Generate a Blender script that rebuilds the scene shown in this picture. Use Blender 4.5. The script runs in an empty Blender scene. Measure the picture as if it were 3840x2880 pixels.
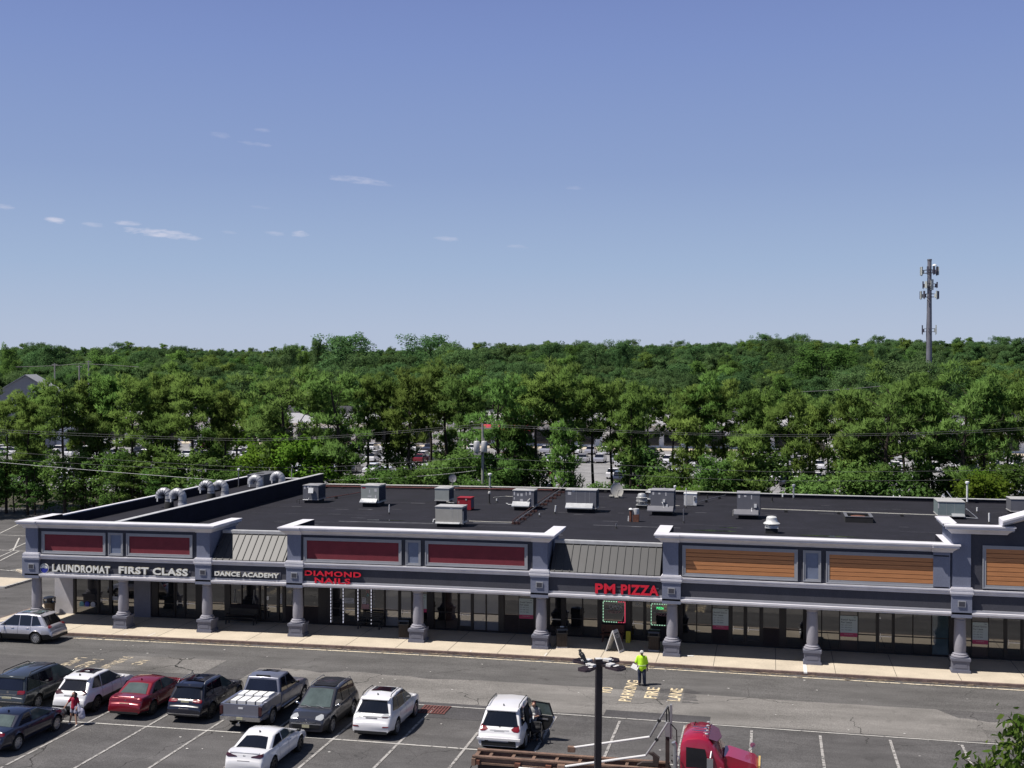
import bpy, bmesh, math, random
import numpy as np
from mathutils import Vector, Matrix
from mathutils.bvhtree import BVHTree

# ---------------------------------------------------------------- camera, sky, sun, exposure
sc = bpy.context.scene
C = sc.collection
cam_d = bpy.data.cameras.new("camera")
cam = bpy.data.objects.new("camera", cam_d)
C.objects.link(cam)
cam_d.sensor_width = 36.0
cam_d.lens = 36.0 * 4429.0 / 3840.0
cam_d.clip_start = 0.5
cam_d.clip_end = 12000
CAMZ = 16.4
cam.location = (0, 0, CAMZ)
cam.rotation_euler = (math.radians(90 - 0.806), 0, math.radians(12.364))
sc.camera = cam

TO_SUN = Vector((-0.50, -0.25, 1.0)).normalized()
SUN_EL = math.asin(TO_SUN.z)
SUN_ROT = math.atan2(TO_SUN.x, TO_SUN.y)
world = bpy.data.worlds.new("World")
sc.world = world
world.use_nodes = True
wn = world.node_tree
wn.nodes.clear()
def wnode(t, **k):
    n = wn.nodes.new(t)
    for a, b in k.items():
        setattr(n, a, b)
    return n
sky = wnode("ShaderNodeTexSky", sky_type='NISHITA', sun_disc=False, sun_elevation=SUN_EL, sun_rotation=SUN_ROT,
            altitude=0.0, air_density=1.0, dust_density=0.7, ozone_density=3.0)
bg = wnode("ShaderNodeBackground")
SKY_STRENGTH = 0.05
bg.inputs[1].default_value = SKY_STRENGTH
wo = wnode("ShaderNodeOutputWorld")
# thin scraps of cloud, fixed in the sky by direction (azimuth, elevation in degrees)
CLOUDS = []
wtc = wnode("ShaderNodeTexCoord")
def wmath(op, a, b=None, c=None):
    n = wnode("ShaderNodeMath", operation=op)
    for i, v in enumerate((a, b, c)):
        if v is None:
            continue
        if isinstance(v, (int, float)):
            n.inputs[i].default_value = v
        else:
            wn.links.new(v, n.inputs[i])
    return n.outputs[0]
wsep = wnode("ShaderNodeSeparateXYZ")
wn.links.new(wtc.outputs["Generated"], wsep.inputs[0])
wx, wy, wz = wsep.outputs[0], wsep.outputs[1], wsep.outputs[2]
waz = wmath('ARCTAN2', wx, wy)                      # azimuth from +Y towards +X
wel = wmath('ARCSINE', wz)
wcomb = wnode("ShaderNodeCombineXYZ")
wn.links.new(wmath('MULTIPLY', waz, 60.0), wcomb.inputs[0])
wn.links.new(wmath('MULTIPLY', wel, 260.0), wcomb.inputs[1])
wnoise = wnode("ShaderNodeTexNoise")
wnoise.inputs["Scale"].default_value = 1.3
wnoise.inputs["Detail"].default_value = 7
wnoise.inputs["Roughness"].default_value = 0.62
wn.links.new(wcomb.outputs[0], wnoise.inputs["Vector"])
nz = wmath('MULTIPLY', wmath('SUBTRACT', wnoise.outputs[0], 0.52), 3.4)
FPX = 4429.0
def px_dir(x, y):
    # direction of a point of the sky as azimuth, elevation (from the survey of the photograph)
    d = cam.rotation_euler.to_matrix() @ Vector(((x - 1920) / FPX, (1440 - y) / FPX, -1)).normalized()
    return math.atan2(d.x, d.y), math.asin(d.z)
CLOUDS = [(605, 876, 135, 17, .85), (700, 890, 60, 10, .5), (470, 836, 52, 11, .6), (205, 826, 44, 12, .75), (350, 842, 40, 9, .35),
          (1125, 878, 38, 12, .6), (1035, 876, 40, 9, .3), (1340, 675, 110, 14, .4), (1420, 690, 70, 9, .2), (960, 540, 60, 8, .32), (825, 506, 40, 12, .18),
          (985, 488, 32, 8, .2), (1675, 895, 52, 12, .33), (1940, 925, 40, 9, .22), (2155, 704, 34, 9, .16), (15, 775, 40, 10, .35),
          (985, 778, 50, 6, .12), (860, 872, 30, 7, .18)]
cl_sum = None
for (cx, cy, rx, ry, a) in CLOUDS:
    az, el = px_dir(cx, cy)
    du = wmath('MULTIPLY', wmath('SUBTRACT', waz, az), FPX / rx)
    dv = wmath('MULTIPLY', wmath('ADD', wmath('SUBTRACT', wel, el), wmath('MULTIPLY', wmath('SUBTRACT', waz, az), 0.07)), FPX / ry)
    r2 = wmath('ADD', wmath('MULTIPLY', du, du), wmath('MULTIPLY', dv, dv))
    g = wmath('ADD', wmath('SUBTRACT', 1.0, r2), nz)
    g = wmath('MULTIPLY', wmath('MINIMUM', wmath('MAXIMUM', wmath('MULTIPLY', g, 0.62), 0.0), 1.0), a)
    cl_sum = g if cl_sum is None else wmath('MAXIMUM', cl_sum, g)
# clear summer air: the lower sky pales towards the horizon
wramp = wnode("ShaderNodeValToRGB")
we = wramp.color_ramp.elements
SKYC = [(0.0, (186, 197, 219)), (0.10, (180, 194, 219)), (0.26, (163, 184, 216)), (0.50, (143, 164, 207)), (0.80, (128, 149, 202)), (1.0, (118, 137, 194))]
for i, (p, c) in enumerate(SKYC):
    q = we[i] if i < 2 else we.new(p)
    q.position = p; q.color = (*[((v / 255 + .055) / 1.055) ** 2.4 / 2 ** 0.25 for v in c], 1)
wn.links.new(wmath('DIVIDE', wel, math.radians(18.5)), wramp.inputs[0])
wsc = wnode("ShaderNodeVectorMath", operation='SCALE')
wsc.inputs["Scale"].default_value = 1.0 / SKY_STRENGTH
wn.links.new(wramp.outputs[0], wsc.inputs[0])
wlow = wnode("ShaderNodeMapRange")
wlow.inputs[1].default_value = math.radians(17); wlow.inputs[2].default_value = math.radians(40)
wlow.inputs[3].default_value = 0.92; wlow.inputs[4].default_value = 0.0
wn.links.new(wel, wlow.inputs[0])
wsky = wnode("ShaderNodeMixRGB")
wn.links.new(wlow.outputs[0], wsky.inputs[0]); wn.links.new(sky.outputs[0], wsky.inputs[1]); wn.links.new(wsc.outputs[0], wsky.inputs[2])
wmix = wnode("ShaderNodeMixRGB")
wmix.inputs[2].default_value = (0.62 / SKY_STRENGTH, 0.61 / SKY_STRENGTH, 0.70 / SKY_STRENGTH, 1)
wn.links.new(cl_sum, wmix.inputs[0])
wn.links.new(wsky.outputs[0], wmix.inputs[1])
wn.links.new(wmix.outputs[0], bg.inputs[0])
wn.links.new(bg.outputs[0], wo.inputs[0])

sun_d = bpy.data.lights.new("sun", 'SUN')
sun_d.energy = 5.0
sun_d.angle = math.radians(0.53)
sun_d.color = (1.0, 0.945, 0.87)
sun = bpy.data.objects.new("sun", sun_d)
sun.rotation_euler = (-TO_SUN).to_track_quat('-Z', 'Y').to_euler()
sun.location = (-40, -20, 80)
C.objects.link(sun)

sc.view_settings.view_transform = 'Standard'
sc.view_settings.look = 'None'
sc.view_settings.exposure = 0.25
sc.view_settings.gamma = 1.0
sc.render.engine = 'CYCLES'
sc.cycles.max_bounces = 5
sc.cycles.diffuse_bounces = 3
sc.cycles.glossy_bounces = 3
sc.cycles.transmission_bounces = 3
sc.cycles.transparent_max_bounces = 6
sc.cycles.caustics_reflective = False
sc.cycles.caustics_refractive = False

# ---------------------------------------------------------------- helpers
def srgb(r, g, b):
    f = lambda c: (c / 255 / 12.92) if c <= 10 else ((c / 255 + .055) / 1.055) ** 2.4
    return (f(r), f(g), f(b))

MATS = {}
def mat(name, col, rough=0.7, metal=0.0, spec=0.5, var=0.12, scale=3.0, bump=0.0, bscale=40.0, emit=None, coat=0.0, speck=0.0, trans=0.0, stretch=None):
    """procedural material: base colour with soft mottling, fine specks and optional bump"""
    m = bpy.data.materials.new(name)
    m.use_nodes = True
    nt = m.node_tree
    b = nt.nodes["Principled BSDF"]
    b.inputs["Roughness"].default_value = rough
    b.inputs["Metallic"].default_value = metal
    b.inputs["Specular IOR Level"].default_value = spec
    if coat:
        b.inputs["Coat Weight"].default_value = coat
        b.inputs["Coat Roughness"].default_value = 0.04
    L = nt.links.new
    if var or speck or bump:
        tc = nt.nodes.new("ShaderNodeTexCoord")
        vec = tc.outputs["Object"]
        if stretch:
            mp = nt.nodes.new("ShaderNodeMapping")
            mp.inputs["Scale"].default_value = stretch
            L(vec, mp.inputs[0]); vec = mp.outputs[0]
    out = None
    if var:
        n = nt.nodes.new("ShaderNodeTexNoise")
        n.inputs["Scale"].default_value = scale
        n.inputs["Detail"].default_value = 5
        n.inputs["Roughness"].default_value = 0.65
        L(vec, n.inputs["Vector"])
        mr = nt.nodes.new("ShaderNodeMapRange")
        mr.inputs[1].default_value = 0.3; mr.inputs[2].default_value = 0.7
        mr.inputs[3].default_value = 1 - var; mr.inputs[4].default_value = 1 + var
        L(n.outputs[0], mr.inputs[0]); out = mr.outputs[0]
    if speck:
        n2 = nt.nodes.new("ShaderNodeTexNoise")
        n2.inputs["Scale"].default_value = bscale
        n2.inputs["Detail"].default_value = 2
        L(vec, n2.inputs["Vector"])
        mr2 = nt.nodes.new("ShaderNodeMapRange")
        mr2.inputs[1].default_value = 0.3; mr2.inputs[2].default_value = 0.7
        mr2.inputs[3].default_value = 1 - speck; mr2.inputs[4].default_value = 1 + speck
        L(n2.outputs[0], mr2.inputs[0])
        if out is None:
            out = mr2.outputs[0]
        else:
            mm = nt.nodes.new("ShaderNodeMath"); mm.operation = 'MULTIPLY'
            L(out, mm.inputs[0]); L(mr2.outputs[0], mm.inputs[1]); out = mm.outputs[0]
    if out is not None:
        vm = nt.nodes.new("ShaderNodeVectorMath"); vm.operation = 'SCALE'
        vm.inputs[0].default_value = col
        L(out, vm.inputs["Scale"]); L(vm.outputs[0], b.inputs["Base Color"])
    else:
        b.inputs["Base Color"].default_value = (*col, 1)
    if bump:
        n3 = nt.nodes.new("ShaderNodeTexNoise")
        n3.inputs["Scale"].default_value = bscale
        n3.inputs["Detail"].default_value = 3
        L(vec, n3.inputs["Vector"])
        bp = nt.nodes.new("ShaderNodeBump")
        bp.inputs["Strength"].default_value = bump
        bp.inputs["Distance"].default_value = 0.02
        L(n3.outputs[0], bp.inputs["Height"]); L(bp.outputs[0], b.inputs["Normal"])
    if emit:
        b.inputs["Emission Color"].default_value = (*emit[:3], 1)
        b.inputs["Emission Strength"].default_value = emit[3]
    MATS[name] = m
    return m

def lift(x):
    """the whole site is very slightly crowned along the shop row"""
    return 0.15 * math.exp(-((x + 18) / 20.0) ** 2)

class MB:
    """collects faces, builds ONE mesh object"""
    def __init__(s):
        s.v = []; s.f = []; s.m = []; s.mi = 0
    def mat(s, i):
        s.mi = i; return s
    def add(s, vs, fs):
        o = len(s.v)
        s.v += [tuple(p) for p in vs]
        for f in fs:
            s.f.append(tuple(i + o for i in f)); s.m.append(s.mi)
        return s
    def box(s, x0, x1, y0, y1, z0, z1):
        if x0 > x1: x0, x1 = x1, x0
        if y0 > y1: y0, y1 = y1, y0
        if z0 > z1: z0, z1 = z1, z0
        return s.add([(x0, y0, z0), (x1, y0, z0), (x1, y1, z0), (x0, y1, z0), (x0, y0, z1), (x1, y0, z1), (x1, y1, z1), (x0, y1, z1)],
                     [(0, 3, 2, 1), (4, 5, 6, 7), (0, 1, 5, 4), (1, 2, 6, 5), (2, 3, 7, 6), (3, 0, 4, 7)])
    def cbox(s, c, size, rz=0.0, rx=0.0, ry=0.0):
        M = Matrix.Translation(c) @ Matrix.Rotation(rz, 4, 'Z') @ Matrix.Rotation(ry, 4, 'Y') @ Matrix.Rotation(rx, 4, 'X')
        h = [q / 2 for q in size]
        vs = [M @ Vector((a * h[0], b * h[1], c_ * h[2])) for c_ in (-1, 1) for a, b in ((-1, -1), (1, -1), (1, 1), (-1, 1))]
        return s.add(vs, [(0, 3, 2, 1), (4, 5, 6, 7), (0, 1, 5, 4), (1, 2, 6, 5), (2, 3, 7, 6), (3, 0, 4, 7)])
    def prism(s, poly, axis, a, b):
        """poly: 2D points; axis 'x': poly in (y,z), 'y': poly in (x,z), 'z': poly in (x,y)"""
        def P(p, t):
            return (t, p[0], p[1]) if axis == 'x' else (p[0], t, p[1]) if axis == 'y' else (p[0], p[1], t)
        n = len(poly)
        vs = [P(p, a) for p in poly] + [P(p, b) for p in poly]
        area = sum(poly[i][0] * poly[(i + 1) % n][1] - poly[(i + 1) % n][0] * poly[i][1] for i in range(n))
        flip = (area > 0) != (b > a)
        if axis == 'y': flip = not flip
        fs = [tuple(range(n))[::-1], tuple(range(n, 2 * n))] + [(i, (i + 1) % n, n + (i + 1) % n, n + i) for i in range(n)]
        if flip: fs = [f[::-1] for f in fs]
        return s.add(vs, fs)
    def tube(s, pts, rad, n=8, cap=True):
        pts = [Vector(p) for p in pts]
        if not isinstance(rad, (list, tuple)): rad = [rad] * len(pts)
        vs = []; prev = None
        for i, p in enumerate(pts):
            d = (pts[min(i + 1, len(pts) - 1)] - pts[max(i - 1, 0)])
            if d.length < 1e-9: d = Vector((0, 0, 1))
            d.normalize()
            if prev is None:
                u = d.orthogonal().normalized()
            else:
                u = prev - d * prev.dot(d)
                u = u.normalized() if u.length > 1e-6 else d.orthogonal().normalized()
            prev = u; w = d.cross(u)
            vs += [p + (u * math.cos(2 * math.pi * k / n) + w * math.sin(2 * math.pi * k / n)) * rad[i] for k in range(n)]
        fs = []
        for i in range(len(pts) - 1):
            for k in range(n):
                a = i * n + k; b = i * n + (k + 1) % n
                fs.append((a, b, b + n, a + n))
        if cap:
            fs.append(tuple(range(n))[::-1]); e = (len(pts) - 1) * n
            fs.append(tuple(range(e, e + n)))
        return s.add(vs, fs)
    def lathe(s, prof, c=(0, 0, 0), n=16, axis='z', cap=True):
        """prof: (radius, height) list from bottom to top"""
        vs = []
        for r, h in prof:
            for k in range(n):
                a = 2 * math.pi * k / n
                p = (r * math.cos(a), r * math.sin(a), h)
                if axis == 'x': p = (h, p[0], p[1])
                if axis == 'y': p = (p[1], h, p[0])
                vs.append((c[0] + p[0], c[1] + p[1], c[2] + p[2]))
        fs = []
        for i in range(len(prof) - 1):
            for k in range(n):
                a = i * n + k; b = i * n + (k + 1) % n
                fs.append((a, b, b + n, a + n))
        if cap and prof[0] != prof[-1]:
            fs.append(tuple(range(n))[::-1]); e = (len(prof) - 1) * n
            fs.append(tuple(range(e, e + n)))
        return s.add(vs, fs)
    def ball(s, c, r, n=10, m=6):
        if not isinstance(r, (tuple, list)): r = (r, r, r)
        vs = [(c[0], c[1], c[2] - r[2])]
        for i in range(1, m):
            t = math.pi * i / m
            for k in range(n):
                a = 2 * math.pi * k / n
                vs.append((c[0] + r[0] * math.sin(t) * math.cos(a), c[1] + r[1] * math.sin(t) * math.sin(a), c[2] - r[2] * math.cos(t)))
        vs.append((c[0], c[1], c[2] + r[2]))
        fs = [(0, 1 + (k + 1) % n, 1 + k) for k in range(n)]
        for i in range(m - 2):
            for k in range(n):
                a = 1 + i * n + k; b = 1 + i * n + (k + 1) % n
                fs.append((a, b, b + n, a + n))
        t = len(vs) - 1; o = 1 + (m - 2) * n
        fs += [(o + k, o + (k + 1) % n, t) for k in range(n)]
        return s.add(vs, fs)
    def mesh(s, name, lifted=False, smooth=None, bevel=0.0):
        me = bpy.data.meshes.new(name)
        bm = bmesh.new()
        bv = [bm.verts.new(p) for p in s.v]
        for f, mi in zip(s.f, s.m):
            try:
                fc = bm.faces.new([bv[i] for i in f]); fc.material_index = mi
            except ValueError:
                pass
        if bevel:
            es = [e for e in bm.edges if len(e.link_faces) == 2 and e.calc_face_angle(0) > 0.6]
            bmesh.ops.bevel(bm, geom=es, offset=bevel, segments=2, affect='EDGES', profile=0.6)
        if lifted:
            xs = [p[0] for p in s.v]
            if max(xs) - min(xs) > 4:
                x = math.ceil(min(xs) / 3.0) * 3.0 + 0.0137
                while x < max(xs):
                    if x < 40 and x > -80:
                        bmesh.ops.bisect_plane(bm, geom=bm.verts[:] + bm.edges[:] + bm.faces[:], plane_co=(x, 0, 0), plane_no=(1, 0, 0))
                    x += 3.0
            for v in bm.verts:
                v.co.z += lift(v.co.x)
        bm.to_mesh(me); bm.free()
        if smooth is not None:
            me.polygons.foreach_set("use_smooth", [True] * len(me.polygons))
            me.set_sharp_from_angle(angle=math.radians(smooth))
        return me
    def build(s, name, mats, parent=None, lifted=False, smooth=None, bevel=0.0, kind=None, world=False):
        if not isinstance(mats, (list, tuple)): mats = [mats]
        me = s.mesh(name, lifted, smooth, bevel)
        for m in mats: me.materials.append(MATS[m] if isinstance(m, str) else m)
        o = bpy.data.objects.new(name, me)
        C.objects.link(o)
        if parent is not None:
            o.parent = parent
            if world:
                p = parent; off = Vector((0, 0, 0))
                while p is not None:
                    off += p.location; p = p.parent
                o.location = -off
        if kind: o["kind"] = kind
        return o

def thing(name, label, cat, loc=(0, 0, 0), rz=0.0, group=None):
    o = bpy.data.objects.new(name, None)
    C.objects.link(o)
    o.empty_display_size = 0.3
    o.location = loc; o.rotation_euler = (0, 0, rz)
    o["label"] = label; o["category"] = cat
    if group: o["group"] = group
    return o

def tag(o, label, cat, group=None, kind=None):
    o["label"] = label; o["category"] = cat
    if group: o["group"] = group
    if kind: o["kind"] = kind
    return o

def copy_tree(o, parent=None):
    c = o.copy()
    C.objects.link(c)
    if parent is not None: c.parent = parent
    for ch in list(o.children):
        copy_tree(ch, c)
    return c

def text_mb(mb, body, size, M, depth=0.0, weight=0.0, width=None, spacing=1.0, align='CENTER', height=None, zscale=1.0):
    """append lettering to an MB: text lies in local XY, M places it"""
    cu = bpy.data.curves.new("lettering", 'FONT')
    cu.body = body; cu.size = size; cu.extrude = depth; cu.offset = weight; cu.space_character = spacing
    cu.align_x = 'CENTER' if align == 'CENTER' else align; cu.align_y = 'CENTER'
    cu.resolution_u = 3
    ob = bpy.data.objects.new("lettering", cu)
    C.objects.link(ob)
    bpy.context.view_layer.update()
    me = bpy.data.meshes.new_from_object(ob.evaluated_get(bpy.context.evaluated_depsgraph_get()))
    vs = [v.co.copy() for v in me.vertices]
    if vs:
        lo = [min(v[i] for v in vs) for i in (0, 1)]; hi = [max(v[i] for v in vs) for i in (0, 1)]
        cx = (lo[0] + hi[0]) / 2; cy = (lo[1] + hi[1]) / 2
        sx = width / (hi[0] - lo[0]) if width else 1.0
        sy = height / (hi[1] - lo[1]) if height else (1.0 if not width else 1.0)
        vs = [M @ Vector(((v.x - cx) * sx if (width or align == 'CENTER') else v.x, (v.y - cy) * sy, v.z * zscale)) for v in vs]
        mb.add(vs, [tuple(p.vertices) for p in me.polygons])
    bpy.data.objects.remove(ob); bpy.data.curves.remove(cu); bpy.data.meshes.remove(me)

FACING = Matrix(((1, 0, 0, 0), (0, 0, -1, 0), (0, 1, 0, 0), (0, 0, 0, 1)))   # text reads for someone looking along +Y
def facing(x, y, z):
    return Matrix.Translation((x, y, z)) @ FACING
# ---------------------------------------------------------------- materials of the setting
def asphalt(name, col, crack=0.0, speck=0.35, var=0.2):
    m = mat(name, col, rough=0.92, spec=0.25, var=var, scale=0.35, speck=speck, bscale=22.0, bump=0.35)
    nt = m.node_tree; L = nt.links.new
    b = nt.nodes["Principled BSDF"]
    src = b.inputs["Base Color"].links[0].from_socket
    tc = nt.nodes.new("ShaderNodeTexCoord")
    # wheel and weather stains, drawn out along the lane
    mp = nt.nodes.new("ShaderNodeMapping"); mp.inputs["Scale"].default_value = (0.12, 0.55, 1)
    L(tc.outputs["Object"], mp.inputs[0])
    n = nt.nodes.new("ShaderNodeTexNoise"); n.inputs["Scale"].default_value = 1.4; n.inputs["Detail"].default_value = 8; n.inputs["Roughness"].default_value = 0.7
    L(mp.outputs[0], n.inputs["Vector"])
    mr = nt.nodes.new("ShaderNodeMapRange")
    mr.inputs[1].default_value = 0.36; mr.inputs[2].default_value = 0.66; mr.inputs[3].default_value = 0.8; mr.inputs[4].default_value = 1.16
    L(n.outputs[0], mr.inputs[0])
    vm = nt.nodes.new("ShaderNodeVectorMath"); vm.operation = 'SCALE'
    L(src, vm.inputs[0]); L(mr.outputs[0], vm.inputs["Scale"])
    out = vm.outputs[0]
    # oil and tyre stains
    st = nt.nodes.new("ShaderNodeTexNoise"); st.inputs["Scale"].default_value = .62; st.inputs["Detail"].default_value = 9; st.inputs["Roughness"].default_value = .72
    L(tc.outputs["Object"], st.inputs["Vector"])
    sm = nt.nodes.new("ShaderNodeMapRange"); sm.inputs[1].default_value = .60; sm.inputs[2].default_value = .70; sm.inputs[3].default_value = 1.0; sm.inputs[4].default_value = .58
    L(st.outputs[0], sm.inputs[0])
    v2 = nt.nodes.new("ShaderNodeVectorMath"); v2.operation = 'SCALE'; L(out, v2.inputs[0]); L(sm.outputs[0], v2.inputs["Scale"]); out = v2.outputs[0]
    if crack:
        w = nt.nodes.new("ShaderNodeTexNoise"); w.inputs["Scale"].default_value = 0.9; w.inputs["Detail"].default_value = 6
        L(tc.outputs["Object"], w.inputs["Vector"])
        va = nt.nodes.new("ShaderNodeVectorMath"); va.operation = 'MULTIPLY_ADD'
        va.inputs[1].default_value = (1.6, 1.6, 0); L(w.outputs["Color"], va.inputs[0]); L(tc.outputs["Object"], va.inputs[2])
        vo = nt.nodes.new("ShaderNodeTexVoronoi"); vo.feature = 'DISTANCE_TO_EDGE'; vo.inputs["Scale"].default_value = 0.16
        L(va.outputs[0], vo.inputs["Vector"])
        n2 = nt.nodes.new("ShaderNodeTexNoise"); n2.inputs["Scale"].default_value = 0.21; n2.inputs["Detail"].default_value = 3
        L(tc.outputs["Object"], n2.inputs["Vector"])
        wid = nt.nodes.new("ShaderNodeMapRange"); wid.inputs[1].default_value = 0.44; wid.inputs[2].default_value = 0.68
        wid.inputs[3].default_value = 0.0; wid.inputs[4].default_value = 0.0065 * crack
        L(n2.outputs[0], wid.inputs[0])
        lt = nt.nodes.new("ShaderNodeMath"); lt.operation = 'LESS_THAN'
        L(vo.outputs["Distance"], lt.inputs[0]); L(wid.outputs[0], lt.inputs[1])
        mx = nt.nodes.new("ShaderNodeMixRGB"); mx.inputs[2].default_value = (0.028, 0.027, 0.026, 1)
        L(lt.outputs[0], mx.inputs[0]); L(out, mx.inputs[1]); out = mx.outputs[0]
    L(out, b.inputs["Base Color"])
    return m
asphalt("asphalt", (0.094, 0.090, 0.090), crack=1.0)
asphalt("asphalt_lane", (0.108, 0.104, 0.102), crack=0.5, var=0.14)
asphalt("asphalt_pale", (0.185, 0.175, 0.165), crack=0.9, var=0.16)
asphalt("asphalt_dark", (0.072, 0.069, 0.072), crack=0.0)
asphalt("asphalt_rough", (0.15, 0.142, 0.135), crack=1.3, var=0.3, speck=0.5)
mat("soil", (0.05, 0.045, 0.025), rough=1, var=0.4, scale=0.4)
mat("concrete", (0.50, 0.435, 0.345), rough=0.9, spec=0.3, var=0.13, scale=0.5, speck=0.10, bscale=16)
mat("concrete_kerb", (0.17, 0.12, 0.105), rough=0.9, var=0.35, scale=2.5, speck=0.2, bscale=12)
mat("joint", (0.09, 0.08, 0.07), rough=1, var=0.2)
mat("leaf_litter", (0.19, 0.15, 0.11), rough=1, var=0.5, scale=4, speck=0.5, bscale=18)
def worn(name, col, amount, scale=5.0):
    """old paint: worn through in scraps"""
    m = mat(name, col, rough=0.85, var=0.16, scale=2.0, speck=0.2, bscale=30)
    nt = m.node_tree; L = nt.links.new
    b = nt.nodes["Principled BSDF"]
    tc = nt.nodes.new("ShaderNodeTexCoord")
    n = nt.nodes.new("ShaderNodeTexNoise"); n.inputs["Scale"].default_value = scale; n.inputs["Detail"].default_value = 6; n.inputs["Roughness"].default_value = 0.75
    L(tc.outputs["Object"], n.inputs["Vector"])
    mr = nt.nodes.new("ShaderNodeMapRange"); mr.inputs[1].default_value = amount - 0.05; mr.inputs[2].default_value = amount + 0.06
    L(n.outputs[0], mr.inputs[0]); L(mr.outputs[0], b.inputs["Alpha"])
    return m
worn("paint_white", (0.34, 0.325, 0.31), 0.43)
worn("paint_line", (0.44, 0.425, 0.40), 0.39)
worn("paint_kerb", (0.66, 0.58, 0.44), 0.42)
worn("paint_cream", (0.68, 0.56, 0.37), 0.41, 4.0)
worn("paint_cream_old", (0.52, 0.44, 0.32), 0.47, 3.0)

# ---------------------------------------------------------------- ground
def terrain_z(x, y):
    d = max(0.0, y - 330.0)
    z = 23.0 * (1 - math.exp(-(d / 480.0) ** 1.6))
    z += 2.2 * math.sin(x * 0.006 + 1.0) * min(1.0, d / 300.0) + 1.5 * math.sin(x * 0.017 + y * 0.011) * min(1.0, d / 300.0)
    return z
def make_ground():
    xs = [-6000, -3000, -1600] + list(range(-1000, -119, 40)) + list(range(-100, 61, 4)) + list(range(80, 1001, 40)) + [1600, 3000, 6000]
    ys = [-400, -100] + list(range(-40, 130, 10)) + list(range(130, 340, 30)) + list(range(350, 1500, 50)) + [2000, 3000, 5000, 8000]
    V = []; F = []
    for y in ys:
        for x in xs:
            z = terrain_z(x, y) + (lift(x) if y < 140 else 0.0) - 0.03
            V.append((x, y, z))
    n = len(xs)
    for j in range(len(ys) - 1):
        for i in range(n - 1):
            F.append((j * n + i, j * n + i + 1, (j + 1) * n + i + 1, (j + 1) * n + i))
    m = MB(); m.add(V, F)
    return m.build("ground", "soil", kind="structure", smooth=60)
make_ground()

def sheet(name, x0, x1, y0, y1, z, m, ystep=None, parent=None):
    b = MB()
    xs = [x0]
    while xs[-1] < x1:
        xs.append(min(x1, xs[-1] + 3.0))
    V = []; F = []
    for y in (y0, y1):
        V += [(x, y, z + lift(x)) for x in xs]
    n = len(xs)
    F = [(i, i + 1, n + i + 1, n + i) for i in range(n - 1)]
    b.add(V, F)
    return b.build(name, m, parent=parent, kind=None if parent else "structure")
KERB_Y = 64.35
sheet("parking_lot", -125, 90, 6, 122, 0.0, "asphalt")
sheet("road", -53, 60, 59.3, 63.72, 0.004, "asphalt_lane")
def pale_lane():
    """the old pale asphalt of the near lane: ragged at both ends"""
    rnd = random.Random(5)
    b = MB()
    top = []; bot = []
    x = -27.0
    while x <= 8.6:
        top.append((x, 59.3 + (rnd.uniform(-.3, .3) if x < -16 else rnd.uniform(-.03, .03)) - (0 if x < 8 else 0)))
        bot.append((x, 54.62 + rnd.uniform(-.12, .12)))
        x += 1.2
    top.append((8.6, 58.1)); bot.append((8.62, 54.6))
    while x <= 24:
        top.append((x, 58.0 - 0.02 * (x - 8) + rnd.uniform(-.25, .25))); bot.append((x, 54.62 + rnd.uniform(-.12, .12)))
        x += 0.9
    n = len(top)
    V = [(p[0], p[1], 0.008 + lift(p[0])) for p in bot + top]
    b.add(V, [(i, i + 1, n + i + 1, n + i) for i in range(n - 1)])
    b.build("road_surface", "asphalt_pale", kind="structure")
pale_lane()
sheet("asphalt_patch", -7.6, -2.7, 54.45, 55.6, 0.012, "asphalt_dark").name = "road_patch"
sheet("road_patch", -35.5, -29.5, 57.4, 60.5, 0.010, "asphalt_rough")
sheet("road_patch", 9.4, 20, 54.9, 56.4, 0.013, "asphalt_rough")
sheet("road_patch", -16.9, -12.9, 52.5, 54.9, 0.010, "asphalt_dark")
rnd = random.Random(2)
for (xa, ya, n_) in ((-4.2, 57.65, 11), (-5.4, 57.9, 9)):           # sealer brushed over an older set of words
    for k in range(n_): sheet("road_patch", xa, xa + rnd.uniform(.35, .85), ya + k * .235, ya + k * .235 + rnd.uniform(.08, .15), 0.012, "asphalt_dark")
sheet("road_patch", -58, -46, 56.0, 61.5, 0.010, "asphalt_pale")

def flat(m, x0, x1, y0, y1, z=0.02):
    xs = [x0]
    st = 3.0
    while xs[-1] < x1 - 1e-6: xs.append(min(x1, xs[-1] + st))
    V = [(x, y0, z + lift(x)) for x in xs] + [(x, y1, z + lift(x)) for x in xs]
    n = len(xs)
    m.add(V, [(i, i + 1, n + i + 1, n + i) for i in range(n - 1)])
def strip(m, a, b, w, z=0.02):
    a = Vector((a[0], a[1], 0)); b = Vector((b[0], b[1], 0)); d = (b - a).normalized(); p = Vector((-d.y, d.x, 0)) * w / 2
    n = max(2, int((b - a).length / 3)); V = []
    for i in range(n + 1):
        q = a.lerp(b, i / n)
        for sg in (-1, 1):
            r = q + p * sg; V.append((r.x, r.y, z + lift(r.x)))
    m.add(V, [(2 * i, 2 * i + 2, 2 * i + 3, 2 * i + 1) for i in range(n)])
m = MB()
for i in range(-13, 9):
    x = 2.18 + 2.975 * i if i > -7 else 2.18 + 2.975 * i + 0.0
    if -38 < x < 30:
        flat(m, x - 0.06, x + 0.06, 42.6, 53.95)
for i in range(-13, 9):
    x = 2.18 + 2.975 * i
    flat(m, x - 0.06, x + 0.06, 30.0, 42.4)
m.build("parking_line", "paint_white", kind="structure")
m = MB(); flat(m, -40, 30, 48.43, 48.55, 0.022); m.build("parking_line", "paint_line", kind="structure")
m = MB(); flat(m, -24.5, 30, 54.33, 54.43, 0.022); m.build("road_line", "paint_line", kind="structure")
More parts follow.
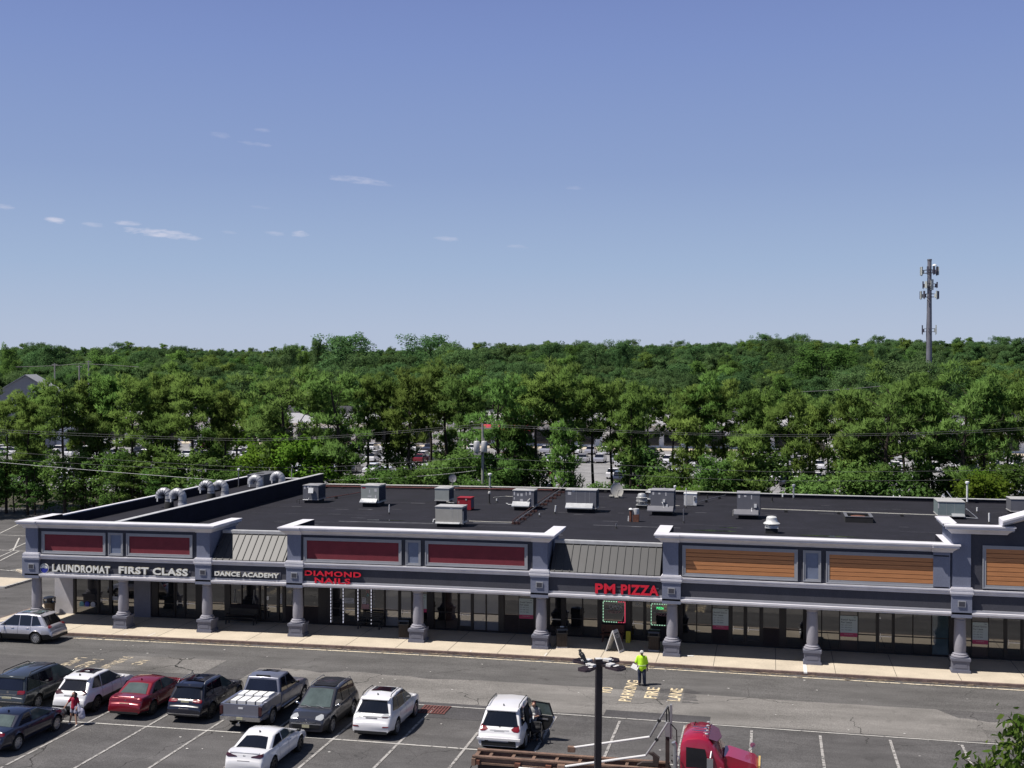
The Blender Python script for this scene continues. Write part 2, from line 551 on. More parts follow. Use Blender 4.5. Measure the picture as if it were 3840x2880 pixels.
m = MB(); flat(m, -42, 30, 63.72, 63.86, 0.022); m.build("road_line", "paint_kerb", kind="structure")
# left lot: rows running the other way
m = MB()
for (a, b) in [((-78, 102.2), (-57, 101.0)), ((-70, 93.6), (-57, 92.9)), ((-64, 84.8), (-55, 83.4)), ((-66.6, 93.5), (-69.2, 102)), ((-70.5, 100.5), (-66.2, 93.5)),
               ((-62.5, 84.4), (-65.5, 93.4)), ((-60.0, 84.0), (-57, 92.8)), ((-63.6, 84.6), (-66.0, 93.0)), ((-62, 101.5), (-60, 109)), ((-74, 102), (-77, 110))]:
    strip(m, a, b, 0.14, 0.02)
m.build("parking_line", "paint_line", kind="structure")
# drifts of dead leaves and grit in the gutter
m = MB()
rnd = random.Random(3)
for k in range(420):
    x = rnd.uniform(-41, 14); y = KERB_Y - 0.03 - abs(rnd.gauss(0, .2)); r = rnd.uniform(.03, .09) * (1.5 if rnd.random() < .2 else 1)
    z = 0.027 + lift(x) + rnd.uniform(0, 0.006)
    a0 = rnd.uniform(0, 6)
    m.add([(x + r * 2.2 * math.cos(a0 + t), y + r * .8 * math.sin(a0 + t), z) for t in (0, 1.6, 3.1, 4.7)], [(0, 1, 2, 3)])
tag(m.build("leaf_litter", "leaf_litter"), "dry leaf litter lying along the foot of the kerb", "leaf litter", kind="stuff")
m = MB()
for k in range(90):
    x = rnd.uniform(-40, 14); y = rnd.uniform(43, 63.5); r = rnd.uniform(.015, .045); a0 = rnd.uniform(0, 6)
    m.add([(x + r * 1.7 * math.cos(a0 + t), y + r * math.sin(a0 + t), 0.03 + lift(x)) for t in (0, 1.6, 3.1, 4.7)], [(0, 1, 2, 3)])
mat("litter", (0.7, 0.68, 0.65), rough=.9, var=.2)
tag(m.build("litter", "litter"), "small scraps of pale paper litter scattered over the asphalt", "litter", kind="stuff")

def lane_words(words, cx0, rz, mname, label):
    m = MB()
    for (w, x, yc, ln, hgt) in words:
        M = Matrix.Translation((x, yc, 0.024 + lift(x))) @ Matrix.Rotation(rz, 4, 'Z')
        text_mb(m, w, 1.0, M, weight=0.018, width=ln, height=hgt)
    o = m.build("road_marking", mname, kind="structure")
    return o
H90 = math.pi / 2
lane_words([("NO", -8.07, 59.0, 1.0, .62), ("PARKING", -6.92, 59.15, 3.95, .62), ("FIRE", -5.76, 59.0, 2.0, .62), ("LANE", -4.6, 58.95, 2.3, .62)], 0, H90, "paint_cream", "")
lane_words([("NO", -34.0, 59.1, 1.1, .66), ("PARKING", -35.3, 58.5, 3.3, .66), ("FIRE", -36.65, 58.4, 1.9, .66), ("LANE", -37.75, 58.6, 1.9, .66)], 0, -H90, "paint_cream_old", "")

# sidewalk with its dark kerb
m = MB()
m.box(-48.6, 40, KERB_Y + 0.16, 69.55, -0.1, 0.16)
m.box(-48.6, -46.2, 69.55, 104, -0.1, 0.158)
m.mat(1); m.box(-48.6, 40, KERB_Y, KERB_Y + 0.157, -0.1, 0.158)
m.box(-48.78, -48.603, KERB_Y, 104, -0.1, 0.156)
m.mat(2)
rnd = random.Random(8)
for x in [-45.5, -42.2, -39.0, -36.0, -33.0, -30.2, -27.0, -24.0, -21.0, -17.9, -15.0, -12.2, -9.2, -6.1, -3.0, 0.3, 3.4, 6.5, 9.7, 13.0, 16.5]:
    m.box(x - .014, x + .014, KERB_Y + .165, 69.54, 0.1601, 0.1635)
m.box(-48.5, 40, 66.95, 66.972, 0.1601, 0.1632)
m.mat(3)
for x in (-38.2, -36.6, -16.6, -12.3): m.box(x - .03, x + .05, KERB_Y + .17, KERB_Y + rnd.uniform(.5, 1.1), .1601, .166)
m.mat(4)
m.box(1.75, 1.93, KERB_Y - .001, 66.0, .10, .168)
mat("concrete_light", (0.62, 0.59, 0.55), rough=.9, var=.12)
mat("paint_spill", (0.78, 0.77, 0.74), rough=.6, var=.05)
m.build("sidewalk", ["concrete", "concrete_kerb", "joint", "concrete_light", "paint_spill"], lifted=True, kind="structure")
m = MB(); m.box(-75, -55.6, 77.4, 80.6, 0, .16); m.mat(1); m.box(-75, -55.4, 77.2, 77.4, 0, .155); m.box(-55.6, -55.4, 77.4, 80.6, 0, .155)
m.build("sidewalk", ["concrete", "paint_line"], kind="structure")
m = MB(); m.prism([(-56.2, 81.6), (-55.2, 81.0), (-58.2, 84.0), (-59.4, 84.2)], 'z', 0, .15); m.build("sidewalk", ["concrete"], kind="structure")

# storm drain
dr = thing("storm_drain", "rusty storm drain grate set in the asphalt behind the white crossover", "drain", (-15.55, 53.7, lift(-15.5)))
mat("rust_red", (0.13, 0.045, 0.04), rough=.8, var=.3, scale=6)
mat("black_hole", (0.008, 0.008, 0.008), rough=1, var=0)
m = MB(); m.box(-.68, .68, -.62, .62, .013, .02); m.build("pit", "black_hole", dr)
m = MB()
for k in range(9): m.box(-.64 + k * .15, -.55 + k * .15, -.6, .6, .021, .04)
for k in range(3): m.box(-.66, .68, -.62 + k * .6, -.56 + k * .6, .022, .044)
m.build("grate", "rust_red", dr)

# ---------------------------------------------------------------- the shop row
mat("stucco_dark", (0.062, 0.063, 0.078), rough=.9, spec=.2, var=.10, scale=1.2, speck=.12, bscale=45, stretch=(1, 1, .22))
mat("stucco_fascia", (0.068, 0.068, 0.082), rough=.9, spec=.2, var=.10, scale=1.0, speck=.12, bscale=45, stretch=(1, 1, .22))
mat("stucco_blue", (0.185, 0.20, 0.265), rough=.9, spec=.2, var=.07, scale=1.3, speck=.10, bscale=45, stretch=(1, 1, .22))
mat("column_grey", (0.27, 0.265, 0.30), rough=.85, spec=.25, var=.07, scale=2, speck=.08, bscale=40)
mat("plinth_grey", (0.145, 0.15, 0.19), rough=.85, spec=.25, var=.08, scale=2, speck=.08, bscale=40)
mat("trim_white", (0.60, 0.59, 0.63), rough=.75, spec=.3, var=.09, scale=1.1, speck=.04)
mat("trim_grey", (0.33, 0.33, 0.36), rough=.8, var=.06)
mat("frame_grey", (0.30, 0.305, 0.33), rough=.8, var=.06)
mat("panel_maroon", (0.17, 0.020, 0.032), rough=.8, var=.14, scale=2, speck=.1)
mat("panel_blue", (0.16, 0.19, 0.27), rough=.85, var=.08)
mat("plank_wood", (0.47, 0.20, 0.078), rough=.7, var=.16, scale=2.2, stretch=(.5, 3, 9), speck=.08)
mat("plank_gap", (0.02, 0.01, 0.006), rough=1, var=0)
mat("metal_roof", (0.045, 0.045, 0.047), rough=.5, metal=.15, var=.06, scale=1.5, speck=.04)
mat("seam_dark", (0.05, 0.05, 0.052), rough=.6, var=0)
mat("roof_felt", (0.0145, 0.0140, 0.0200), rough=.9, spec=.25, var=.24, scale=.5, speck=.25, bscale=9)
mat("roof_felt_wall", (0.014, 0.013, 0.022), rough=.85, spec=.25, var=.25, scale=.8, speck=.2, bscale=12)
mat("roof_scuff", (0.085, 0.085, 0.095), rough=.8, var=.5, scale=2.5)
mat("flashing", (0.42, 0.42, 0.43), rough=.6, var=.15, scale=2)
mat("stucco_light", (0.42, 0.41, 0.43), rough=.9, var=.07, speck=.08, bscale=40)
mat("stucco_shop", (0.17, 0.17, 0.20), rough=.9, var=.07, speck=.08, bscale=40)
mat("brown_brick", (0.020, 0.013, 0.013), rough=.85, var=.2, speck=.2, bscale=25)
mat("soffit", (0.22, 0.22, 0.24), rough=.9, var=.05)
mat("bronze_frame", (0.010, 0.007, 0.008), rough=.45, spec=.5, var=0)
mat("pane_dark", (0.010, 0.011, 0.013), rough=.03, spec=.75, var=0)
mat("pane_grey", (0.15, 0.155, 0.17), rough=.04, spec=.75, var=.10, scale=.8)
mat("pane_brown", (0.035, 0.022, 0.02), rough=.04, spec=.75, var=.3, scale=.9)
mat("pane_teal", (0.06, 0.095, 0.11), rough=.04, spec=.75, var=.35, scale=.7)
mat("metal_bright", (0.6, 0.6, 0.62), rough=.3, metal=.9, var=0)

for q in ("pane_dark", "pane_grey", "pane_brown", "pane_teal"): MATS[q].node_tree.nodes["Principled BSDF"].inputs["IOR"].default_value = 1.95
FY = 66.14           # face of the sign band
PY = 65.95           # face of the pilaster blocks
SY = 69.60           # face of the shopfronts
mall = thing("shop_row", "long single storey row of shops with columned walkway, dark sign band and flat black roof", "building", (-17, 66, 0))
def part(b, name, mats, **k):
    return b.build(name, mats, parent=mall, lifted=True, world=True, **k)

# body of the building: dark roof deck, fire wall, parapets
m = MB()
m.box(-40.2, 42, 66.98, 102.0, 3.40, 5.34)
m.box(-46.15, -40.6, 66.98, 102.0, 3.40, 5.86)
part(m, "roof", ["roof_felt"])
m = MB()
m.box(-46.2, 42, SY + .32, 102.2, 0.02, 3.39)
part(m, "wall", ["stucco_light"])
m = MB(); m.box(-40.58, -40.22, 66.9, 102.4, 3.4, 6.56)
m.mat(1); m.box(-40.62, -40.18, 66.86, 102.44, 6.562, 6.60)
part(m, "fire_wall", ["roof_felt_wall", "flashing"])
m = MB(); m.box(-46.42, -46.17, 70.3, 102.4, 3.4, 6.46); m.mat(1); m.box(-46.46, -46.13, 70.26, 102.44, 6.462, 6.53)
m.mat(0); m.box(-46.17, -40.6, 102.02, 102.4, 3.4, 6.1); m.mat(1); m.box(-46.1, -40.63, 101.98, 102.44, 6.102, 6.14)
part(m, "parapet", ["roof_felt_wall", "trim_white"])
m = MB(); m.box(-40.17, 42, 102.03, 102.4, 3.4, 5.62); m.mat(1); m.box(-40.15, 42, 101.98, 102.46, 5.622, 5.665)
part(m, "parapet", ["roof_felt", "flashing"])
# roof scuffs and lap lines
m = MB()
rnd = random.Random(11)
for y in (70.9, 74.5, 78.8, 83.0, 87.2, 91.4, 95.6, 99.0):
    x = -40
    while x < 30:
        l = rnd.uniform(1.5, 8)
        if rnd.random() < .5: m.box(x, min(30, x + l), y, y + rnd.uniform(.012, .03), 5.341, 5.345)
        x += l
for k in range(46):
    x = rnd.uniform(-39, 14); y = rnd.uniform(72, 100); l = rnd.uniform(.3, 1.3)
    m.box(x, x + l, y, y + rnd.uniform(.05, .16), 5.3412, 5.3462)
part(m, "lap_seam", ["roof_scuff"])
mat("puddle", (0.03, 0.033, 0.04), rough=.06, spec=.9, var=.1)
m = MB()
for (x, y, rx, ry) in ((-3.7, 80.2, 1.5, .45), (-2.6, 82.0, .9, .22), (3.5, 79.6, 2.2, .3), (-27, 80.5, 1.6, .2)):
    m.add([(x + rx * math.cos(t * .4488) * rnd.uniform(.8, 1.1), y + ry * math.sin(t * .4488) * rnd.uniform(.8, 1.1), 5.347) for t in range(14)], [tuple(range(14))])
m.mat(1); m.box(-30, -23, 79.2, 79.5, 5.341, 5.349); m.box(-20.4, -17, 80.2, 80.5, 5.341, 5.349); m.box(-12, -6, 80.9, 81.05, 5.341, 5.349); m.box(4, 9, 78.6, 78.75, 5.341, 5.349)
part(m, "puddle", ["puddle", "roof_scuff"])

PW = 66.14           # face of the parapet walls
SECT = [(-45.95, -33.22, 6.73, "maroon"), (-28.32, -12.34, 6.75, "maroon"), (-5.93, 9.40, 7.02, "wood")]
def cornice(b, x0, x1, y_front, zt, zb, over=.42, lret=None, rret=None, yback=69.6):
    """moulded cornice: cove and bright top fillet; returns run back along the ends"""
    prof = [(0, zb), (.05, zb), (.12, zb + .10), (.26, zb + .22), (over - .06, zb + .27), (over - .06, zt - .09), (over, zt - .07), (over, zt), (-.34, zt)]
    def ring(ox, oy, sx, sy):
        return [(ox + sx * p[0], oy - sy * p[0], p[1]) for p in prof]
    # mitred sweep through the corner points
    path = []
    if lret: path.append((x0, yback, 1 if lret == 1 else -1, 0, -1))
    pts = []
    n = len(prof)
    rings = []
    if lret: rings.append([(x0 - p[0], yback, p[1]) for p in prof])
    rings.append([(x0 - (p[0] if lret else 0), y_front - p[0], p[1]) for p in prof])
    rings.append([(x1 + (p[0] if rret else 0), y_front - p[0], p[1]) for p in prof])
    if rret: rings.append([(x1 + p[0], yback, p[1]) for p in prof])
    V = [q for r in rings for q in r]
    F = []
    for i in range(len(rings) - 1):
        for k in range(n - 1):
            a = i * n + k
            F.append((a, a + 1, a + 1 + n, a + n))
    F.append(tuple(range(n))); e = (len(rings) - 1) * n
    F.append(tuple(range(e, e + n))[::-1])
    b.add(V, F)
def panel(b, x0, x1, z0, z1, y, fw=.17, mat_frame=0, mat_in=1, planks=False, depth=.07):
    b.mat(mat_frame)
    b.box(x0, x1, y - depth, y, z1 - fw, z1); b.box(x0, x1, y - depth, y, z0, z0 + fw)
    b.box(x0, x0 + fw, y - depth, y, z0 + fw + .001, z1 - fw - .001); b.box(x1 - fw, x1, y - depth, y, z0 + fw + .001, z1 - fw - .001)
    # raised outer lip
    for (a0, a1, c0, c1) in ((x0, x1, z1 - .05, z1 + .012), (x0, x1, z0 - .012, z0 + .05)):
        b.box(a0 - .012, a1 + .012, y - depth - .03, y - depth + .001, c0, c1)
    for (a0, a1) in ((x0 - .012, x0 + .05), (x1 - .05, x1 + .012)):
        b.box(a0, a1, y - depth - .028, y - depth + .001, z0 + .052, z1 - .052)
    if not planks:
        b.mat(mat_in); b.box(x0 + fw + .002, x1 - fw - .002, y - .02, y - .001, z0 + fw + .002, z1 - fw - .002)
    else:
        b.mat(mat_in + 1); b.box(x0 + fw + .002, x1 - fw - .002, y - .012, y - .001, z0 + fw + .002, z1 - fw - .002)
        b.mat(mat_in); n = planks; h = (z1 - z0 - 2 * fw) / n
        for k in range(n):
            b.box(x0 + fw + .004, x1 - fw - .004, y - .045, y - .013, z0 + fw + k * h + .022, z0 + fw + (k + 1) * h - .004)

for (x0, x1, zt, kind) in SECT:
    zb = zt - .46
    b = MB()
    b.box(x0 + .1, x1 - .1, PW, 66.74, 4.3, zt - .05)                     # face behind the panels
    b.mat(1)
    b.box(x0 + .1, x0 + .38, 66.76, 69.6, 4.3, zt - .05); b.box(x1 - .38, x1 - .1, 66.76, 69.6, 4.3, zt - .05)   # returns
    part(b, "parapet_wall", ["stucco_dark", "roof_felt_wall"])
    b = MB()                                                              # outer skins of the returns, painted
    b.box(x0 + .06, x0 + .098, 66.15, 69.6, 4.62, zt - .06); b.box(x1 - .098, x1 - .06, 66.15, 69.6, 4.62, zt - .06)
    for xa in (x0 + .07, x1 - .07 - .86):
        b.box(xa, xa + .86, 66.04, PW - .002, 4.62, zt - .06)                     # pilasters
    part(b, "pilaster", ["stucco_blue"])
    b = MB(); cornice(b, x0 + 1.0, x1 - 1.0, 66.16, zt - .004, zb)
    cornice(b, x0 + .02, x0 + 1.0, 66.04, zt, zb, lret=1, yback=69.62); cornice(b, x1 - 1.0, x1 - .02, 66.04, zt, zb, rret=1, yback=69.62)
    part(b, "cornice", ["trim_white"], smooth=25)
    b = MB(); b.box(x0 + .45, x1 - .45, 66.34, 69.6, zt - .52, zt - .51)
    b = MB()
    b.box(x0 + .36, x1 - .36, 66.3, 66.74, zt - .049, zt - .012)             # flashing cap on the front wall
    part(b, "coping", ["flashing"])
def panels(lst):
    for (x0, x1, z0, z1, k) in lst:
        b = MB()
        if k == "wood": panel(b, x0, x1, z0, z1, PW, planks=6)
        elif k == "wood8": panel(b, x0, x1, z0, z1, PW, planks=8)
        elif k == "blue": panel(b, x0, x1, z0, z1, PW, fw=.13)
        else: panel(b, x0, x1, z0, z1, PW)
        inn = {"maroon": ["panel_maroon"], "blue": ["panel_blue"], "wood": ["plank_wood", "plank_gap"], "wood8": ["plank_wood", "plank_gap"]}[k]
        o = part(b, {"maroon": "maroon_panel", "blue": "blue_panel", "wood": "plank_panel", "wood8": "plank_panel"}[k], ["frame_grey"] + inn)
panels([(-44.74, -40.33, 4.70, 6.07, "maroon"), (-40.12, -39.14, 4.70, 6.09, "blue"), (-38.88, -34.46, 4.70, 6.09, "maroon"),
        (-27.2, -21.12, 4.68, 6.13, "maroon"), (-20.85, -19.95, 4.68, 6.14, "blue"), (-19.66, -13.58, 4.70, 6.13, "maroon"),
        (-4.77, 1.45, 4.70, 6.40, "wood"), (1.75, 2.68, 4.70, 6.38, "blue"), (2.96, 9.25, 4.66, 6.38, "wood"), (10.95, 17.6, 4.72, 6.98, "wood8")])
# the taller block at the right end
b = MB(); b.box(9.45, 30, PW, 66.74, 4.3, 7.95); b.mat(1); b.box(9.45, 9.75, 66.76, 69.6, 4.3, 7.95)
part(b, "parapet_wall", ["stucco_dark", "roof_felt_wall"])
b = MB(); b.box(9.44, 10.36, 66.04, PW - .002, 4.62, 7.9); b.box(9.40, 9.448, PW, 69.6, 4.62, 7.9)
part(b, "pilaster", ["stucco_blue"])
b = MB(); cornice(b, 9.42, 12.1, 66.04, 8.05, 7.58, lret=1, rret=1, yback=66.43)
b2 = MB(); cornice(b2, 9.42, 9.425, 66.43, 8.05, 7.58, lret=1, rret=None, yback=69.62)
b.add(b2.v, b2.f)
part(b, "cornice", ["trim_white"], smooth=25)
# gable rising out of the frame: wall and raking cornice
b = MB(); b.prism([(12.2, 7.4), (12.2, 8.15), (17.0, 9.7), (21.8, 8.15), (21.8, 7.4)], 'y', 66.10, 66.73)
part(b, "gable", ["stucco_dark"])
b = MB()
for sg, xa in ((1, 11.85), (-1, 22.15)):
    V = []
    for t in (0, 5.15):
        x = xa + sg * t; z = 8.02 + t * .323
        V += [(x, 65.52, z + .36), (x, 65.52, z + .27), (x, 65.60, z + .25), (x, 65.62, z + .12), (x, 65.85, z + .05), (x, 66.08, z - .04), (x, 66.75, z - .04), (x, 66.75, z + .40)]
    b.add(V, [(i, (i + 1) % 8, 8 + (i + 1) % 8, 8 + i) for i in range(8)] + [tuple(range(8))[::-1], tuple(range(8, 16))])
b.mat(1); b.box(11.98, 12.5, 66.02, 66.6, 7.72, 7.97)
part(b, "raking_cornice", ["trim_white", "stucco_blue"])

# metal mansard roofs over the two low gaps
for (x0, x1) in ((-33.12, -28.42), (-12.24, -6.03)):
    b = MB()
    zb_, zt_, yb, yt = 4.66, 6.1, 66.06, 67.58
    b.add([(x0, yb, zb_), (x1, yb, zb_), (x1, yt, zt_), (x0, yt, zt_), (x0, yt, zb_), (x1, yt, zb_)], [(0, 1, 2, 3), (0, 3, 4), (1, 5, 2), (3, 2, 5, 4), (0, 4, 5, 1)])
    b.mat(2)
    x = x0 + .22
    sl = Vector((0, yt - yb, zt_ - zb_)).normalized(); nr = Vector((0, -sl.z, sl.y))
    while x < x1 - .05:
        V = []
        for q in ((yb, zb_), (yt, zt_)):
            for dx, dn in ((-.017, .0), (.017, .0), (.017, .045), (-.017, .045)):
                V.append((x + dx, q[0] + nr.y * dn, q[1] + nr.z * dn))
        b.add(V, [(0, 1, 5, 4), (1, 2, 6, 5), (2, 3, 7, 6), (3, 0, 4, 7), (0, 3, 2, 1), (4, 5, 6, 7)])
        x += .435
    b.mat(1)
    b.box(x0, x1, yt - .10, yt + .22, zt_ + .004, zt_ + .15)
    b.box(x0, x1, yt - .14, yt - .102, zt_ - .04, zt_ + .13)
    part(b, "metal_roof", ["metal_roof", "flashing", "seam_dark"])
    b = MB(); b.box(x0, x1, yt + .23, yt + .42, 5.3, zt_ + .06); part(b, "parapet", ["roof_felt_wall"])

# sign band with white cornices above and below, soffit
b = MB(); b.box(-45.8, 30, FY, 66.41, 3.42, 4.44); part(b, "sign_band", ["stucco_fascia"])
def hband(name, z0, z1, proj, mats, x0=-45.9, x1=30, cap=True):
    b = MB()
    prof = [(FY - .02, z0), (FY - proj * .35, z0), (FY - proj * .5, z0 + (z1 - z0) * .38), (FY - proj * .86, z0 + (z1 - z0) * .52), (FY - proj * .86, z0 + (z1 - z0) * .72), (FY - proj, z0 + (z1 - z0) * .76), (FY - proj, z1), (FY - .02, z1)]
    b.prism(prof, 'x', x0, x1)
    part(b, name, mats)
hband("mid_cornice", 4.32, 4.615, .17, ["trim_white"])
b = MB(); b.box(-45.85, 30, FY - .07, FY - .001, 3.43, 3.53); b.mat(1)
b.prism([(FY - .001, 3.19), (FY - .13, 3.19), (FY - .15, 3.26), (FY - .19, 3.30), (FY - .19, 3.40), (FY - .001, 3.42)], 'x', -45.9, 30)
part(b, "lower_cornice", ["trim_grey", "trim_white"])
b = MB(); b.box(-45.85, 30, FY, SY + .31, 3.2, 3.385); part(b, "soffit", ["soffit"])
b = MB(); b.box(-46.2, -45.86, FY - .01, SY + .3, 3.2, 4.62); b.box(-46.2, -45.96, 66.5, 70.2, 4.62, 6.18); part(b, "end_wall", ["stucco_blue"])

# pilaster blocks over the columns, with cap mouldings and square ornaments
COLS = [(-45.42, True), (-39.37, False), (-33.70, True), (-27.77, True), (-20.23, False), (-12.86, True), (-5.38, True), (2.25, False), (9.90, True), (17.4, False)]
for (x, blk) in COLS:
    if blk:
        b = MB(); b.box(x - .515, x + .515, PY, FY + .1, 3.125, 4.29)
        o = part(b, "pilaster_block", ["stucco_blue"])
        b = MB(); s = .15
        b.box(x - s - .045, x + s + .045, PY - .05, PY + .001, 3.70, 4.03); b.mat(1); b.box(x - s, x + s, PY - .058, PY - .049, 3.745, 3.985)
        q = b.build("ornament", ["frame_grey", "stucco_dark"], parent=o, lifted=True)
        b = MB()
        for (z0, z1, e) in ((4.292, 4.40, .03), (4.402, 4.50, .075), (4.502, 4.56, .045), (4.562, 4.67, .06), (4.672, 4.73, .015)):
            b.box(x - .515 - e, x + .515 + e, PY - e, 66.38, z0, z1)
        part(b, "cap_moulding", ["trim_white"])
    # column: plinth, tapering shaft, torus, capital
    cy = PY + .57
    o = None
    b = MB()
    prof = [(.30, 1.16), (.30, 1.24), (.315, 1.30), (.318, 1.75), (.305, 2.35), (.285, 2.86), (.285, 2.87), (.30, 2.89), (.30, 2.93), (.285, 2.95), (.285, 3.02), (.34, 3.06), (.38, 3.12), (.38, 3.195)]
    b.lathe([(p[0], p[1] - (.0 if blk else 0)) for p in prof], (x, cy, 0), 24)
    o = part(b, "column", ["column_grey"], smooth=35)
    b = MB(); b.lathe([(.40, .935), (.445, .965), (.45, 1.01), (.43, 1.05), (.37, 1.07), (.37, 1.085), (.385, 1.10), (.385, 1.13), (.35, 1.155), (.29, 1.17)], (x, cy, 0), 24)
    b.build("base_ring", "column_grey", parent=o, lifted=True, smooth=40)
    b = MB()
    for (z0, z1, e) in ((.16, .30, .485), (.302, .33, .455), (.332, .74, .43), (.742, .80, .465), (.802, .935, .49)):
        b.box(x - e, x + e, cy - e, cy + e, z0, z1)
    b.box(x - .30, x + .30, cy - .443, cy - .429, .42, .64)
    b.build("plinth", "plinth_grey", parent=o, lifted=True)

# ---------------------------------------------------------------- shopfronts
ZF = .162; ZD = 2.55; ZH = 3.19
def shopfront(x0, x1, bays, bulk=.0, transom=1.2, frame="bronze_frame"):
    """bays: list of (x0, x1, kind, pane material); kinds: w window, d door, p solid pier"""
    b = MB()
    b.box(x0, x1, SY + .02, SY + .30, ZF, ZF + .1)
    b.box(x0, x1, SY - .02, SY + .30, 3.0, ZH)
    b.box(x0, x1, SY, SY + .1, 2.56, 2.64)
    last = x0
    edges = sorted(set([x0, x1] + [q[0] for q in bays] + [q[1] for q in bays]))
    solid = []
    for (a, c, k, pm) in bays:
        if a - last > .02: solid.append((last, a))
        last = c
    if x1 - last > .02: solid.append((last, x1))
    for (a, c) in solid: b.box(a, c, SY - .03, SY + .30, ZF + .1, 3.0)
    b.box(x0, x1, SY + .13, SY + .30, ZF + .1, 3.0)
    o = part(b, "shopfront", [frame])
    for (a, c, k, pm) in bays:
        w = MB()
        w.box(a + .012, c - .012, SY + .05, SY + .07, 2.645, 2.995)
        if k == 'w':
            if bulk:
                pass
            w.box(a + .012, c - .012, SY + .05, SY + .07, transom + .06, 2.555)
            w.box(a + .012, c - .012, SY + .05, SY + .07, ZF + .105, transom)
            w.mat(1); w.box(a, c, SY + .02, SY + .09, transom + .001, transom + .059)
            w.build("window_pane", [pm, frame], parent=o, world=True, lifted=True)
        elif k == 'b':     # window over a brick bulkhead
            w.box(a + .012, c - .012, SY + .05, SY + .07, transom + .06, 2.555)
            w.mat(1); w.box(a, c, SY - .02, SY + .12, ZF + .105, transom + .059)
            w.build("window_pane", [pm, "brown_brick"], parent=o, world=True, lifted=True)
        elif k == 'd':
            w.box(a + .09, c - .09, SY + .035, SY + .05, .47, 2.43)
            w.mat(1); w.box(a + .01, a + .088, SY + .015, SY + .07, ZF + .105, 2.55); w.box(c - .088, c - .01, SY + .015, SY + .07, ZF + .105, 2.55)
            w.box(a + .089, c - .089, SY + .015, SY + .07, ZF + .105, .465); w.box(a + .089, c - .089, SY + .015, SY + .07, 2.435, 2.55)
            w.mat(2); w.box(a + .1, c - .1, SY - .03, SY - .005, 1.12, 1.17); w.box(a + .13, a + .16, SY - .031, SY + .03, 1.0, 1.3)
            w.build("door", [pm, frame, "metal_bright"], parent=o, world=True, lifted=True)
    return o
D_, G_, B_, T_ = "pane_dark", "pane_grey", "pane_brown", "pane_teal"
b = MB(); b.box(-46.18, -44.83, SY - .05, SY + .31, ZF, 3.19); b.mat(1); b.box(-40.37, -39.2, SY - .12, SY + .31, ZF, 3.19)
part(b, "shop_wall", ["stucco_light", "stucco_shop"])
shopfront(-44.82, -40.38, [(-44.66, -43.08, 'w', D_), (-42.94, -42.17, 'd', D_), (-42.0, -41.3, 'w', D_), (-41.2, -40.42, 'w', D_)], transom=1.0)
shopfront(-39.19, -35.5, [(-38.72, -37.6, 'w', D_), (-37.5, -36.85, 'd', D_), (-36.79, -36.0, 'd', D_)], transom=1.04)
shopfront(-35.49, -29.05, [(-35.3, -34.06, 'w', D_), (-33.66, -32.9, 'b', D_), (-32.85, -31.72, 'b', D_), (-31.6, -31.34, 'w', D_), (-31.27, -30.42, 'd', D_), (-30.32, -30.1, 'w', D_), (-29.9, -29.2, 'b', D_)], transom=1.16)
shopfront(-29.04, -23.33, [(-28.7, -27.7, 'b', D_), (-26.85, -26.12, 'w', D_), (-26.08, -25.2, 'd', D_), (-24.94, -24.22, 'w', D_), (-24.16, -23.38, 'w', D_)], transom=1.18)
shopfront(-23.32, -20.2, [(-23.29, -22.46, 'w', G_), (-22.36, -21.55, 'd', G_), (-21.45, -20.6, 'w', D_)], transom=1.2)
shopfront(-20.19, -15.76, [(-20.16, -19.48, 'w', D_), (-19.44, -18.66, 'w', B_), (-18.6, -17.75, 'd', G_), (-17.66, -16.9, 'w', G_), (-16.84, -16.1, 'w', G_)], transom=1.22)
shopfront(-15.75, -13.3, [(-15.72, -14.84, 'b', D_), (-14.81, -13.92, 'b', D_)], transom=1.2)
shopfront(-13.29, -9.9, [(-13.0, -12.16, 'd', D_), (-11.95, -10.98, 'w', D_), (-10.92, -10.05, 'w', D_)], transom=1.2)
shopfront(-9.89, -5.2, [(-9.75, -8.36, 'b', D_), (-8.06, -7.24, 'd', D_), (-7.15, -6.9, 'w', D_), (-6.86, -5.4, 'b', D_)], transom=1.1)
shopfront(-5.19, 2.5, [(-5.0, -4.22, 'w', D_), (-4.18, -3.34, 'w', D_), (-3.28, -2.36, 'b', D_), (-2.22, -1.42, 'd', D_), (-1.38, -.52, 'd', D_), (-.4, .52, 'b', D_), (.9, 1.85, 'w', D_)], transom=1.2)
shopfront(2.51, 9.95, [(2.62, 2.86, 'w', D_), (2.9, 3.86, 'w', D_), (3.9, 4.85, 'w', B_), (4.9, 5.86, 'w', D_), (5.95, 6.8, 'd', D_), (6.88, 7.84, 'w', D_), (7.88, 8.84, 'w', D_), (8.88, 9.78, 'w', T_)], transom=1.15)
shopfront(9.96, 20.0, [(10.1, 10.96, 'w', D_), (11.0, 11.84, 'w', B_), (11.88, 12.66, 'w', D_), (12.76, 13.6, 'd', D_), (13.7, 14.6, 'w', D_), (14.7, 15.6, 'w', D_)], transom=1.1)
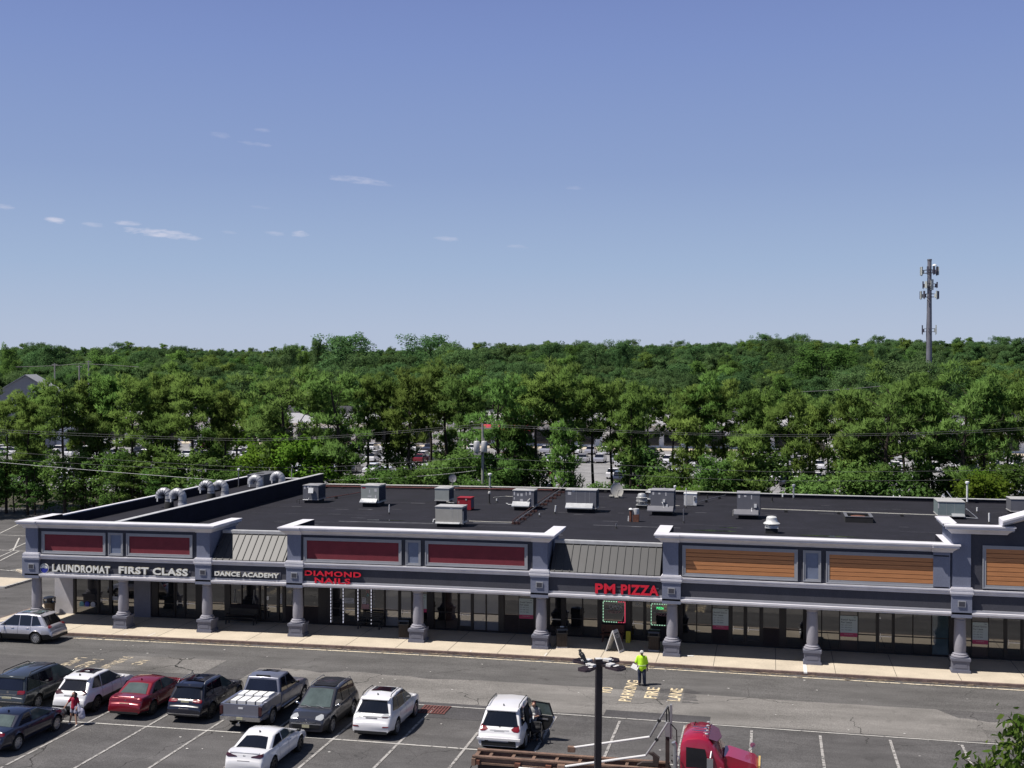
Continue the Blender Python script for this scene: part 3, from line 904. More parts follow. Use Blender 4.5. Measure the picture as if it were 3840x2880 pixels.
# ---------------------------------------------------------------- shop signs
mat("sign_white", (0.80, 0.79, 0.74), rough=.45, var=.04)
mat("sign_return", (0.45, 0.42, 0.33), rough=.5, var=.05)
mat("sign_red", (0.62, 0.012, 0.035), rough=.4, var=.05, emit=(0.62, 0.012, 0.035, .05))
mat("sign_red_side", (0.10, 0.006, 0.012), rough=.6, var=.05)
mat("raceway", (0.10, 0.10, 0.125), rough=.7, var=.05)
mat("sign_blue", (0.02, 0.035, 0.30), rough=.5, var=.05)
mat("black_plastic", (0.012, 0.012, 0.013), rough=.5, var=.1)
def channel_sign(label, words, face, side, raceway=None, name="shop_sign"):
    """words: (text, x0, x1, z0, z1, weight)"""
    xs = [w[1] for w in words] + [w[2] for w in words]; zs = [w[3] for w in words]
    cx = (min(xs) + max(xs)) / 2; z0 = min(zs)
    o = thing(name, label, "sign", (cx, FY, z0 + lift(cx)))
    b = MB()
    for (t, x0, x1, za, zb, wt) in words:
        n = len(b.f)
        b.mat(0)
        text_mb(b, t, 1.0, Matrix.Translation((0, -.15, 0)) @ facing((x0 + x1) / 2, FY, (za + zb) / 2), depth=.0, weight=wt, spacing=1.1, width=x1 - x0, height=zb - za)
        b.mat(1)
        text_mb(b, t, 1.0, Matrix.Translation((0, -.085, 0)) @ facing((x0 + x1) / 2, FY, (za + zb) / 2), depth=.06, weight=wt - .012, spacing=1.1, width=(x1 - x0) * .992, height=(zb - za) * .985)
    b.build("lettering", [face, side], o, world=True, lifted=False).location.z += lift(cx)
    if raceway:
        b = MB()
        for (x0, x1, za, zb) in raceway: b.box(x0, x1, FY - .03, FY - .001, za, zb)
        q = b.build("raceway", ["raceway"], o, world=True); q.location.z += lift(cx)
    return o
s1 = channel_sign("white raised LAUNDROMAT letters with a round blue and white badge on the dark band", [("LAUNDROMAT", -43.98, -39.98, 3.57, 4.03, .04)], "sign_white", "sign_return", raceway=[(-44.3, -39.9, 3.74, 3.86)])
b = MB()
b.lathe([(.30, -.07), (.30, .0)], (-44.58, FY - .01, 3.76), 28, 'y'); b.mat(1)
b.lathe([(.29, -.002), (.29, .0)], (-44.58, FY - .083, 3.76), 28, 'y')
b.mat(1)
pts = [(.27 * math.cos(math.pi + t * math.pi / 14), .27 * math.sin(math.pi + t * math.pi / 14)) for t in range(15)]
b = MB(); b.lathe([(.30, -.07), (.30, .0)], (-44.58, FY - .01, 3.77), 28, 'y'); b.mat(1)
b.prism([(-44.58 + p[0], 3.76 + p[1] * 1.0) for p in pts] + [(-44.36, 3.79), (-44.5, 3.74), (-44.65, 3.80), (-44.8, 3.76)], 'y', FY - .095, FY - .081)
b.mat(2)
for t in range(11):
    a = math.radians(20 + 14 * t); b.box(-44.58 + .235 * math.cos(a) - .018, -44.58 + .235 * math.cos(a) + .018, FY - .09, FY - .081, 3.77 + .235 * math.sin(a) - .02, 3.77 + .235 * math.sin(a) + .02)
b.build("badge", ["sign_white", "sign_blue", "raceway"], s1, world=True)
channel_sign("white raised FIRST CLASS letters on the dark band left of the second pilaster", [("FIRST CLASS", -39.38, -34.72, 3.59, 4.03, .042)], "sign_white", "sign_return", raceway=[(-39.5, -34.6, 3.78, 3.90)])
channel_sign("small white DANCE ACADEMY letters on a dark backing under the first metal roof", [("DANCE ACADEMY", -32.95, -28.78, 3.66, 3.93, .042)], "sign_white", "sign_return", raceway=[(-33.0, -28.7, 3.60, 4.0)])
channel_sign("two line red DIAMOND NAILS letters on the dark band", [("DIAMOND", -27.12, -23.58, 3.86, 4.17, .032), ("NAILS", -26.5, -24.25, 3.44, 3.77, .032)], "sign_red", "sign_red_side")
channel_sign("large red PM PIZZA letters on the dark band under the second metal roof", [("PM", -9.66, -8.52, 3.52, 4.09, .04), ("PIZZA", -8.2, -6.08, 3.52, 4.09, .04)], "sign_red", "sign_red_side", raceway=[(-9.6, -6.1, 3.88, 3.94)])

# ---------------------------------------------------------------- posters, window signs and strings of lamps
mat("poster", (0.42, 0.48, 0.48), rough=.35, var=.04)
mat("poster_ink", (0.03, 0.04, 0.045), rough=.5, var=0)
mat("poster_pink", (0.42, 0.02, 0.10), rough=.4, var=.05)
mat("led_white", (0.8, 0.8, 0.85), rough=.4, var=0, emit=(0.85, 0.85, 1.0, .55))
mat("led_green", (0.1, 0.8, 0.3), rough=.4, var=0, emit=(0.65, 1.0, 0.75, .5))
mat("led_red", (0.8, 0.1, 0.15), rough=.4, var=0, emit=(0.95, 0.10, 0.18, .5))
mat("neon_green", (0.1, 0.9, 0.3), rough=.4, var=0, emit=(0.1, 1.0, 0.3, .9))
mat("film_grey", (0.20, 0.20, 0.20), rough=.5, var=.1)
mat("film_pink", (0.30, 0.16, 0.17), rough=.5, var=.1)
mat("film_teal", (0.10, 0.28, 0.30), rough=.5, var=.1)
mat("film_purple", (0.19, 0.10, 0.36), rough=.5, var=.1)
mat("card", (0.38, 0.38, 0.40), rough=.6, var=.06)
PYF = SY - .03
def lease_poster(x0, x1, z0, z1, label):
    o = thing("lease_poster", label, "poster", ((x0 + x1) / 2, PYF, z0 + lift(x0)), group="lease posters in the shop windows")
    w = x1 - x0; h = z1 - z0
    b = MB(); b.box(-w / 2, w / 2, -.006, 0, h * .19, h); b.build("sheet", "poster", o)
    b = MB(); b.box(-w / 2, w / 2, -.0065, 0, 0, h * .189); b.mat(1)
    text_mb(b, "Retail Space", 1, facing(0, -.009, h * .12), weight=.01, width=w * .5, height=.04)
    b.build("pink_band", ["poster_pink", "poster"], o)
    b = MB()
    for t, zz_, ww, hh in (("Retail Space", .80, .84, .095), ("For Lease", .685, .62, .085), ("201 640 5223", .555, .62, .05), ("201 989 9423", .44, .62, .05), ("201 742 8800", .325, .62, .05)):
        text_mb(b, t, 1, facing(-w / 2 + w * (.06 + ww / 2), -.008, h * zz_), weight=.012 if hh > .06 else 0, width=w * ww, height=h * hh)
    b.box(w * .28, w * .42, -.008, -.0062, h * .91, h * .93)
    b.build("lettering", "poster_ink", o)
lease_poster(-21.44, -20.62, 1.2, 2.32, "white lease poster half hidden by the column beside the grey blinds")
lease_poster(-14.80, -13.94, 1.10, 2.32, "white lease poster left of the fifth pilaster, over a brown lower wall")
lease_poster(-3.27, -2.37, 1.06, 2.27, "white lease poster beside the glazed double door of the dark empty shop")
lease_poster(3.90, 4.85, 1.02, 2.22, "white lease poster over a window with a beige strip, right of the column")
lease_poster(11.01, 11.83, .98, 2.2, "white lease poster at the far right beyond the last column")

def lamp_string(name, pts, n, mname, label, seg=.10):
    o = thing(name, label, "light string", (pts[0][0], SY, pts[0][1] + lift(pts[0][0])))
    b = MB(); tot = sum((Vector(pts[i + 1]) - Vector(pts[i])).length for i in range(len(pts) - 1))
    k = MB()
    for i in range(len(pts) - 1):
        a = Vector(pts[i]); c = Vector(pts[i + 1]); L_ = (c - a).length; m_ = max(1, int(L_ / (seg * 1.9)))
        for j in range(m_):
            p = a.lerp(c, (j + .25) / m_); q = a.lerp(c, (j + .78) / m_)
            dx = .018
            b.box(min(p.x, q.x) - dx, max(p.x, q.x) + dx, SY - .075, SY - .045, min(p.y, q.y) - dx, max(p.y, q.y) + dx)
        k.tube([(a.x, SY - .05, a.y), (c.x, SY - .05, c.y)], .008, 5)
    b.build("lamp", mname, o, world=True).location.z += lift(pts[0][0])
    k.build("cord", "black_plastic", o, world=True).location.z += lift(pts[0][0])
    return o
LS = "white lamp strings framing the nail shop"
lamp_string("light_string", [(-26.85, 2.72), (-26.85, .3)], 16, "led_white", "leftmost upright of the white lamp strings round the nail shop window")
lamp_string("light_string", [(-26.03, 2.72), (-26.03, .3)], 16, "led_white", "white upright lamp string left of the nail shop door")
lamp_string("light_string", [(-25.06, 2.72), (-25.06, .3)], 16, "led_white", "white upright lamp string right of the nail shop door")
lamp_string("light_string", [(-24.19, 2.72), (-24.19, .3)], 16, "led_white", "white upright lamp string through the middle of the window lettered NAILS")
lamp_string("light_string", [(-26.7, 2.62), (-23.4, 2.62)], 22, "led_white", "long level lamp string along the head of the nail shop front")
def window_word(txt, x, ztop, step, mats, label, h=.17):
    o = thing("window_lettering", label, "window sign", (x, SY, ztop - step * len(txt)))
    for i, ch in enumerate(txt):
        b = MB(); text_mb(b, ch, h * 1.35, facing(x, SY + .04, ztop - step * i + lift(x)), weight=.01)
        b.build("letter", mats[i % len(mats)], o, world=True)
window_word("NAILS", -24.45, 2.33, .215, ["film_pink", "film_teal", "film_grey", "film_grey", "film_purple"], "upright coloured NAILS lettering on the glass beside the lamp string")
window_word("CANDLES", -24.02, 2.38, .165, ["film_grey"], "upright grey lettering on the glass right of the coloured NAILS", .13)
def notice(x0, x1, z0, z1, label, mname="card", lines=0, name="notice"):
    b = MB(); b.box(x0, x1, SY + .026, SY + .031, z0, z1); b.mat(1)
    for i in range(lines):
        zz_ = z1 - (i + .7) * (z1 - z0) / (lines + .4); b.box(x0 + .06, x1 - .06 - (i % 2) * .08, SY + .022, SY + .0255, zz_ - .012, zz_ + .012)
    o = b.build(name, [mname, "poster_ink"], lifted=True)
    tag(o, label, "notice")
notice(-25.98, -25.35, 1.55, 1.88, "wide grey notice on the left leaf of the nail shop door", lines=3)
notice(-24.82, -24.55, 1.55, 1.95, "small pale notice on the window beside the lamp string, above a pink patch", lines=3)
notice(-24.85, -24.35, 1.2, 1.53, "dull pink patch on the glass under the small pale notice", "film_pink")
notice(-31.2, -31.05, 1.55, 1.8, "small white card on the dance school door", "sign_white", 1)
notice(-8.34, -8.14, 1.5, 1.88, "blank pale sheet between the pizza window and door", "card")
notice(-30.28, -30.14, 1.35, 2.0, "strip of pale cards on the narrow side light of the dance school", "card", 3)
notice(-42.0, -41.62, 1.15, 1.4, "pale blue card in the laundry window beside its door", "card", 1)
b = MB(); text_mb(b, "353", 1, facing(-7.65, SY + .008, 2.29), width=.32, height=.15, weight=.01)
tag(b.build("house_number", "card", lifted=True), "pale house number on the glass of the pizza door", "number")
notice(6.0, 6.12, 2.12, 2.22, "tiny white card at the corner of the door left of the teal window", "sign_white", 0)
for (x, dx, lab) in ((-33.35, .2, "pale dancer figure on the leftmost dance school window"), (-32.05, .18, "faint dancer figure on the window by the bench"), (-29.45, .14, "faint dancer figure on the window behind the third column")):
    b = MB(); z = 1.3
    b.ball((x, SY + .03, z + .82), (.055, .012, .06), 8, 5)
    b.tube([(x, SY + .03, z + .76), (x - .02, SY + .03, z + .42)], [.035, .03], 6); b.tube([(x - .03, SY + .03, z + .42), (x - .09, SY + .03, z)], [.028, .02], 6); b.tube([(x, SY + .03, z + .42), (x + .08, SY + .03, z)], [.028, .02], 6)
    tag(b.build("window_decal", "film_grey", lifted=True), lab, "decal")
# laundry: blue and white baskets shown behind the glass
for i, (x, mn, lab) in enumerate(((-44.25, "film_teal", "pale blue bundle behind the laundry window, leftmost of three"), (-43.85, "sign_blue", "dark blue bundle behind the laundry window, middle of three"), (-43.42, "card", "pale grey bundle behind the laundry window, nearest the door"))):
    b = MB(); b.ball((x, SY + .03, .82), (.18, .03, .17), 10, 6); b.box(x - .17, x + .17, SY + .0, SY + .045, .66, .7)
    tag(b.build("laundry_bundle", mn, lifted=True), lab, "bundle")

def pizza_window(x0, x1, z0, z1, label, neon, cut):
    o = thing("window_sign", label, "window sign", ((x0 + x1) / 2, SY, z0 + lift(x0)))
    b = MB(); n = 9
    for i in range(n):
        for (za) in (z0, z1):
            a = x0 + (x1 - x0) * (i + .15) / n; c = x0 + (x1 - x0) * (i + .75) / n
            b.mat(1 if (i > n * .62 and not cut) else 0); b.box(a, c, SY - .05, SY - .02, za - .02, za + .02)
    for i in range(7):
        a = z0 + (z1 - z0) * (i + .15) / 7; c = z0 + (z1 - z0) * (i + .75) / 7
        b.mat(0); b.box(x0 - .02, x0 + .02, SY - .05, SY - .02, a, c)
        b.mat(0 if cut else 1); b.box(x1 - .02, x1 + .02, SY - .05, SY - .02, a - .03, c + .05)
    b.build("lamp_border", ["led_green", "led_red"], o, world=True, lifted=True)
    cx = (x0 + x1) / 2; w = x1 - x0
    b = MB()
    if neon:
        text_mb(b, "PIZZA", 1, facing(cx - .12, SY - .03, z1 - .24), width=.42, height=.13, weight=.02)
        b.build("neon", "neon_green", o, world=True, lifted=True)
    else:
        text_mb(b, "OPEN", 1, facing(cx + .09, SY - .008, z1 - .30), width=.80, height=.26, weight=.02)
        b.build("lettering", "card", o, world=True, lifted=True)
    b = MB(); b.box(x0 + .12, x1 - .12, SY - .012, SY + .02, z1 - .50, z1 - .44); b.build("strip", "film_grey", o, world=True, lifted=True)
    b = MB(); text_mb(b, "PIZZA", 1, facing(cx + .03, SY - .008, z1 - .62), width=.78, height=.15, weight=.01); b.build("lettering", "film_pink", o, world=True, lifted=True)
pizza_window(-9.70, -8.40, 1.16, 2.38, "pizza shop window sign with OPEN and PIZZA in a green and red lamp border", False, False)
pizza_window(-6.85, -5.55, 1.12, 2.36, "window sign with green lamp border and glowing green word, half behind a column", True, True)

# ---------------------------------------------------------------- rooftop plant
RZ = 5.342
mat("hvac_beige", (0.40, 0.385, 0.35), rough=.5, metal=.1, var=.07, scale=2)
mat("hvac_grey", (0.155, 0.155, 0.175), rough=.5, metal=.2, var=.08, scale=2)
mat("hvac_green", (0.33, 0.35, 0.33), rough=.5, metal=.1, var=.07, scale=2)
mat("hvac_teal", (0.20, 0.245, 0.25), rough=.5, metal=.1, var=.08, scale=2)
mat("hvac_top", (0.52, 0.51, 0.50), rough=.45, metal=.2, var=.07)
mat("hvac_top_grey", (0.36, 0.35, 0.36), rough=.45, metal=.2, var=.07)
mat("galv", (0.55, 0.56, 0.58), rough=.35, metal=.55, var=.12, scale=3)
mat("louvre_blue", (0.06, 0.075, 0.13), rough=.5, var=.1)
mat("curb_black", (0.018, 0.018, 0.02), rough=.9, var=.2)
mat("red_paint", (0.30, 0.012, 0.022), rough=.5, var=.12)
mat("rust", (0.14, 0.055, 0.035), rough=.85, var=.4, scale=5, speck=.3)
mat("rust_dark", (0.060, 0.024, 0.022), rough=.85, var=.4, scale=4)
mat("pvc_white", (0.72, 0.72, 0.72), rough=.5, var=.05)
mat("sticker", (0.55, 0.54, 0.55), rough=.6, var=.05)
HG = "packaged air conditioners standing on the black roof"
def hvac(x, y, w, d, h, body, top, label, hood=None, base=.28, fan=(.72, .5), louvre=True, stickers=((.2, .75, .12, .16), (.55, .8, .2, .1)), pipes=(), z=RZ, seams=(), rz=0.0, handle=False, logo=None):
    """x = left front corner, y = front face"""
    o = thing("air_conditioner", label, "air conditioner", (x + w / 2, y + d / 2, z + lift(x)), rz, HG)
    b = MB(); b.box(-w / 2 + .1, w / 2 - .1, -d / 2 + .06, d / 2 - .06, 0, base); b.build("roof_curb", "curb_black", o)
    b = MB(); b.box(-w / 2, w / 2, -d / 2, d / 2, base, h - .05)
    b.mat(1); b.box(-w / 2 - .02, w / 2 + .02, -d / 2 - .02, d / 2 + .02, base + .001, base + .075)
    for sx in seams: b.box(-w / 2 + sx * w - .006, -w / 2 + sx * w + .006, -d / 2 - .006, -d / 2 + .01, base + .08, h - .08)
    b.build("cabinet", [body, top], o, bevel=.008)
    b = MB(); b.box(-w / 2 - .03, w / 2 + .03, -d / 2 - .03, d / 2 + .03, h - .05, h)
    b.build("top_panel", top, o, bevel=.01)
    b = MB(); r = min(.36, d * .32)
    fx, fy = -w / 2 + fan[0] * w, -d / 2 + fan[1] * d
    b.lathe([(r + .04, h + .001), (r + .04, h + .03), (r, h + .03)], (fx, fy, 0), 20); b.mat(1); b.lathe([(r, h + .006), (r, h + .012)], (fx, fy, 0), 20)
    b.mat(2)
    for t in range(5):
        a = t * 1.2566; b.cbox((fx + r * .5 * math.cos(a), fy + r * .5 * math.sin(a), h + .016), (r * .9, .10, .006), a)
    for t in range(3): b.lathe([(r * (.35 + .28 * t) + .012, h + .03), (r * (.35 + .28 * t), h + .036)], (fx, fy, 0), 16) if False else None
    b.build("fan", [top, "black_hole", "hvac_grey"], o)
    if louvre:
        b = MB(); n = max(6, int((h - base) / .09)); z0 = base + .14; z1 = h - .14
        b.box(w / 2 + .001, w / 2 + .008, -d / 2 + .08, d / 2 - .08, z0, z1); b.mat(1)
        for k in range(n): zz_ = z0 + (z1 - z0) * (k + .5) / n; b.box(w / 2 + .006, w / 2 + .024, -d / 2 + .09, d / 2 - .09, zz_ - .014, zz_ + .014)
        b.build("coil_guard", ["black_hole", "louvre_blue"], o)
    if hood:
        hx0, hx1, hd, hh, hm = hood
        x0, x1 = -w / 2 + hx0 * w, -w / 2 + hx1 * w; zt = base + hh
        b = MB(); b.prism([(-d / 2 - .005, zt), (-d / 2 - hd, zt - hh * .72), (-d / 2 - hd, zt - hh * .9), (-d / 2 - .005, base + .02)], 'x', x0, x1)
        b.build("intake_hood", hm, o)
    b = MB()
    for (sx, sz, sw, sh) in stickers: b.box(-w / 2 + sx * w - sw / 2, -w / 2 + sx * w + sw / 2, -d / 2 - .006, -d / 2 - .001, base + sz * (h - base) - sh / 2, base + sz * (h - base) + sh / 2)
    if stickers: b.build("data_plate", "sticker", o)
    if logo:
        b = MB(); b.box(-w / 2 + .08, -w / 2 + .36, -d / 2 - .008, -d / 2 - .001, h - .24, h - .15); b.build("badge", logo, o)
    for pt in pipes:
        b = MB(); b.tube([(-w / 2 + p[0], -d / 2 - p[1], p[2]) for p in pt[0]], pt[1], 7); b.build("conduit", pt[2], o)
    return o
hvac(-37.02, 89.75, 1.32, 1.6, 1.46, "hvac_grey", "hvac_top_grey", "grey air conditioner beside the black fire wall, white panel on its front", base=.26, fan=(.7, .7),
     stickers=((.12, .84, .13, .24), (.34, .88, .16, .14), (.52, .84, .06, .24)), pipes=(([(.1, .25, .3), (.55, .25, .3), (.6, .2, .45)], .03, "pvc_white"), ([(-.4, .3, .04), (-.4, .3, .3), (-.05, .28, .36)], .022, "curb_black"), ([(-.1, .5, .0), (-.1, .5, .34), (.25, .4, .4)], .022, "curb_black")))
b = MB(); b.cbox((-36.29, 89.62, 6.45), (.42, .05, .42), rx=-.2); q = b.build("access_panel", "pvc_white", bpy.data.objects["air_conditioner"], world=True)
hvac(-31.52, 88.25, 1.46, 1.75, 1.68, "hvac_green", "hvac_top", "pale green grey air conditioner with a small red badge and bright sloped hood", hood=(0, .93, .42, .34, "galv"), base=.30,
     stickers=((.16, .22, .18, .09), (.48, .38, .32, .1), (.48, .66, .08, .26), (.82, .72, .2, .22), (.82, .35, .1, .26), (.5, .08, .4, .05)), logo="red_paint")
hvac(-26.02, 90.1, 1.16, 1.5, 1.36, "hvac_green", "hvac_top", "small pale air conditioner standing just behind the red cabinet", base=.34, fan=(.55, .5), stickers=(), pipes=(([(1.0, .1, .3), (1.4, .5, .3), (1.7, .4, .25)], .03, "hvac_top"),))
hvac(-22.45, 77.85, 1.9, 1.35, 1.40, "hvac_beige", "hvac_top", "wide beige air conditioner nearest the front edge of the roof", base=.22, fan=(.78, .5), seams=(.64, .84), hood=(.02, .92, .22, .12, "galv"),
     stickers=((.6, .88, .18, .08),), pipes=(([(.1, -.2, .5), (-.12, .0, .48), (-.15, .05, .3)], .035, "pvc_white"), ([(1.95, .1, .5), (2.0, .1, .2), (2.0, .1, 1.1)], .025, "galv")))
hvac(-19.28, 88.2, 1.65, 1.4, 1.52, "hvac_grey", "hvac_top", "grey air conditioner with many stickers left of the pipe rack", hood=(.0, .82, .45, .40, "galv"), base=.26,
     stickers=((.08, .8, .1, .3), (.08, .5, .08, .18), (.25, .72, .14, .18), (.42, .72, .18, .2), (.42, .38, .22, .22), (.64, .8, .07, .3), (.82, .85, .15, .3)), fan=(.75, .5),
     pipes=(([(1.15, .02, .45), (1.2, .08, .75), (1.38, .02, .9)], .025, "pvc_white"), ([(-.05, .1, .42), (-.35, .1, .42), (-.35, .1, .48), (-.5, .1, .5)], .028, "pvc_white")))
hvac(-15.1, 87.75, 2.32, 1.45, 1.70, "hvac_grey", "hvac_top", "widest grey air conditioner, right of the pipe rack and left of the dish", hood=(.02, .9, .45, .42, "galv"), base=.28, fan=(.22, .5), seams=(.35, .64, .78),
     stickers=((.13, .8, .26, .22), (.26, .93, .2, .08)))
b = MB(); hx = -14.2
hvac(-8.70, 87.7, 1.72, 1.5, 1.84, "hvac_grey", "hvac_top_grey", "tall grey air conditioner between the two round fans and the white cabinet", hood=(-.12, .98, .5, .42, "hvac_grey"), base=.26, fan=(.5, .6),
     stickers=((.12, .84, .13, .2), (.38, .84, .15, .12), (.66, .82, .08, .24)), pipes=(([(.85, .05, .95), (.9, .1, .9), (1.0, .1, .6), (1.0, .4, .38)], .03, "pvc_white"),))
b = MB(); b.box(-7.78, -7.62, 87.6, 87.69, 6.42, 6.62); b.box(-7.55, -7.42, 87.58, 87.69, 6.05, 6.25); b.build("switch_box", "pvc_white", bpy.data.objects["air_conditioner.006"], world=True)
hvac(-2.38, 87.2, 1.62, 1.5, 1.86, "hvac_grey", "hvac_top_grey", "tall grey air conditioner standing alone between the white cabinet and the roof hatch", hood=(-.14, .94, .5, .42, "hvac_grey"), base=.26, fan=(.5, .6),
     stickers=((.1, .84, .13, .22), (.36, .86, .17, .12), (.64, .82, .07, .3)), pipes=(([(-.05, .1, .62), (-.28, .1, .62), (-.28, .1, .2)], .022, "hvac_beige"), ([(1.06, .05, .8), (1.06, .1, .6), (1.06, .3, .45)], .035, "pvc_white")))
b = MB(); b.box(-1.16, -.98, 87.1, 87.19, 6.25, 6.5); b.build("switch_box", "pvc_white", bpy.data.objects["air_conditioner.007"], world=True)
hvac(11.98, 91.0, 1.86, 2.4, 1.24, "hvac_teal", "hvac_top", "broad teal grey air conditioner behind the tall right hand parapet, prop at its side", hood=(.5, .98, .42, .22, "galv"), base=.16, fan=(.72, .6), louvre=False, seams=(.32, .62),
     stickers=((.02, .72, .08, .42),), pipes=(([(1.9, .1, .8), (2.7, .3, .1)], .025, "galv"), ([(1.8, .15, .12), (2.72, .3, .1)], .025, "galv"), ([(1.3, -2.4, 1.25), (.95, -2.6, 1.75)], .025, "galv")))
hvac(17.7, 94.9, 2.0, 1.8, 1.15, "hvac_grey", "hvac_top", "air conditioner with a pale rim cut off by the right edge behind the gable", base=.16, fan=(.4, .5), louvre=False, stickers=())
# white cabinet, red cabinet, the low box among the ducts
def cabinet(x, y, w, d, h, m, label, extra=None, name="roof_cabinet", z=RZ):
    o = thing(name, label, "roof cabinet", (x + w / 2, y + d / 2, z + lift(x)))
    b = MB(); b.box(-w / 2, w / 2, -d / 2, d / 2, .06, h - .04); b.build("cabinet", m, o, bevel=.012)
    b = MB(); b.box(-w / 2 - .03, w / 2 + .03, -d / 2 - .03, d / 2 + .03, h - .04, h + .01); b.build("lid", m, o, bevel=.01)
    b = MB(); b.box(-w / 2 + .05, -w / 2 + .15, -d / 2, d / 2, 0, .059); b.box(w / 2 - .15, w / 2 - .05, -d / 2, d / 2, 0, .059); b.build("foot", "curb_black", o)
    if extra: extra(o, w, d, h)
    return o
def ex_red(o, w, d, h):
    b = MB(); b.box(w / 2 + .001, w / 2 + .012, -d / 2 + .1, d / 2 - .1, .2, h - .15); b.build("coil_guard", "louvre_blue", o)
    b = MB(); b.box(-w / 2 + .08, -w / 2 + .14, -d / 2 - .008, -d / 2 - .001, h * .55, h * .72); b.lathe([(.07, -.02), (.07, 0)], (w * .15, -d / 2 - .002, h * .86), 12, 'y'); b.build("label_plate", "hvac_beige", o)
cabinet(-23.35, 87.05, 1.06, 1.0, .98, "red_paint", "squat dark red cabinet standing in front of the small pale air conditioner", ex_red)
def ex_w(o, w, d, h):
    b = MB(); b.box(-w / 2 + .08, w * .22, -d / 2 - .008, -d / 2 - .001, .14, h - .12); b.build("door", "hvac_top", o)
    b = MB(); b.box(w * .3, w * .42, -d / 2 - .05, -d / 2 - .001, h * .45, h * .75); b.build("meter", "hvac_grey", o)
cabinet(-6.68, 93.9, .98, .8, 1.0, "pvc_white", "white upright cabinet with a thin white mast in front", ex_w)
def ex_long(o, w, d, h):
    b = MB(); b.lathe([(.38, h + .012), (.38, h + .03), (.34, h + .03)], (-w * .12, -.4, 0), 18); b.build("fan_ring", "black_hole", o)
cabinet(-44.6, 95.6, 1.5, 3.6, 1.15, "hvac_grey", "long pale topped cabinet behind the goosenecks at the far left roof", ex_long, z=5.862)
# ventilators
mat("fan_white", (0.66, 0.66, 0.64), rough=.4, metal=.2, var=.08, scale=3)
mat("spun_alu", (0.50, 0.50, 0.49), rough=.4, metal=.4, var=.1, scale=3)
def mushroom(x, y, s, label, m, prof, base=.28):
    o = thing("roof_fan", label, "roof fan", (x, y, RZ + lift(x)), 0, "spun metal fans on the roof")
    b = MB(); b.box(-.42 * s, .42 * s, -.42 * s, .42 * s, 0, base); b.build("roof_curb", "curb_black", o)
    b = MB(); b.box(-.46 * s, .46 * s, -.46 * s, .46 * s, base + .001, base + .06); b.build("flange", m, o)
    b = MB(); b.lathe([(r * s, base + h * s) for r, h in prof], (0, 0, 0), 24); b.build("hood", m, o, smooth=40)
    return o
mushroom(-9.72, 91.2, .92, "round spun metal fan with a stacked drum, nearer of the two fans", "spun_alu", [(.25, .06), (.25, .18), (.45, .24), (.48, .30), (.50, .36), (.46, .38), (.46, .62), (.48, .66), (.36, .70), (.34, .88), (.28, .98), (.1, 1.02)])
mushroom(-9.35, 95.2, .85, "low wide spun metal fan half hidden behind the stacked drum fan", "spun_alu", [(.3, .06), (.3, .62), (.58, .64), (.62, .70), (.42, .78), (.40, .92), (.3, 1.0), (.1, 1.02)], .3)
mushroom(.08, 80.2, .95, "white bell shaped roof fan close behind the front cornice", "fan_white", [(.36, .06), (.36, .16), (.40, .18), (.40, .22), (.56, .25), (.58, .31), (.50, .38), (.40, .46), (.37, .60), (.36, .72), (.28, .80), (.1, .83)], .34)
# twin flue
o = thing("roof_flue", "pair of short rusty flues with white and grey caps", "flue", (-9.5, 83.4, RZ + lift(-9.5)))
b = MB(); b.tube([(-.17, 0, 0), (-.17, 0, .82)], .085, 10); b.build("pipe", "rust", o)
b = MB(); b.lathe([(.13, .84), (.16, .88), (.10, .95), (.03, .97)], (-.17, 0, 0), 14); b.build("cap", "pvc_white", o, smooth=40)
b = MB(); b.box(-.02, .40, -.05, .35, 0, .52); b.build("curb", "rust", o)
b = MB(); b.lathe([(.21, .521), (.22, .88), (.21, .92), (.05, .95)], (.19, .15, 0), 18); b.build("cap", "hvac_top", o, smooth=40)
b = MB(); b.tube([(-.36, .3, 0), (-.36, .3, .16)], .05, 8); b.tube([(-.36, .3, .16), (-.36, .3, .36)], .035, 8); b.build("pipe", "pvc_white", o)
# hatch
o = thing("roof_hatch", "low square black roof hatch with a sunken dark lid", "hatch", (6.15, 88.2, RZ + lift(6.1)))
b = MB(); w = .95
for (a0, a1, c0, c1) in ((-w, w, -1.2, -1.0), (-w, w, 1.0, 1.2), (-w, -w + .2, -.998, .998), (w - .2, w, -.998, .998)): b.box(a0, a1, c0, c1, 0, .40)
b.build("curb", "curb_black", o); b = MB(); b.box(-w - .02, w + .02, -1.22, -1.0, .401, .43); b.box(-w - .02, w + .02, 1.0, 1.22, .401, .43); b.box(-w - .02, -w + .2, -.998, .998, .401, .43); b.box(w - .2, w + .02, -.998, .998, .401, .43); b.build("rim", "hvac_grey", o)
b = MB(); b.lathe([(.62, .2), (.5, .34), (.2, .38)], (0, 0, 0), 20); b.build("lid", "rust", o, smooth=50)
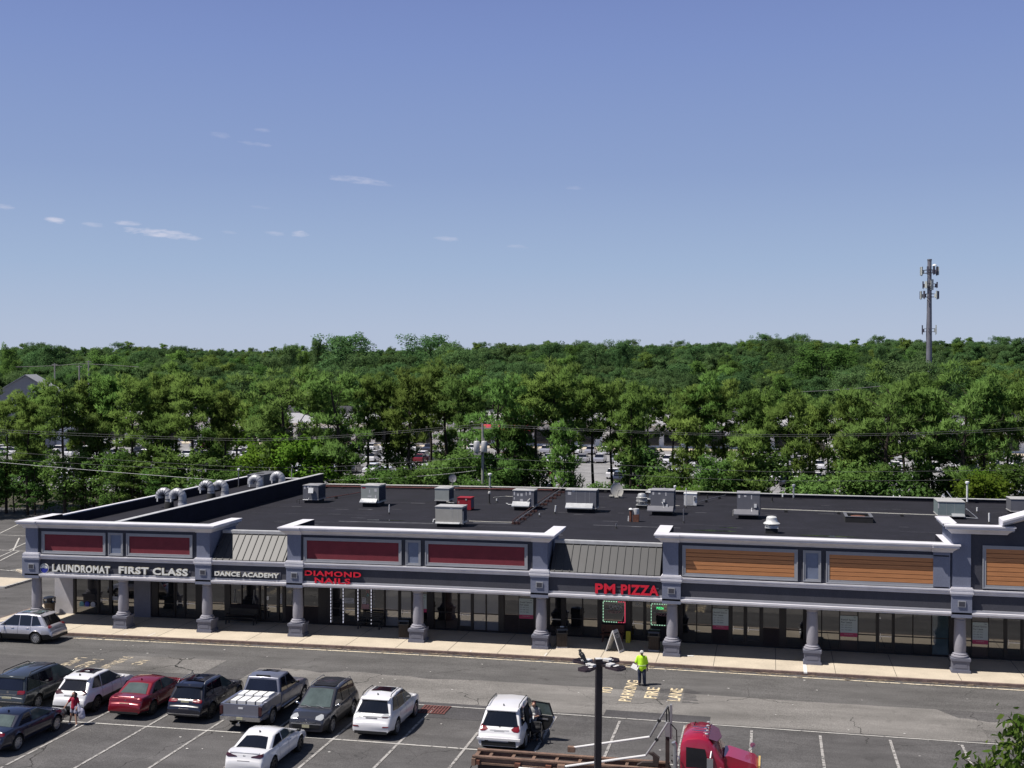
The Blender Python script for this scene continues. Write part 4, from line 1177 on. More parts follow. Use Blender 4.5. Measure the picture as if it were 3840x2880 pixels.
# dishes
def dish(x, y, r, az, el, h, label, m, arms=True, z=RZ):
    o = thing("satellite_dish", label, "satellite dish", (x, y, z + lift(x)))
    M = Matrix.Translation((0, 0, h)) @ Matrix.Rotation(az, 4, 'Z') @ Matrix.Rotation(el, 4, 'X')
    t = MB(); t.lathe([(.02 * r, .0), (r * .5, -.04 * r), (r * .85, -.13 * r), (r, -.2 * r), (r, -.17 * r), (r * .85, -.10 * r), (r * .5, -.01 * r), (.02, .03 * r)], (0, 0, 0), 24, 'y')
    b = MB(); b.add([M @ Vector((p[0], p[1], p[2] * 1.12)) for p in t.v], t.f); b.build("reflector", m, o, smooth=50)
    b = MB(); b.tube([(0, .1, 0), (0, .06, h * .8), (0, 0, h)], .035, 8); b.build("mast", "hvac_grey", o)
    b = MB(); b.tube([M @ Vector((0, .0, -r * .9)), M @ Vector((0, -r * .95, -r * .3))], .022, 6); b.cbox(M @ Vector((0, -r, -r * .25)), (.08, .16, .08), az); b.build("feed_arm", "hvac_beige", o)
    b = MB(); b.box(-.55, .55, -.06, .06, 0, .06); b.box(-.06, .06, -.5, .5, .061, .10); b.box(-.6, -.25, -.3, .3, .101, .2); b.box(.2, .5, -.25, .3, .101, .2); b.build("foot", "hvac_beige", o)
dish(-12.6, 98.4, .56, .45, -.35, .62, "large cream satellite dish lying back among the roof pipes", "hvac_beige")
dish(-27.7, 101.6, .34, .3, -.3, 1.05, "small grey dish on concrete blocks at the rear parapet", "hvac_grey")
# pipes, vents
def pipe_vent(x, y, h, r, m, label, cap=None, base=True, lean=0, z=RZ):
    o = thing("vent_pipe", label, "vent pipe", (x, y, z + lift(x)), 0, "vent pipes on the roof")
    if base:
        b = MB(); b.lathe([(r * 2.2, 0), (r * 1.3, .10), (r * 1.2, .14)], (0, 0, 0), 12); b.build("boot", "curb_black", o)
    b = MB(); b.tube([(0, 0, .0), (lean, 0, h)], r, 9); b.build("pipe", m, o)
    if cap:
        b = MB(); b.lathe([(r * 1.1, h + .001), (r * 2.1, h + .03), (r * 2.1, h + .16), (r * 1.2, h + .2)], (lean, 0, 0), 12); b.build("cap", cap, o)
    return o
pipe_vent(-27.78, 83.9, .72, .035, "pvc_white", "thin white vent pipe leaning in front of the pale green air conditioner", lean=.03)
pipe_vent(-21.93, 91.6, .80, .055, "curb_black", "black vent pipe with a pale top, left of the air conditioner with stickers", cap="hvac_top")
pipe_vent(-21.6, 92.8, .30, .06, "pvc_white", "short white vent pipe beside the black one")
pipe_vent(-16.47, 84.5, .26, .045, "pvc_white", "short white vent pipe right of the pipe rack")
pipe_vent(-15.71, 86.6, .62, .05, "pvc_white", "leaning white vent pipe in front of the widest air conditioner", lean=.07)
pipe_vent(-10.22, 79.6, .34, .045, "hvac_grey", "short grey vent pipe near the second metal roof")
pipe_vent(-24.3, 101.7, 1.35, .085, "hvac_green", "grey chimney pipe with a white cap at the rear parapet left of the pipe rack", cap="pvc_white")
pipe_vent(-43.0, 101.6, 1.2, .04, "hvac_beige", "thin pipe rising behind the fire wall above the leftmost air conditioner", z=5.862)
pipe_vent(-5.97, 83.6, 1.0, .045, "hvac_grey", "grey post behind the left end of the plank panelled parapet", cap=None)
pipe_vent(-6.42, 92.6, 1.55, .035, "pvc_white", "tall thin white mast in front of the white cabinet")
pipe_vent(1.88, 101.2, 1.05, .07, "galv", "galvanised flue with a slotted cap at the rear roof edge", cap="galv")
pipe_vent(.13, 98.6, .42, .06, "curb_black", "stubby black vent pipe left of the galvanised flue")
pipe_vent(-5.14, 99.5, .36, .05, "curb_black", "stubby black vent pipe behind the white cabinet")
pipe_vent(15.6, 101.5, 1.6, .075, "pvc_white", "tall white flue with a cap behind the teal air conditioner", cap="pvc_white")
pipe_vent(15.32, 95.0, .42, .06, "pvc_white", "short white vent pipe right of the teal air conditioner")
pipe_vent(15.11, 88.7, .75, .06, "pvc_white", "white vent pipe close behind the right hand cornice")
pipe_vent(1.0, 101.5, .35, .07, "pvc_white", "small white vent pipe beside the galvanised flue")
pipe_vent(-8.0, 101.0, .5, .07, "pvc_white", "small white vent pipe behind the tall grey air conditioner")
pipe_vent(-7.75, 98.5, .95, .05, "hvac_grey", "grey pipe with a white cap rising left of the tall grey air conditioner", cap="pvc_white")
pipe_vent(-46.3 + .6, 96.2, 1.45, .05, "hvac_grey", "slim pipe stack standing left of the long cabinet", cap="pvc_white", z=5.862)
def pipe_run(label, pts, r, m, blocks=None, name="roof_pipe"):
    o = thing(name, label, "roof pipe", (pts[0][0], pts[0][1], RZ))
    b = MB(); b.tube([(p[0], p[1], p[2] + lift(p[0])) for p in pts], r, 7); b.build("pipe", m, o, world=True)
    b = MB()
    for i in range(len(pts) - 1):
        a = Vector(pts[i]); c = Vector(pts[i + 1]); n = int((c - a).length / 2.6)
        for k in range(n):
            p = a.lerp(c, (k + .5) / n); b.box(p.x - .12, p.x + .12, p.y - .08, p.y + .08, RZ + lift(p.x), p.z - r + lift(p.x))
    if b.v: b.build("support_block", "curb_black", o, world=True)
    return o
Z1 = RZ + .2
pipe_run("long red gas pipe along the foot of the rear parapet", [(-39.9, 101.3, Z1)] + [(-36 + 4 * i, 101.3 + .02 * i, Z1) for i in range(5)] + [(-18.6, 101.4, Z1)], .05, "rust_red")
pipe_run("long pale pipe above the red gas pipe along the rear parapet", [(-39.9, 101.75, Z1 + .12)] + [(-36 + 4 * i, 101.75, Z1 + .12) for i in range(9)] + [(-1, 101.75, Z1 + .12)], .045, "hvac_beige")
pipe_run("pale pipe running right from the lone tall air conditioner past the hatch", [(-.7, 91.9, Z1), (3, 91.7, Z1), (7, 91.5, Z1), (12, 91.2, Z1)], .04, "hvac_beige")
pipe_run("pale pipe from the beige air conditioner to the foot of the pipe rack", [(-20.5, 79.6, Z1), (-19, 79.5, Z1), (-17.45, 79.6, Z1)], .03, "hvac_beige")
pipe_run("thin pipe between the red cabinet and the stickered air conditioner", [(-22.3, 94.6, Z1), (-21.5, 95.6, Z1), (-19.0, 95.4, Z1)], .03, "hvac_beige")
pipe_run("short rusty pipe at the foot of the leftmost air conditioner", [(-36.0, 91.5, Z1), (-35.0, 95.0, Z1), (-34.4, 97.5, Z1), (-33.9, 101.0, Z1)], .03, "rust_red")
pipe_run("thin pipe slanting right from the white cabinet", [(-5.6, 95.5, Z1), (-4.6, 98.5, Z1), (-3.7, 101, Z1)], .03, "hvac_grey")
pipe_run("thin pipe between the round fans and the tall grey air conditioner", [(-9.2, 92.5, Z1), (-8.6, 92.3, Z1), (-6.9, 92.2, Z1)], .03, "hvac_beige")
# the rack of two gas pipes on rusty blocks
o = thing("pipe_rack", "pair of gas pipes on rusty red blocks running back across the roof", "pipe rack", (-17.9, 92, RZ))
for dx in (0, .26):
    b = MB(); b.tube([(-17.45 + dx, 79.7, RZ + .28 + lift(-17.5)), (-17.9 + dx * 1.1, 92, RZ + .28 + lift(-18)), (-18.2 + dx * 1.3, 101.9, RZ + .30 + lift(-18)), (-18.25 + dx * 1.5, 103.2, RZ + .75)], .034, 7)
    b.build("pipe", "hvac_grey" if dx else "rust_dark", o, world=True)
for k in range(10):
    y = 80.2 + k * 2.3; b = MB(); b.box(-17.6 - k * .05, -17.0 - k * .05, y - .10, y + .10, RZ + lift(-17.5), RZ + .16 + lift(-17.5)); b.build("support_block", "rust_dark", o, world=True)
# gooseneck ducts
mat("duct_grey", (0.40, 0.40, 0.42), rough=.45, metal=.35, var=.14, scale=3)
GN = [(-44.3, 80.6, True, "banded gooseneck duct on a black base, leftmost of the six"), (-43.1, 80.4, False, "plain gooseneck duct second from the left, foot behind the fire wall"), (-43.9, 86.6, True, "gooseneck duct on a black base in the middle pair"),
      (-42.9, 87.0, False, "plain gooseneck duct at the right of the middle pair"), (-42.1, 91.8, False, "gooseneck duct before the long cabinet"), (-41.6, 95.2, False, "gooseneck duct at the far end beside the fire wall")]
for (x, y, banded, lab) in GN:
    o = thing("gooseneck_duct", lab, "roof duct", (x, y, 5.862 + lift(x)), 0, "gooseneck ducts in the roof bay left of the fire wall")
    r = .30; R = .40
    b = MB(); b.lathe([(.36, 0), (.33, .42), (.31, .46)], (R, 0, 0), 16); b.build("base", "curb_black" if banded else "duct_grey", o, smooth=30)
    pts = [(R, 0, .4), (R, 0, .85)] + [(R * math.cos(t), 0, .85 + R * math.sin(t)) for t in [math.pi * k / 8 for k in range(1, 9)]] + [(-R, 0, .74)]
    b = MB(); b.tube(pts, [r] * len(pts), 14); b.build("elbow", "duct_grey", o, smooth=40)
    b = MB()
    for k in range(1, 8):
        t = math.pi * k / 8; c = Vector((R * math.cos(t), 0, .85 + R * math.sin(t))); d = Vector((-math.sin(t), 0, math.cos(t)))
        b.tube([c - d * .012, c + d * .012], r + .012, 14)
    b.lathe([(r + .02, .47), (r + .02, .5)], (R, 0, 0), 14); b.lathe([(r + .02, .66), (r + .02, .69)], (R, 0, 0), 14)
    b.build("band", "curb_black" if banded else "duct_grey", o)
    b = MB(); b.box(-R - .05, -R + .05, -.32, -.30, .5, .74); b.build("strap", "pvc_white", o)

# ---------------------------------------------------------------- along the walkway
mat("bin_brown", (0.035, 0.022, 0.016), rough=.6, var=.25, scale=5)
mat("bin_slat", (0.022, 0.015, 0.012), rough=.7, var=.2)
mat("bin_lid", (0.014, 0.014, 0.017), rough=.28, spec=.6, var=.1)
def litter_bin(x, y, label, rz=0.0):
    o = thing("trash_can", label, "trash can", (x, y, .162 + lift(x)), rz, "square brown trash cans along the walkway")
    b = MB(); b.box(-.30, .30, -.30, .30, 0, .07); b.build("base_slab", "trim_grey", o)
    b = MB(); b.prism([(-.27, .071), (.27, .071), (.29, .80), (-.29, .80)], 'x', -.27, .27); b.build("bin", "bin_brown", o)
    b = MB()
    for k in range(6):
        q = -.235 + k * .094; b.box(q - .033, q + .033, -.31, -.275, .09, .78); b.box(q - .033, q + .033, .275, .31, .09, .78); b.box(.272, .305, q - .033, q + .033, .09, .78); b.box(-.305, -.272, q - .033, q + .033, .09, .78)
    b.build("slats", "bin_slat", o)
    b = MB()
    b.box(-.33, .33, -.33, .33, .801, .86); b.box(-.31, .31, -.10, .31, .861, 1.02); b.prism([(-.32, 1.021), (.32, 1.021), (.22, 1.16), (-.10, 1.17), (-.30, 1.12)], 'x', -.32, .32)
    b.box(-.31, -.25, -.31, -.101, .861, 1.02); b.box(.25, .31, -.31, -.101, .861, 1.02); b.box(-.34, .34, -.36, -.331, .83, .89)
    b.build("lid", "bin_lid", o, bevel=.015)
    return o
litter_bin(-21.25, 67.1, "square brown trash can with black hooded lid left of the fourth column", .1)
litter_bin(-11.72, 66.85, "square brown trash can standing right of the fifth pilaster, something white on its lid", .25)
litter_bin(-6.45, 67.35, "square brown trash can in the shade by the pizza shop door", 0.0)
o = bpy.data.objects["trash_can.001"]; b = MB(); b.box(-.1, .12, -.12, .05, 1.172, 1.20); q = b.build("paper_cup", "pvc_white"); q.matrix_world = Matrix.Translation((-11.72, 66.85, .162 + lift(-11.7))) @ Matrix.Rotation(.25, 4, 'Z'); tag(q, "flattened white cup left on top of a trash can lid", "cup")
o = thing("trash_can", "round black trash can with an arched open hood by the white end wall", "trash can", (-46.15, 68.95, .162))
b = MB(); b.lathe([(.26, 0), (.30, .1), (.35, .78), (.36, .80)], (0, 0, 0), 18); b.build("bin", "bin_brown", o, smooth=40)
b = MB(); b.lathe([(.40, .801), (.41, .86), (.37, .88)], (0, 0, 0), 18)
for a in (.4, 2.0, 3.5, 5.1): b.cbox((.34 * math.cos(a), .34 * math.sin(a), 1.0), (.06, .22, .26), a)
b.lathe([(.40, 1.12), (.38, 1.17), (.25, 1.22), (.06, 1.23)], (0, 0, 0), 18); b.build("lid", "bin_lid", o, smooth=40)
# A-frame board
mat("board_white", (0.62, 0.62, 0.62), rough=.6, var=.06)
mat("board_dark", (0.12, 0.12, 0.125), rough=.7, var=.1)
o = thing("sandwich_board", "white A-frame pavement board with dark lettered side, before the pizza shop", "sign board", (-8.62, 66.6, .162 + lift(-8.6)), -.30)
for sg in (-1, 1):
    b = MB(); t = math.atan(.42 / 1.18)
    b.cbox((sg * .22, 0, .60), (.045, .66, 1.26), ry=-sg * t)
    b.mat(1); b.cbox((sg * .245, 0, .58), (.02, .55, .98), ry=-sg * t)
    if sg == 1:
        b.mat(0)
        for k, tx in enumerate(("PIZZA",)):
            M = Matrix.Translation((.262 + (.03 if False else 0), 0, .60)) @ Matrix.Rotation(-t, 4, 'Y') @ Matrix.Translation((0.0, 0, .30 - k * .28)) @ Matrix(((0, 0, 1, 0), (1, 0, 0, 0), (0, 1, 0, 0), (0, 0, 0, 1)))
            text_mb(b, tx, 1, M, width=.46, height=.2, weight=.01)
    b.build("board", ["board_white", "board_dark"], o)
# bench, planter box, wet-floor cone in the shade of the walkway
mat("bench_brown", (0.10, 0.035, 0.02), rough=.6, var=.2)
def bench(x, y, w, label, m, rz=0):
    o = thing("bench", label, "bench", (x, y, .162 + lift(x)), rz)
    b = MB()
    for k in range(4): b.box(-w / 2, w / 2, -.26 + k * .12, -.16 + k * .12, .42, .455)
    b.build("seat", m, o)
    b = MB()
    for k in range(4): b.box(-w / 2, w / 2, .24, .275, .52 + k * .11, .61 + k * .11)
    b.build("backrest", m, o)
    for sx in (-1, 1):
        b = MB(); b.box(sx * (w / 2 - .12) - .03, sx * (w / 2 - .12) + .03, -.24, -.19, 0, .42); b.box(sx * (w / 2 - .12) - .03, sx * (w / 2 - .12) + .03, .2, .238, 0, .95); b.box(sx * (w / 2 - .12) - .03, sx * (w / 2 - .12) + .03, -.24, .238, .60, .64); b.build("leg", m, o)
bench(-32.5, 68.7, 2.1, "black bench against the dark dance school windows", "black_plastic")
bench(-24.1, 69.0, 1.6, "dark slatted bench under the window lettered NAILS", "black_plastic")
bench(-9.05, 68.8, 1.35, "reddish brown wooden bench below the OPEN window sign", "bench_brown")
mat("caution_yellow", (0.55, 0.47, 0.02), rough=.6, var=.1)
b = MB()
for sg in (-1, 1): b.cbox((-8.12 + 0, 68.9 + sg * .12, .162 + lift(-8.1) + .33), (.26, .02, .66), rx=sg * .3)
tag(b.build("caution_board", "caution_yellow"), "small yellow folding caution board beside the pizza shop door", "caution sign")
# a squirrel-sized scrap of paper on the walkway shade edge
b = MB(); b.cbox((-4.35, 66.45, .175 + lift(-4.3)), (.34, .16, .02), .1); tag(b.build("paper_sheet", "pvc_white"), "white paper scrap lying on the walkway right of the sixth column", "paper")
# ---------------------------------------------------------------- vehicles
def paint(name, col, metal=0.0, rough=.28):
    return mat(name, col, rough=rough, metal=metal, spec=.5, var=.03, scale=2.0, coat=.9)
paint("car_white", (0.70, 0.69, 0.70)); paint("car_silver", (0.50, 0.49, 0.53), .5, .35); paint("car_gunmetal", (0.045, 0.052, 0.055), .45, .3)
paint("car_red", (0.20, 0.006, 0.016), .25, .3); paint("car_black", (0.006, 0.006, 0.014)); paint("car_pickup", (0.20, 0.205, 0.25), .5, .36)
paint("car_darkgrey", (0.042, 0.042, 0.052), .4, .32); paint("car_navy", (0.008, 0.010, 0.028), .2, .28); paint("truck_red", (0.33, 0.008, 0.035), .1, .34)
mat("car_glass", (0.006, 0.007, 0.012), rough=.03, spec=.8, var=0)
mat("car_glass_clear", (0.070, 0.092, 0.090), rough=.03, spec=.8, var=.3, scale=1.2)
mat("trim_black", (0.010, 0.010, 0.011), rough=.55, var=.05)
mat("rubber", (0.012, 0.012, 0.012), rough=.85, var=.1)
mat("alloy", (0.42, 0.42, 0.43), rough=.35, metal=.7, var=0)
mat("alloy_dark", (0.05, 0.05, 0.055), rough=.35, metal=.6, var=0)
mat("chrome", (0.65, 0.65, 0.66), rough=.15, metal=1.0, var=0)
mat("lamp_red", (0.16, 0.006, 0.012), rough=.12, spec=.6, var=0, coat=.6)
mat("lamp_dark", (0.045, 0.008, 0.012), rough=.12, spec=.6, var=0, coat=.6)
mat("lamp_clear", (0.50, 0.51, 0.52), rough=.10, spec=.7, metal=.3, var=0)
mat("plate_pale", (0.42, 0.40, 0.27), rough=.5, var=.12, scale=20)
mat("plate_grey", (0.22, 0.22, 0.24), rough=.5, var=.2, scale=20)

def lerp(a, b, t): return a + (b - a) * t
def prof_z(prof, y):
    if y <= prof[0][0]: return prof[0][1]
    for (a, za), (b, zb) in zip(prof, prof[1:]):
        if y <= b: return za + (zb - za) * (y - a) / (b - a)
    return prof[-1][1]
def rear_y(prof, z):
    z = min(z, max(p[1] for p in prof if p[0] < 1.0) - .03)
    for (a, za), (b, zb) in zip(prof, prof[1:]):
        if zb >= z: return a + (b - a) * max(0, (z - za)) / max(1e-6, zb - za)
    return 0
def front_y(prof, z):
    z = min(z, max(p[1] for p in prof if p[0] > prof[-1][0] - .6) - .005)
    for (b, zb), (a, za) in zip(prof[::-1], prof[::-1][1:]):
        if za >= z: return b - (b - a) * max(0, (z - zb)) / max(1e-6, za - zb)
    return prof[-1][0]

class Car:
    def __init__(s, name, label, cat, loc, rz, L, W, H, wb, ro, r, prof, cab, zc, body, bw=.07, tw=.70, sill=.24, cladding=False, rearc=.10, frontc=.16, roofdrop=(.10, .06)):
        s.L, s.W, s.H, s.r, s.prof, s.cab, s.zc, s.body = L, W, H, r, prof, cab, zc, body
        s.o = thing(name, label, cat, (loc[0], loc[1], lift(loc[0]) + .006), rz, "vehicles parked before the shops")
        s.yw = (ro, ro + wb); s.sill = sill; s.rearc, s.frontc = rearc, frontc
        s.bwv = W / 2 - bw; s.twv = W / 2 * tw
        s.lo = -L / 2
        s.make_body(cladding, roofdrop)
    def w(s, y):
        a = .8; f = 1.1
        k = 1.0
        if y < a: k -= s.rearc * ((a - y) / a) ** 2.4
        if y > s.L - f: k -= s.frontc * ((y - s.L + f) / f) ** 2.2
        return s.W / 2 * k
    def make_body(s, cladding, roofdrop):
        L = s.L
        ys = set(np.round(np.arange(0, L + .001, .12), 3)) | {0.0, L, .04, L - .04}
        R = s.r + .075
        for yw in s.yw:
            ys = {y for y in ys if abs(y - yw) > R + .03}
            for t in np.linspace(0, math.pi, 11): ys.add(round(yw + R * math.cos(t), 3))
            ys.add(round(yw - R - .012, 3)); ys.add(round(yw + R + .012, 3))
        for p in s.prof: ys.add(round(p[0], 3))
        ys = sorted(y for y in ys if 0 <= y <= L)
        b = MB(); n = None
        for y in ys:
            w = s.w(y); zt = prof_z(s.prof, y)
            zb = s.sill + .10 * max(0, (.5 - y) / .5) + .06 * max(0, (y - L + .6) / .6)
            arch = None
            for yw in s.yw:
                if abs(y - yw) <= R:
                    arch = s.r - .02 + math.sqrt(max(0, R * R - (y - yw) ** 2))
            zb2 = max(zb, arch) if arch else zb
            zt = max(zt, zb2 + .05)
            h = zt - zb
            def zz(f): return max(zb + f * h, zb2 + .012 * (1 + 3 * f))
            fl = 1.012 if arch else 1.0
            P = [(0, zb2 if not arch else zb2), (.88 * w, zb2), (.965 * w * fl, min(zz(.14), zt)), (1.0 * w * fl, min(zz(.42), zt - .004)), (.99 * w, min(zz(.68), zt - .003)), (.965 * w, min(zz(.86), zt - .002)), (.90 * w, max(zt - .012, zz(.9) - .1) if False else zt - .012), (.80 * w, zt + .006), (.4 * w, zt + .028), (0, zt + .034)]
            ring = P + [(-x, z) for x, z in P[-2:0:-1]]
            n = len(ring)
            b.v += [(x, y + s.lo, z) for x, z in ring]
        clad_bands = {1, 2} if cladding else {1}
        m = len(ys)
        for i in range(m - 1):
            for k in range(n):
                k2 = (k + 1) % n
                kk = k if k < 9 else n - 1 - k
                mi = 1 if kk == 0 else (1 if (cladding and kk in clad_bands) or kk == 1 else 0)
                b.f.append((i * n + k, (i + 1) * n + k, (i + 1) * n + k2, i * n + k2)); b.m.append(mi)
        b.f.append(tuple(range(n))); b.m.append(0)
        b.f.append(tuple(range((m - 1) * n, m * n))[::-1]); b.m.append(0)
        if s.cab:
            y0, y1, y2, y3 = [q + s.lo for q in s.cab]
            bw, tw, zc, H = s.bwv, s.twv, s.zc, s.H
            c = MB()
            ym0, ym1 = lerp(y0, y1, .5), lerp(y2, y3, .5)
            rd, fd = roofdrop
            base = [(-bw * .97, y0), (-bw, ym0), (-bw * .97, y1), (bw * .97, y1), (bw, ym0), (bw * .97, y0)]
            top = [(-tw * .97, y2, H - rd), (-tw, ym1, H - .02), (-tw * .95, y3, H - fd), (tw * .95, y3, H - fd), (tw, ym1, H - .02), (tw * .97, y2, H - rd)]
            c.v = [(x, y, zc - .06) for x, y in base] + top + [(0, y2 - .03, H - rd + .035), (0, ym1, H + .02), (0, y3 + .04, H - fd + .03)]
            fs = [(0, 1, 7, 6), (1, 2, 8, 7), (3, 4, 10, 9), (4, 5, 11, 10), (5, 0, 6, 12, 11), (2, 3, 9, 14, 8), (6, 7, 13, 12), (7, 8, 14, 13), (12, 13, 10, 11), (13, 14, 9, 10)]
            bm = bmesh.new(); bv = [bm.verts.new(p) for p in c.v]
            for f in fs: bm.faces.new([bv[i] for i in f])
            bmesh.ops.recalc_face_normals(bm, faces=bm.faces[:])
            es = [e for e in bm.edges if len(e.link_faces) == 2 and e.calc_face_angle(0) > .35]
            bmesh.ops.bevel(bm, geom=es, offset=.055, segments=3, affect='EDGES', profile=.55)
            bm.verts.index_update()
            b.mat(0); b.add([v.co.copy() for v in bm.verts], [tuple(v.index for v in f.verts) for f in bm.faces])
            bm.free()
        s.bodyo = b.build("body", [s.body, "trim_black"], s.o, smooth=38)
    def side_x(s, z):
        t = (z - (s.zc - .06)) / (s.H - .04 - s.zc + .06)
        return lerp(s.bwv, s.twv, t)
    def side_glass(s, dR, dF, splits, lo=.03, hi=.10, m="car_glass", skip=None, mats=None, rear_up=0):
        y0, y1, y2, y3 = s.cab
        zl, zh = s.zc + lo, s.H - hi
        def ye(z, a, c): return lerp(a, c, (z - s.zc + .06) / (s.H - s.zc + .06))
        for sg in (1, -1):
            edges = [None] + list(splits) + [None]
            for i in range(len(edges) - 1):
                if skip and skip(sg, i): continue
                a = edges[i]; c = edges[i + 1]
                zl2 = zl + (rear_up if a is None else 0)
                pl = [(ye(zl2, y0, y2) + dR if a is None else a + .035, zl2), (ye(zl, y1, y3) - dF if c is None else c - .035, zl),
                      (ye(zh, y1, y3) - dF if c is None else c - .035, zh), (ye(zh, y0, y2) + dR if a is None else a + .035, zh)]
                V = [(sg * (s.side_x(z) + .010), y + s.lo, z) for y, z in pl]
                V += [(sg * (s.side_x(z) - .012), y + s.lo, z) for y, z in pl]
                b = MB(); b.add(V, [(0, 1, 2, 3) if sg > 0 else (3, 2, 1, 0), (0, 4, 5, 1), (1, 5, 6, 2), (2, 6, 7, 3), (3, 7, 4, 0)])
                b.build("side_window", (mats[i] if mats else m), s.o)
    def end_glass(s, front, x0=.10, x1=.10, v0=.10, v1=.88, m="car_glass", name=None, taper=.0):
        y0, y1, y2, y3 = [q + s.lo for q in s.cab]
        H = s.H
        if front: B = [(-s.bwv * .97, y1, s.zc - .06), (s.bwv * .97, y1, s.zc - .06)]; T = [(-s.twv * .95, y3, H - .06), (s.twv * .95, y3, H - .06)]
        else: B = [(-s.bwv * .97, y0, s.zc - .06), (s.bwv * .97, y0, s.zc - .06)]; T = [(-s.twv * .97, y2, H - .10), (s.twv * .97, y2, H - .10)]
        B = [Vector(p) for p in B]; T = [Vector(p) for p in T]
        nrm = (B[1] - B[0]).cross(T[0] - B[0]).normalized()
        if (nrm.y > 0) != front: nrm = -nrm
        def P(u, v): return B[0].lerp(B[1], u).lerp(T[0].lerp(T[1], u), v) + nrm * .022
        nx = 8
        V = [P(lerp(x0, 1 - x0, i / nx), v0) + nrm * .016 * math.sin(math.pi * i / nx) + Vector((0, 0, -.02 * math.sin(math.pi * i / nx))) for i in range(nx + 1)]
        V += [P(lerp(x1, 1 - x1, i / nx), v1) + nrm * .045 * math.sin(math.pi * i / nx) for i in range(nx + 1)]
        k = nx + 1
        F = [((i, i + 1, k + i + 1, k + i) if not front else (i + 1, i, k + i, k + i + 1)) for i in range(nx)]
        V2 = [v - nrm * .02 for v in V]
        b = MB(); b.add(V + V2, F + [(2 * k + f[0], 2 * k + f[3], 2 * k + f[2], 2 * k + f[1]) for f in F])
        return b.build(name or ("windshield" if front else "rear_window"), m, s.o)
    def wheels(s, rim="alloy", spokes=5, rr=.70):
        for yw in s.yw:
            for sg in (1, -1):
                e = bpy.data.objects.new("wheel", None); C.objects.link(e); e.parent = s.o; e.empty_display_size = .2
                e.location = (sg * (s.W / 2 - .125), yw + s.lo, s.r)
                b = MB(); r = s.r; w = .115
                b.lathe([(r * rr, -w), (r * .93, -w), (r, -w * .62), (r, w * .62), (r * .93, w), (r * rr, w), (r * rr, -w)], (0, 0, 0), 28, 'x')
                b.build("tyre", "rubber", e, smooth=50)
                b = MB(); b.mat(1); b.lathe([(r * rr, sg * .035), (.02, sg * .03)], (0, 0, 0), 24, 'x')
                b.mat(0); b.lathe([(r * rr, sg * .112), (r * rr - .025, sg * .112), (r * rr - .03, sg * .05), (r * rr, sg * .05)], (0, 0, 0), 24, 'x', cap=False)
                for k in range(spokes):
                    a = 2 * math.pi * k / spokes + .3
                    c0 = Vector((sg * .10, .03 * math.cos(a), .03 * math.sin(a))); c1 = Vector((sg * .095, (r * rr - .02) * math.cos(a), (r * rr - .02) * math.sin(a)))
                    t = Vector((0, -math.sin(a), math.cos(a)))
                    h0, h1 = (.035, .028) if spokes > 7 else (.05, .04)
                    b.add([c0 - t * h0, c0 + t * h0, c1 + t * h1, c1 - t * h1] + [q - Vector((sg * .03, 0, 0)) for q in (c0 - t * h0, c0 + t * h0, c1 + t * h1, c1 - t * h1)],
                          [(0, 1, 2, 3), (4, 7, 6, 5), (0, 4, 5, 1), (1, 5, 6, 2), (2, 6, 7, 3), (3, 7, 4, 0)])
                b.lathe([(.05, sg * .09), (.045, sg * .112), (.01, sg * .115)], (0, 0, 0), 12, 'x')
                b.build("rim", [rim, "trim_black"], e, smooth=30)
    def lamps(s, poly, m, rear=True, y_in=.16, name=None, prd=.012):
        """poly in (x,z) for the right side, laid onto the body and wrapped round its corner"""
        if not hasattr(s, "bvh"):
            me = s.bodyo.data
            s.bvh = BVHTree.FromPolygons([v.co.copy() for v in me.vertices], [tuple(p.vertices) for p in me.polygons])
        for sg in (1, -1):
            bm = bmesh.new()
            bm.faces.new([bm.verts.new((sg * x, 0, z)) for x, z in poly])
            bmesh.ops.triangulate(bm, faces=bm.faces[:])
            bmesh.ops.subdivide_edges(bm, edges=bm.edges[:], cuts=5, use_grid_fill=True)
            d = Vector((-sg * .55, 1.0 if rear else -1.0, 0)).normalized()
            ye = s.lo if rear else -s.lo
            for v in bm.verts:
                x, z = v.co.x, v.co.z
                h = s.bvh.ray_cast(Vector((x, ye, z)) - d * 1.0, d)
                v.co = h[0] - d * prd + Vector((0, 0, prd * .4)) if h[0] is not None else Vector((x * .96, ye + (.25 if rear else -.25), z - .05))
            bm.verts.index_update()
            b = MB(); b.add([v.co.copy() for v in bm.verts], [tuple(v.index for v in f.verts) for f in bm.faces]); bm.free()
            b.build(name or ("tail_light" if rear else "headlight"), m, s.o, smooth=50)
    def endbox(s, rear, x0, x1, z0, z1, m, name, d=.02, zref=None, build=True, inn=.06):
        ye = rear_y(s.prof, zref if zref is not None else z1) if rear else front_y(s.prof, zref if zref is not None else z1)
        yy = ye + s.lo
        b = MB()
        if rear: b.box(x0, x1, yy - d, yy + inn, z0, z1)
        else: b.box(x0, x1, yy - inn, yy + d, z0, z1)
        return b.build(name, m, s.o, bevel=.006)
    def mirrors(s, m=None, z=None, y=None):
        y = (s.cab[1] - .42 if y is None else y) + s.lo; z = (s.zc + .10) if z is None else z
        for sg in (1, -1):
            b = MB(); b.ball((sg * (s.W / 2 + .06), y, z - .02), (.10, .06, .062), 10, 6); b.tube([(sg * (s.W / 2 - .08), y, z - .06), (sg * (s.W / 2 + .04), y, z - .04)], .025, 6)
            b.build("side_mirror", m or s.body, s.o, smooth=60)
    def handles(s, ys, z, m=None):
        for sg in (1, -1):
            for y in ys:
                b = MB(); b.box(sg * (s.W / 2 - .02) - .022, sg * (s.W / 2 - .02) + .022, y + s.lo - .09, y + s.lo + .09, z - .016, z + .016)
                b.build("door_handle", m or s.body, s.o, bevel=.006)
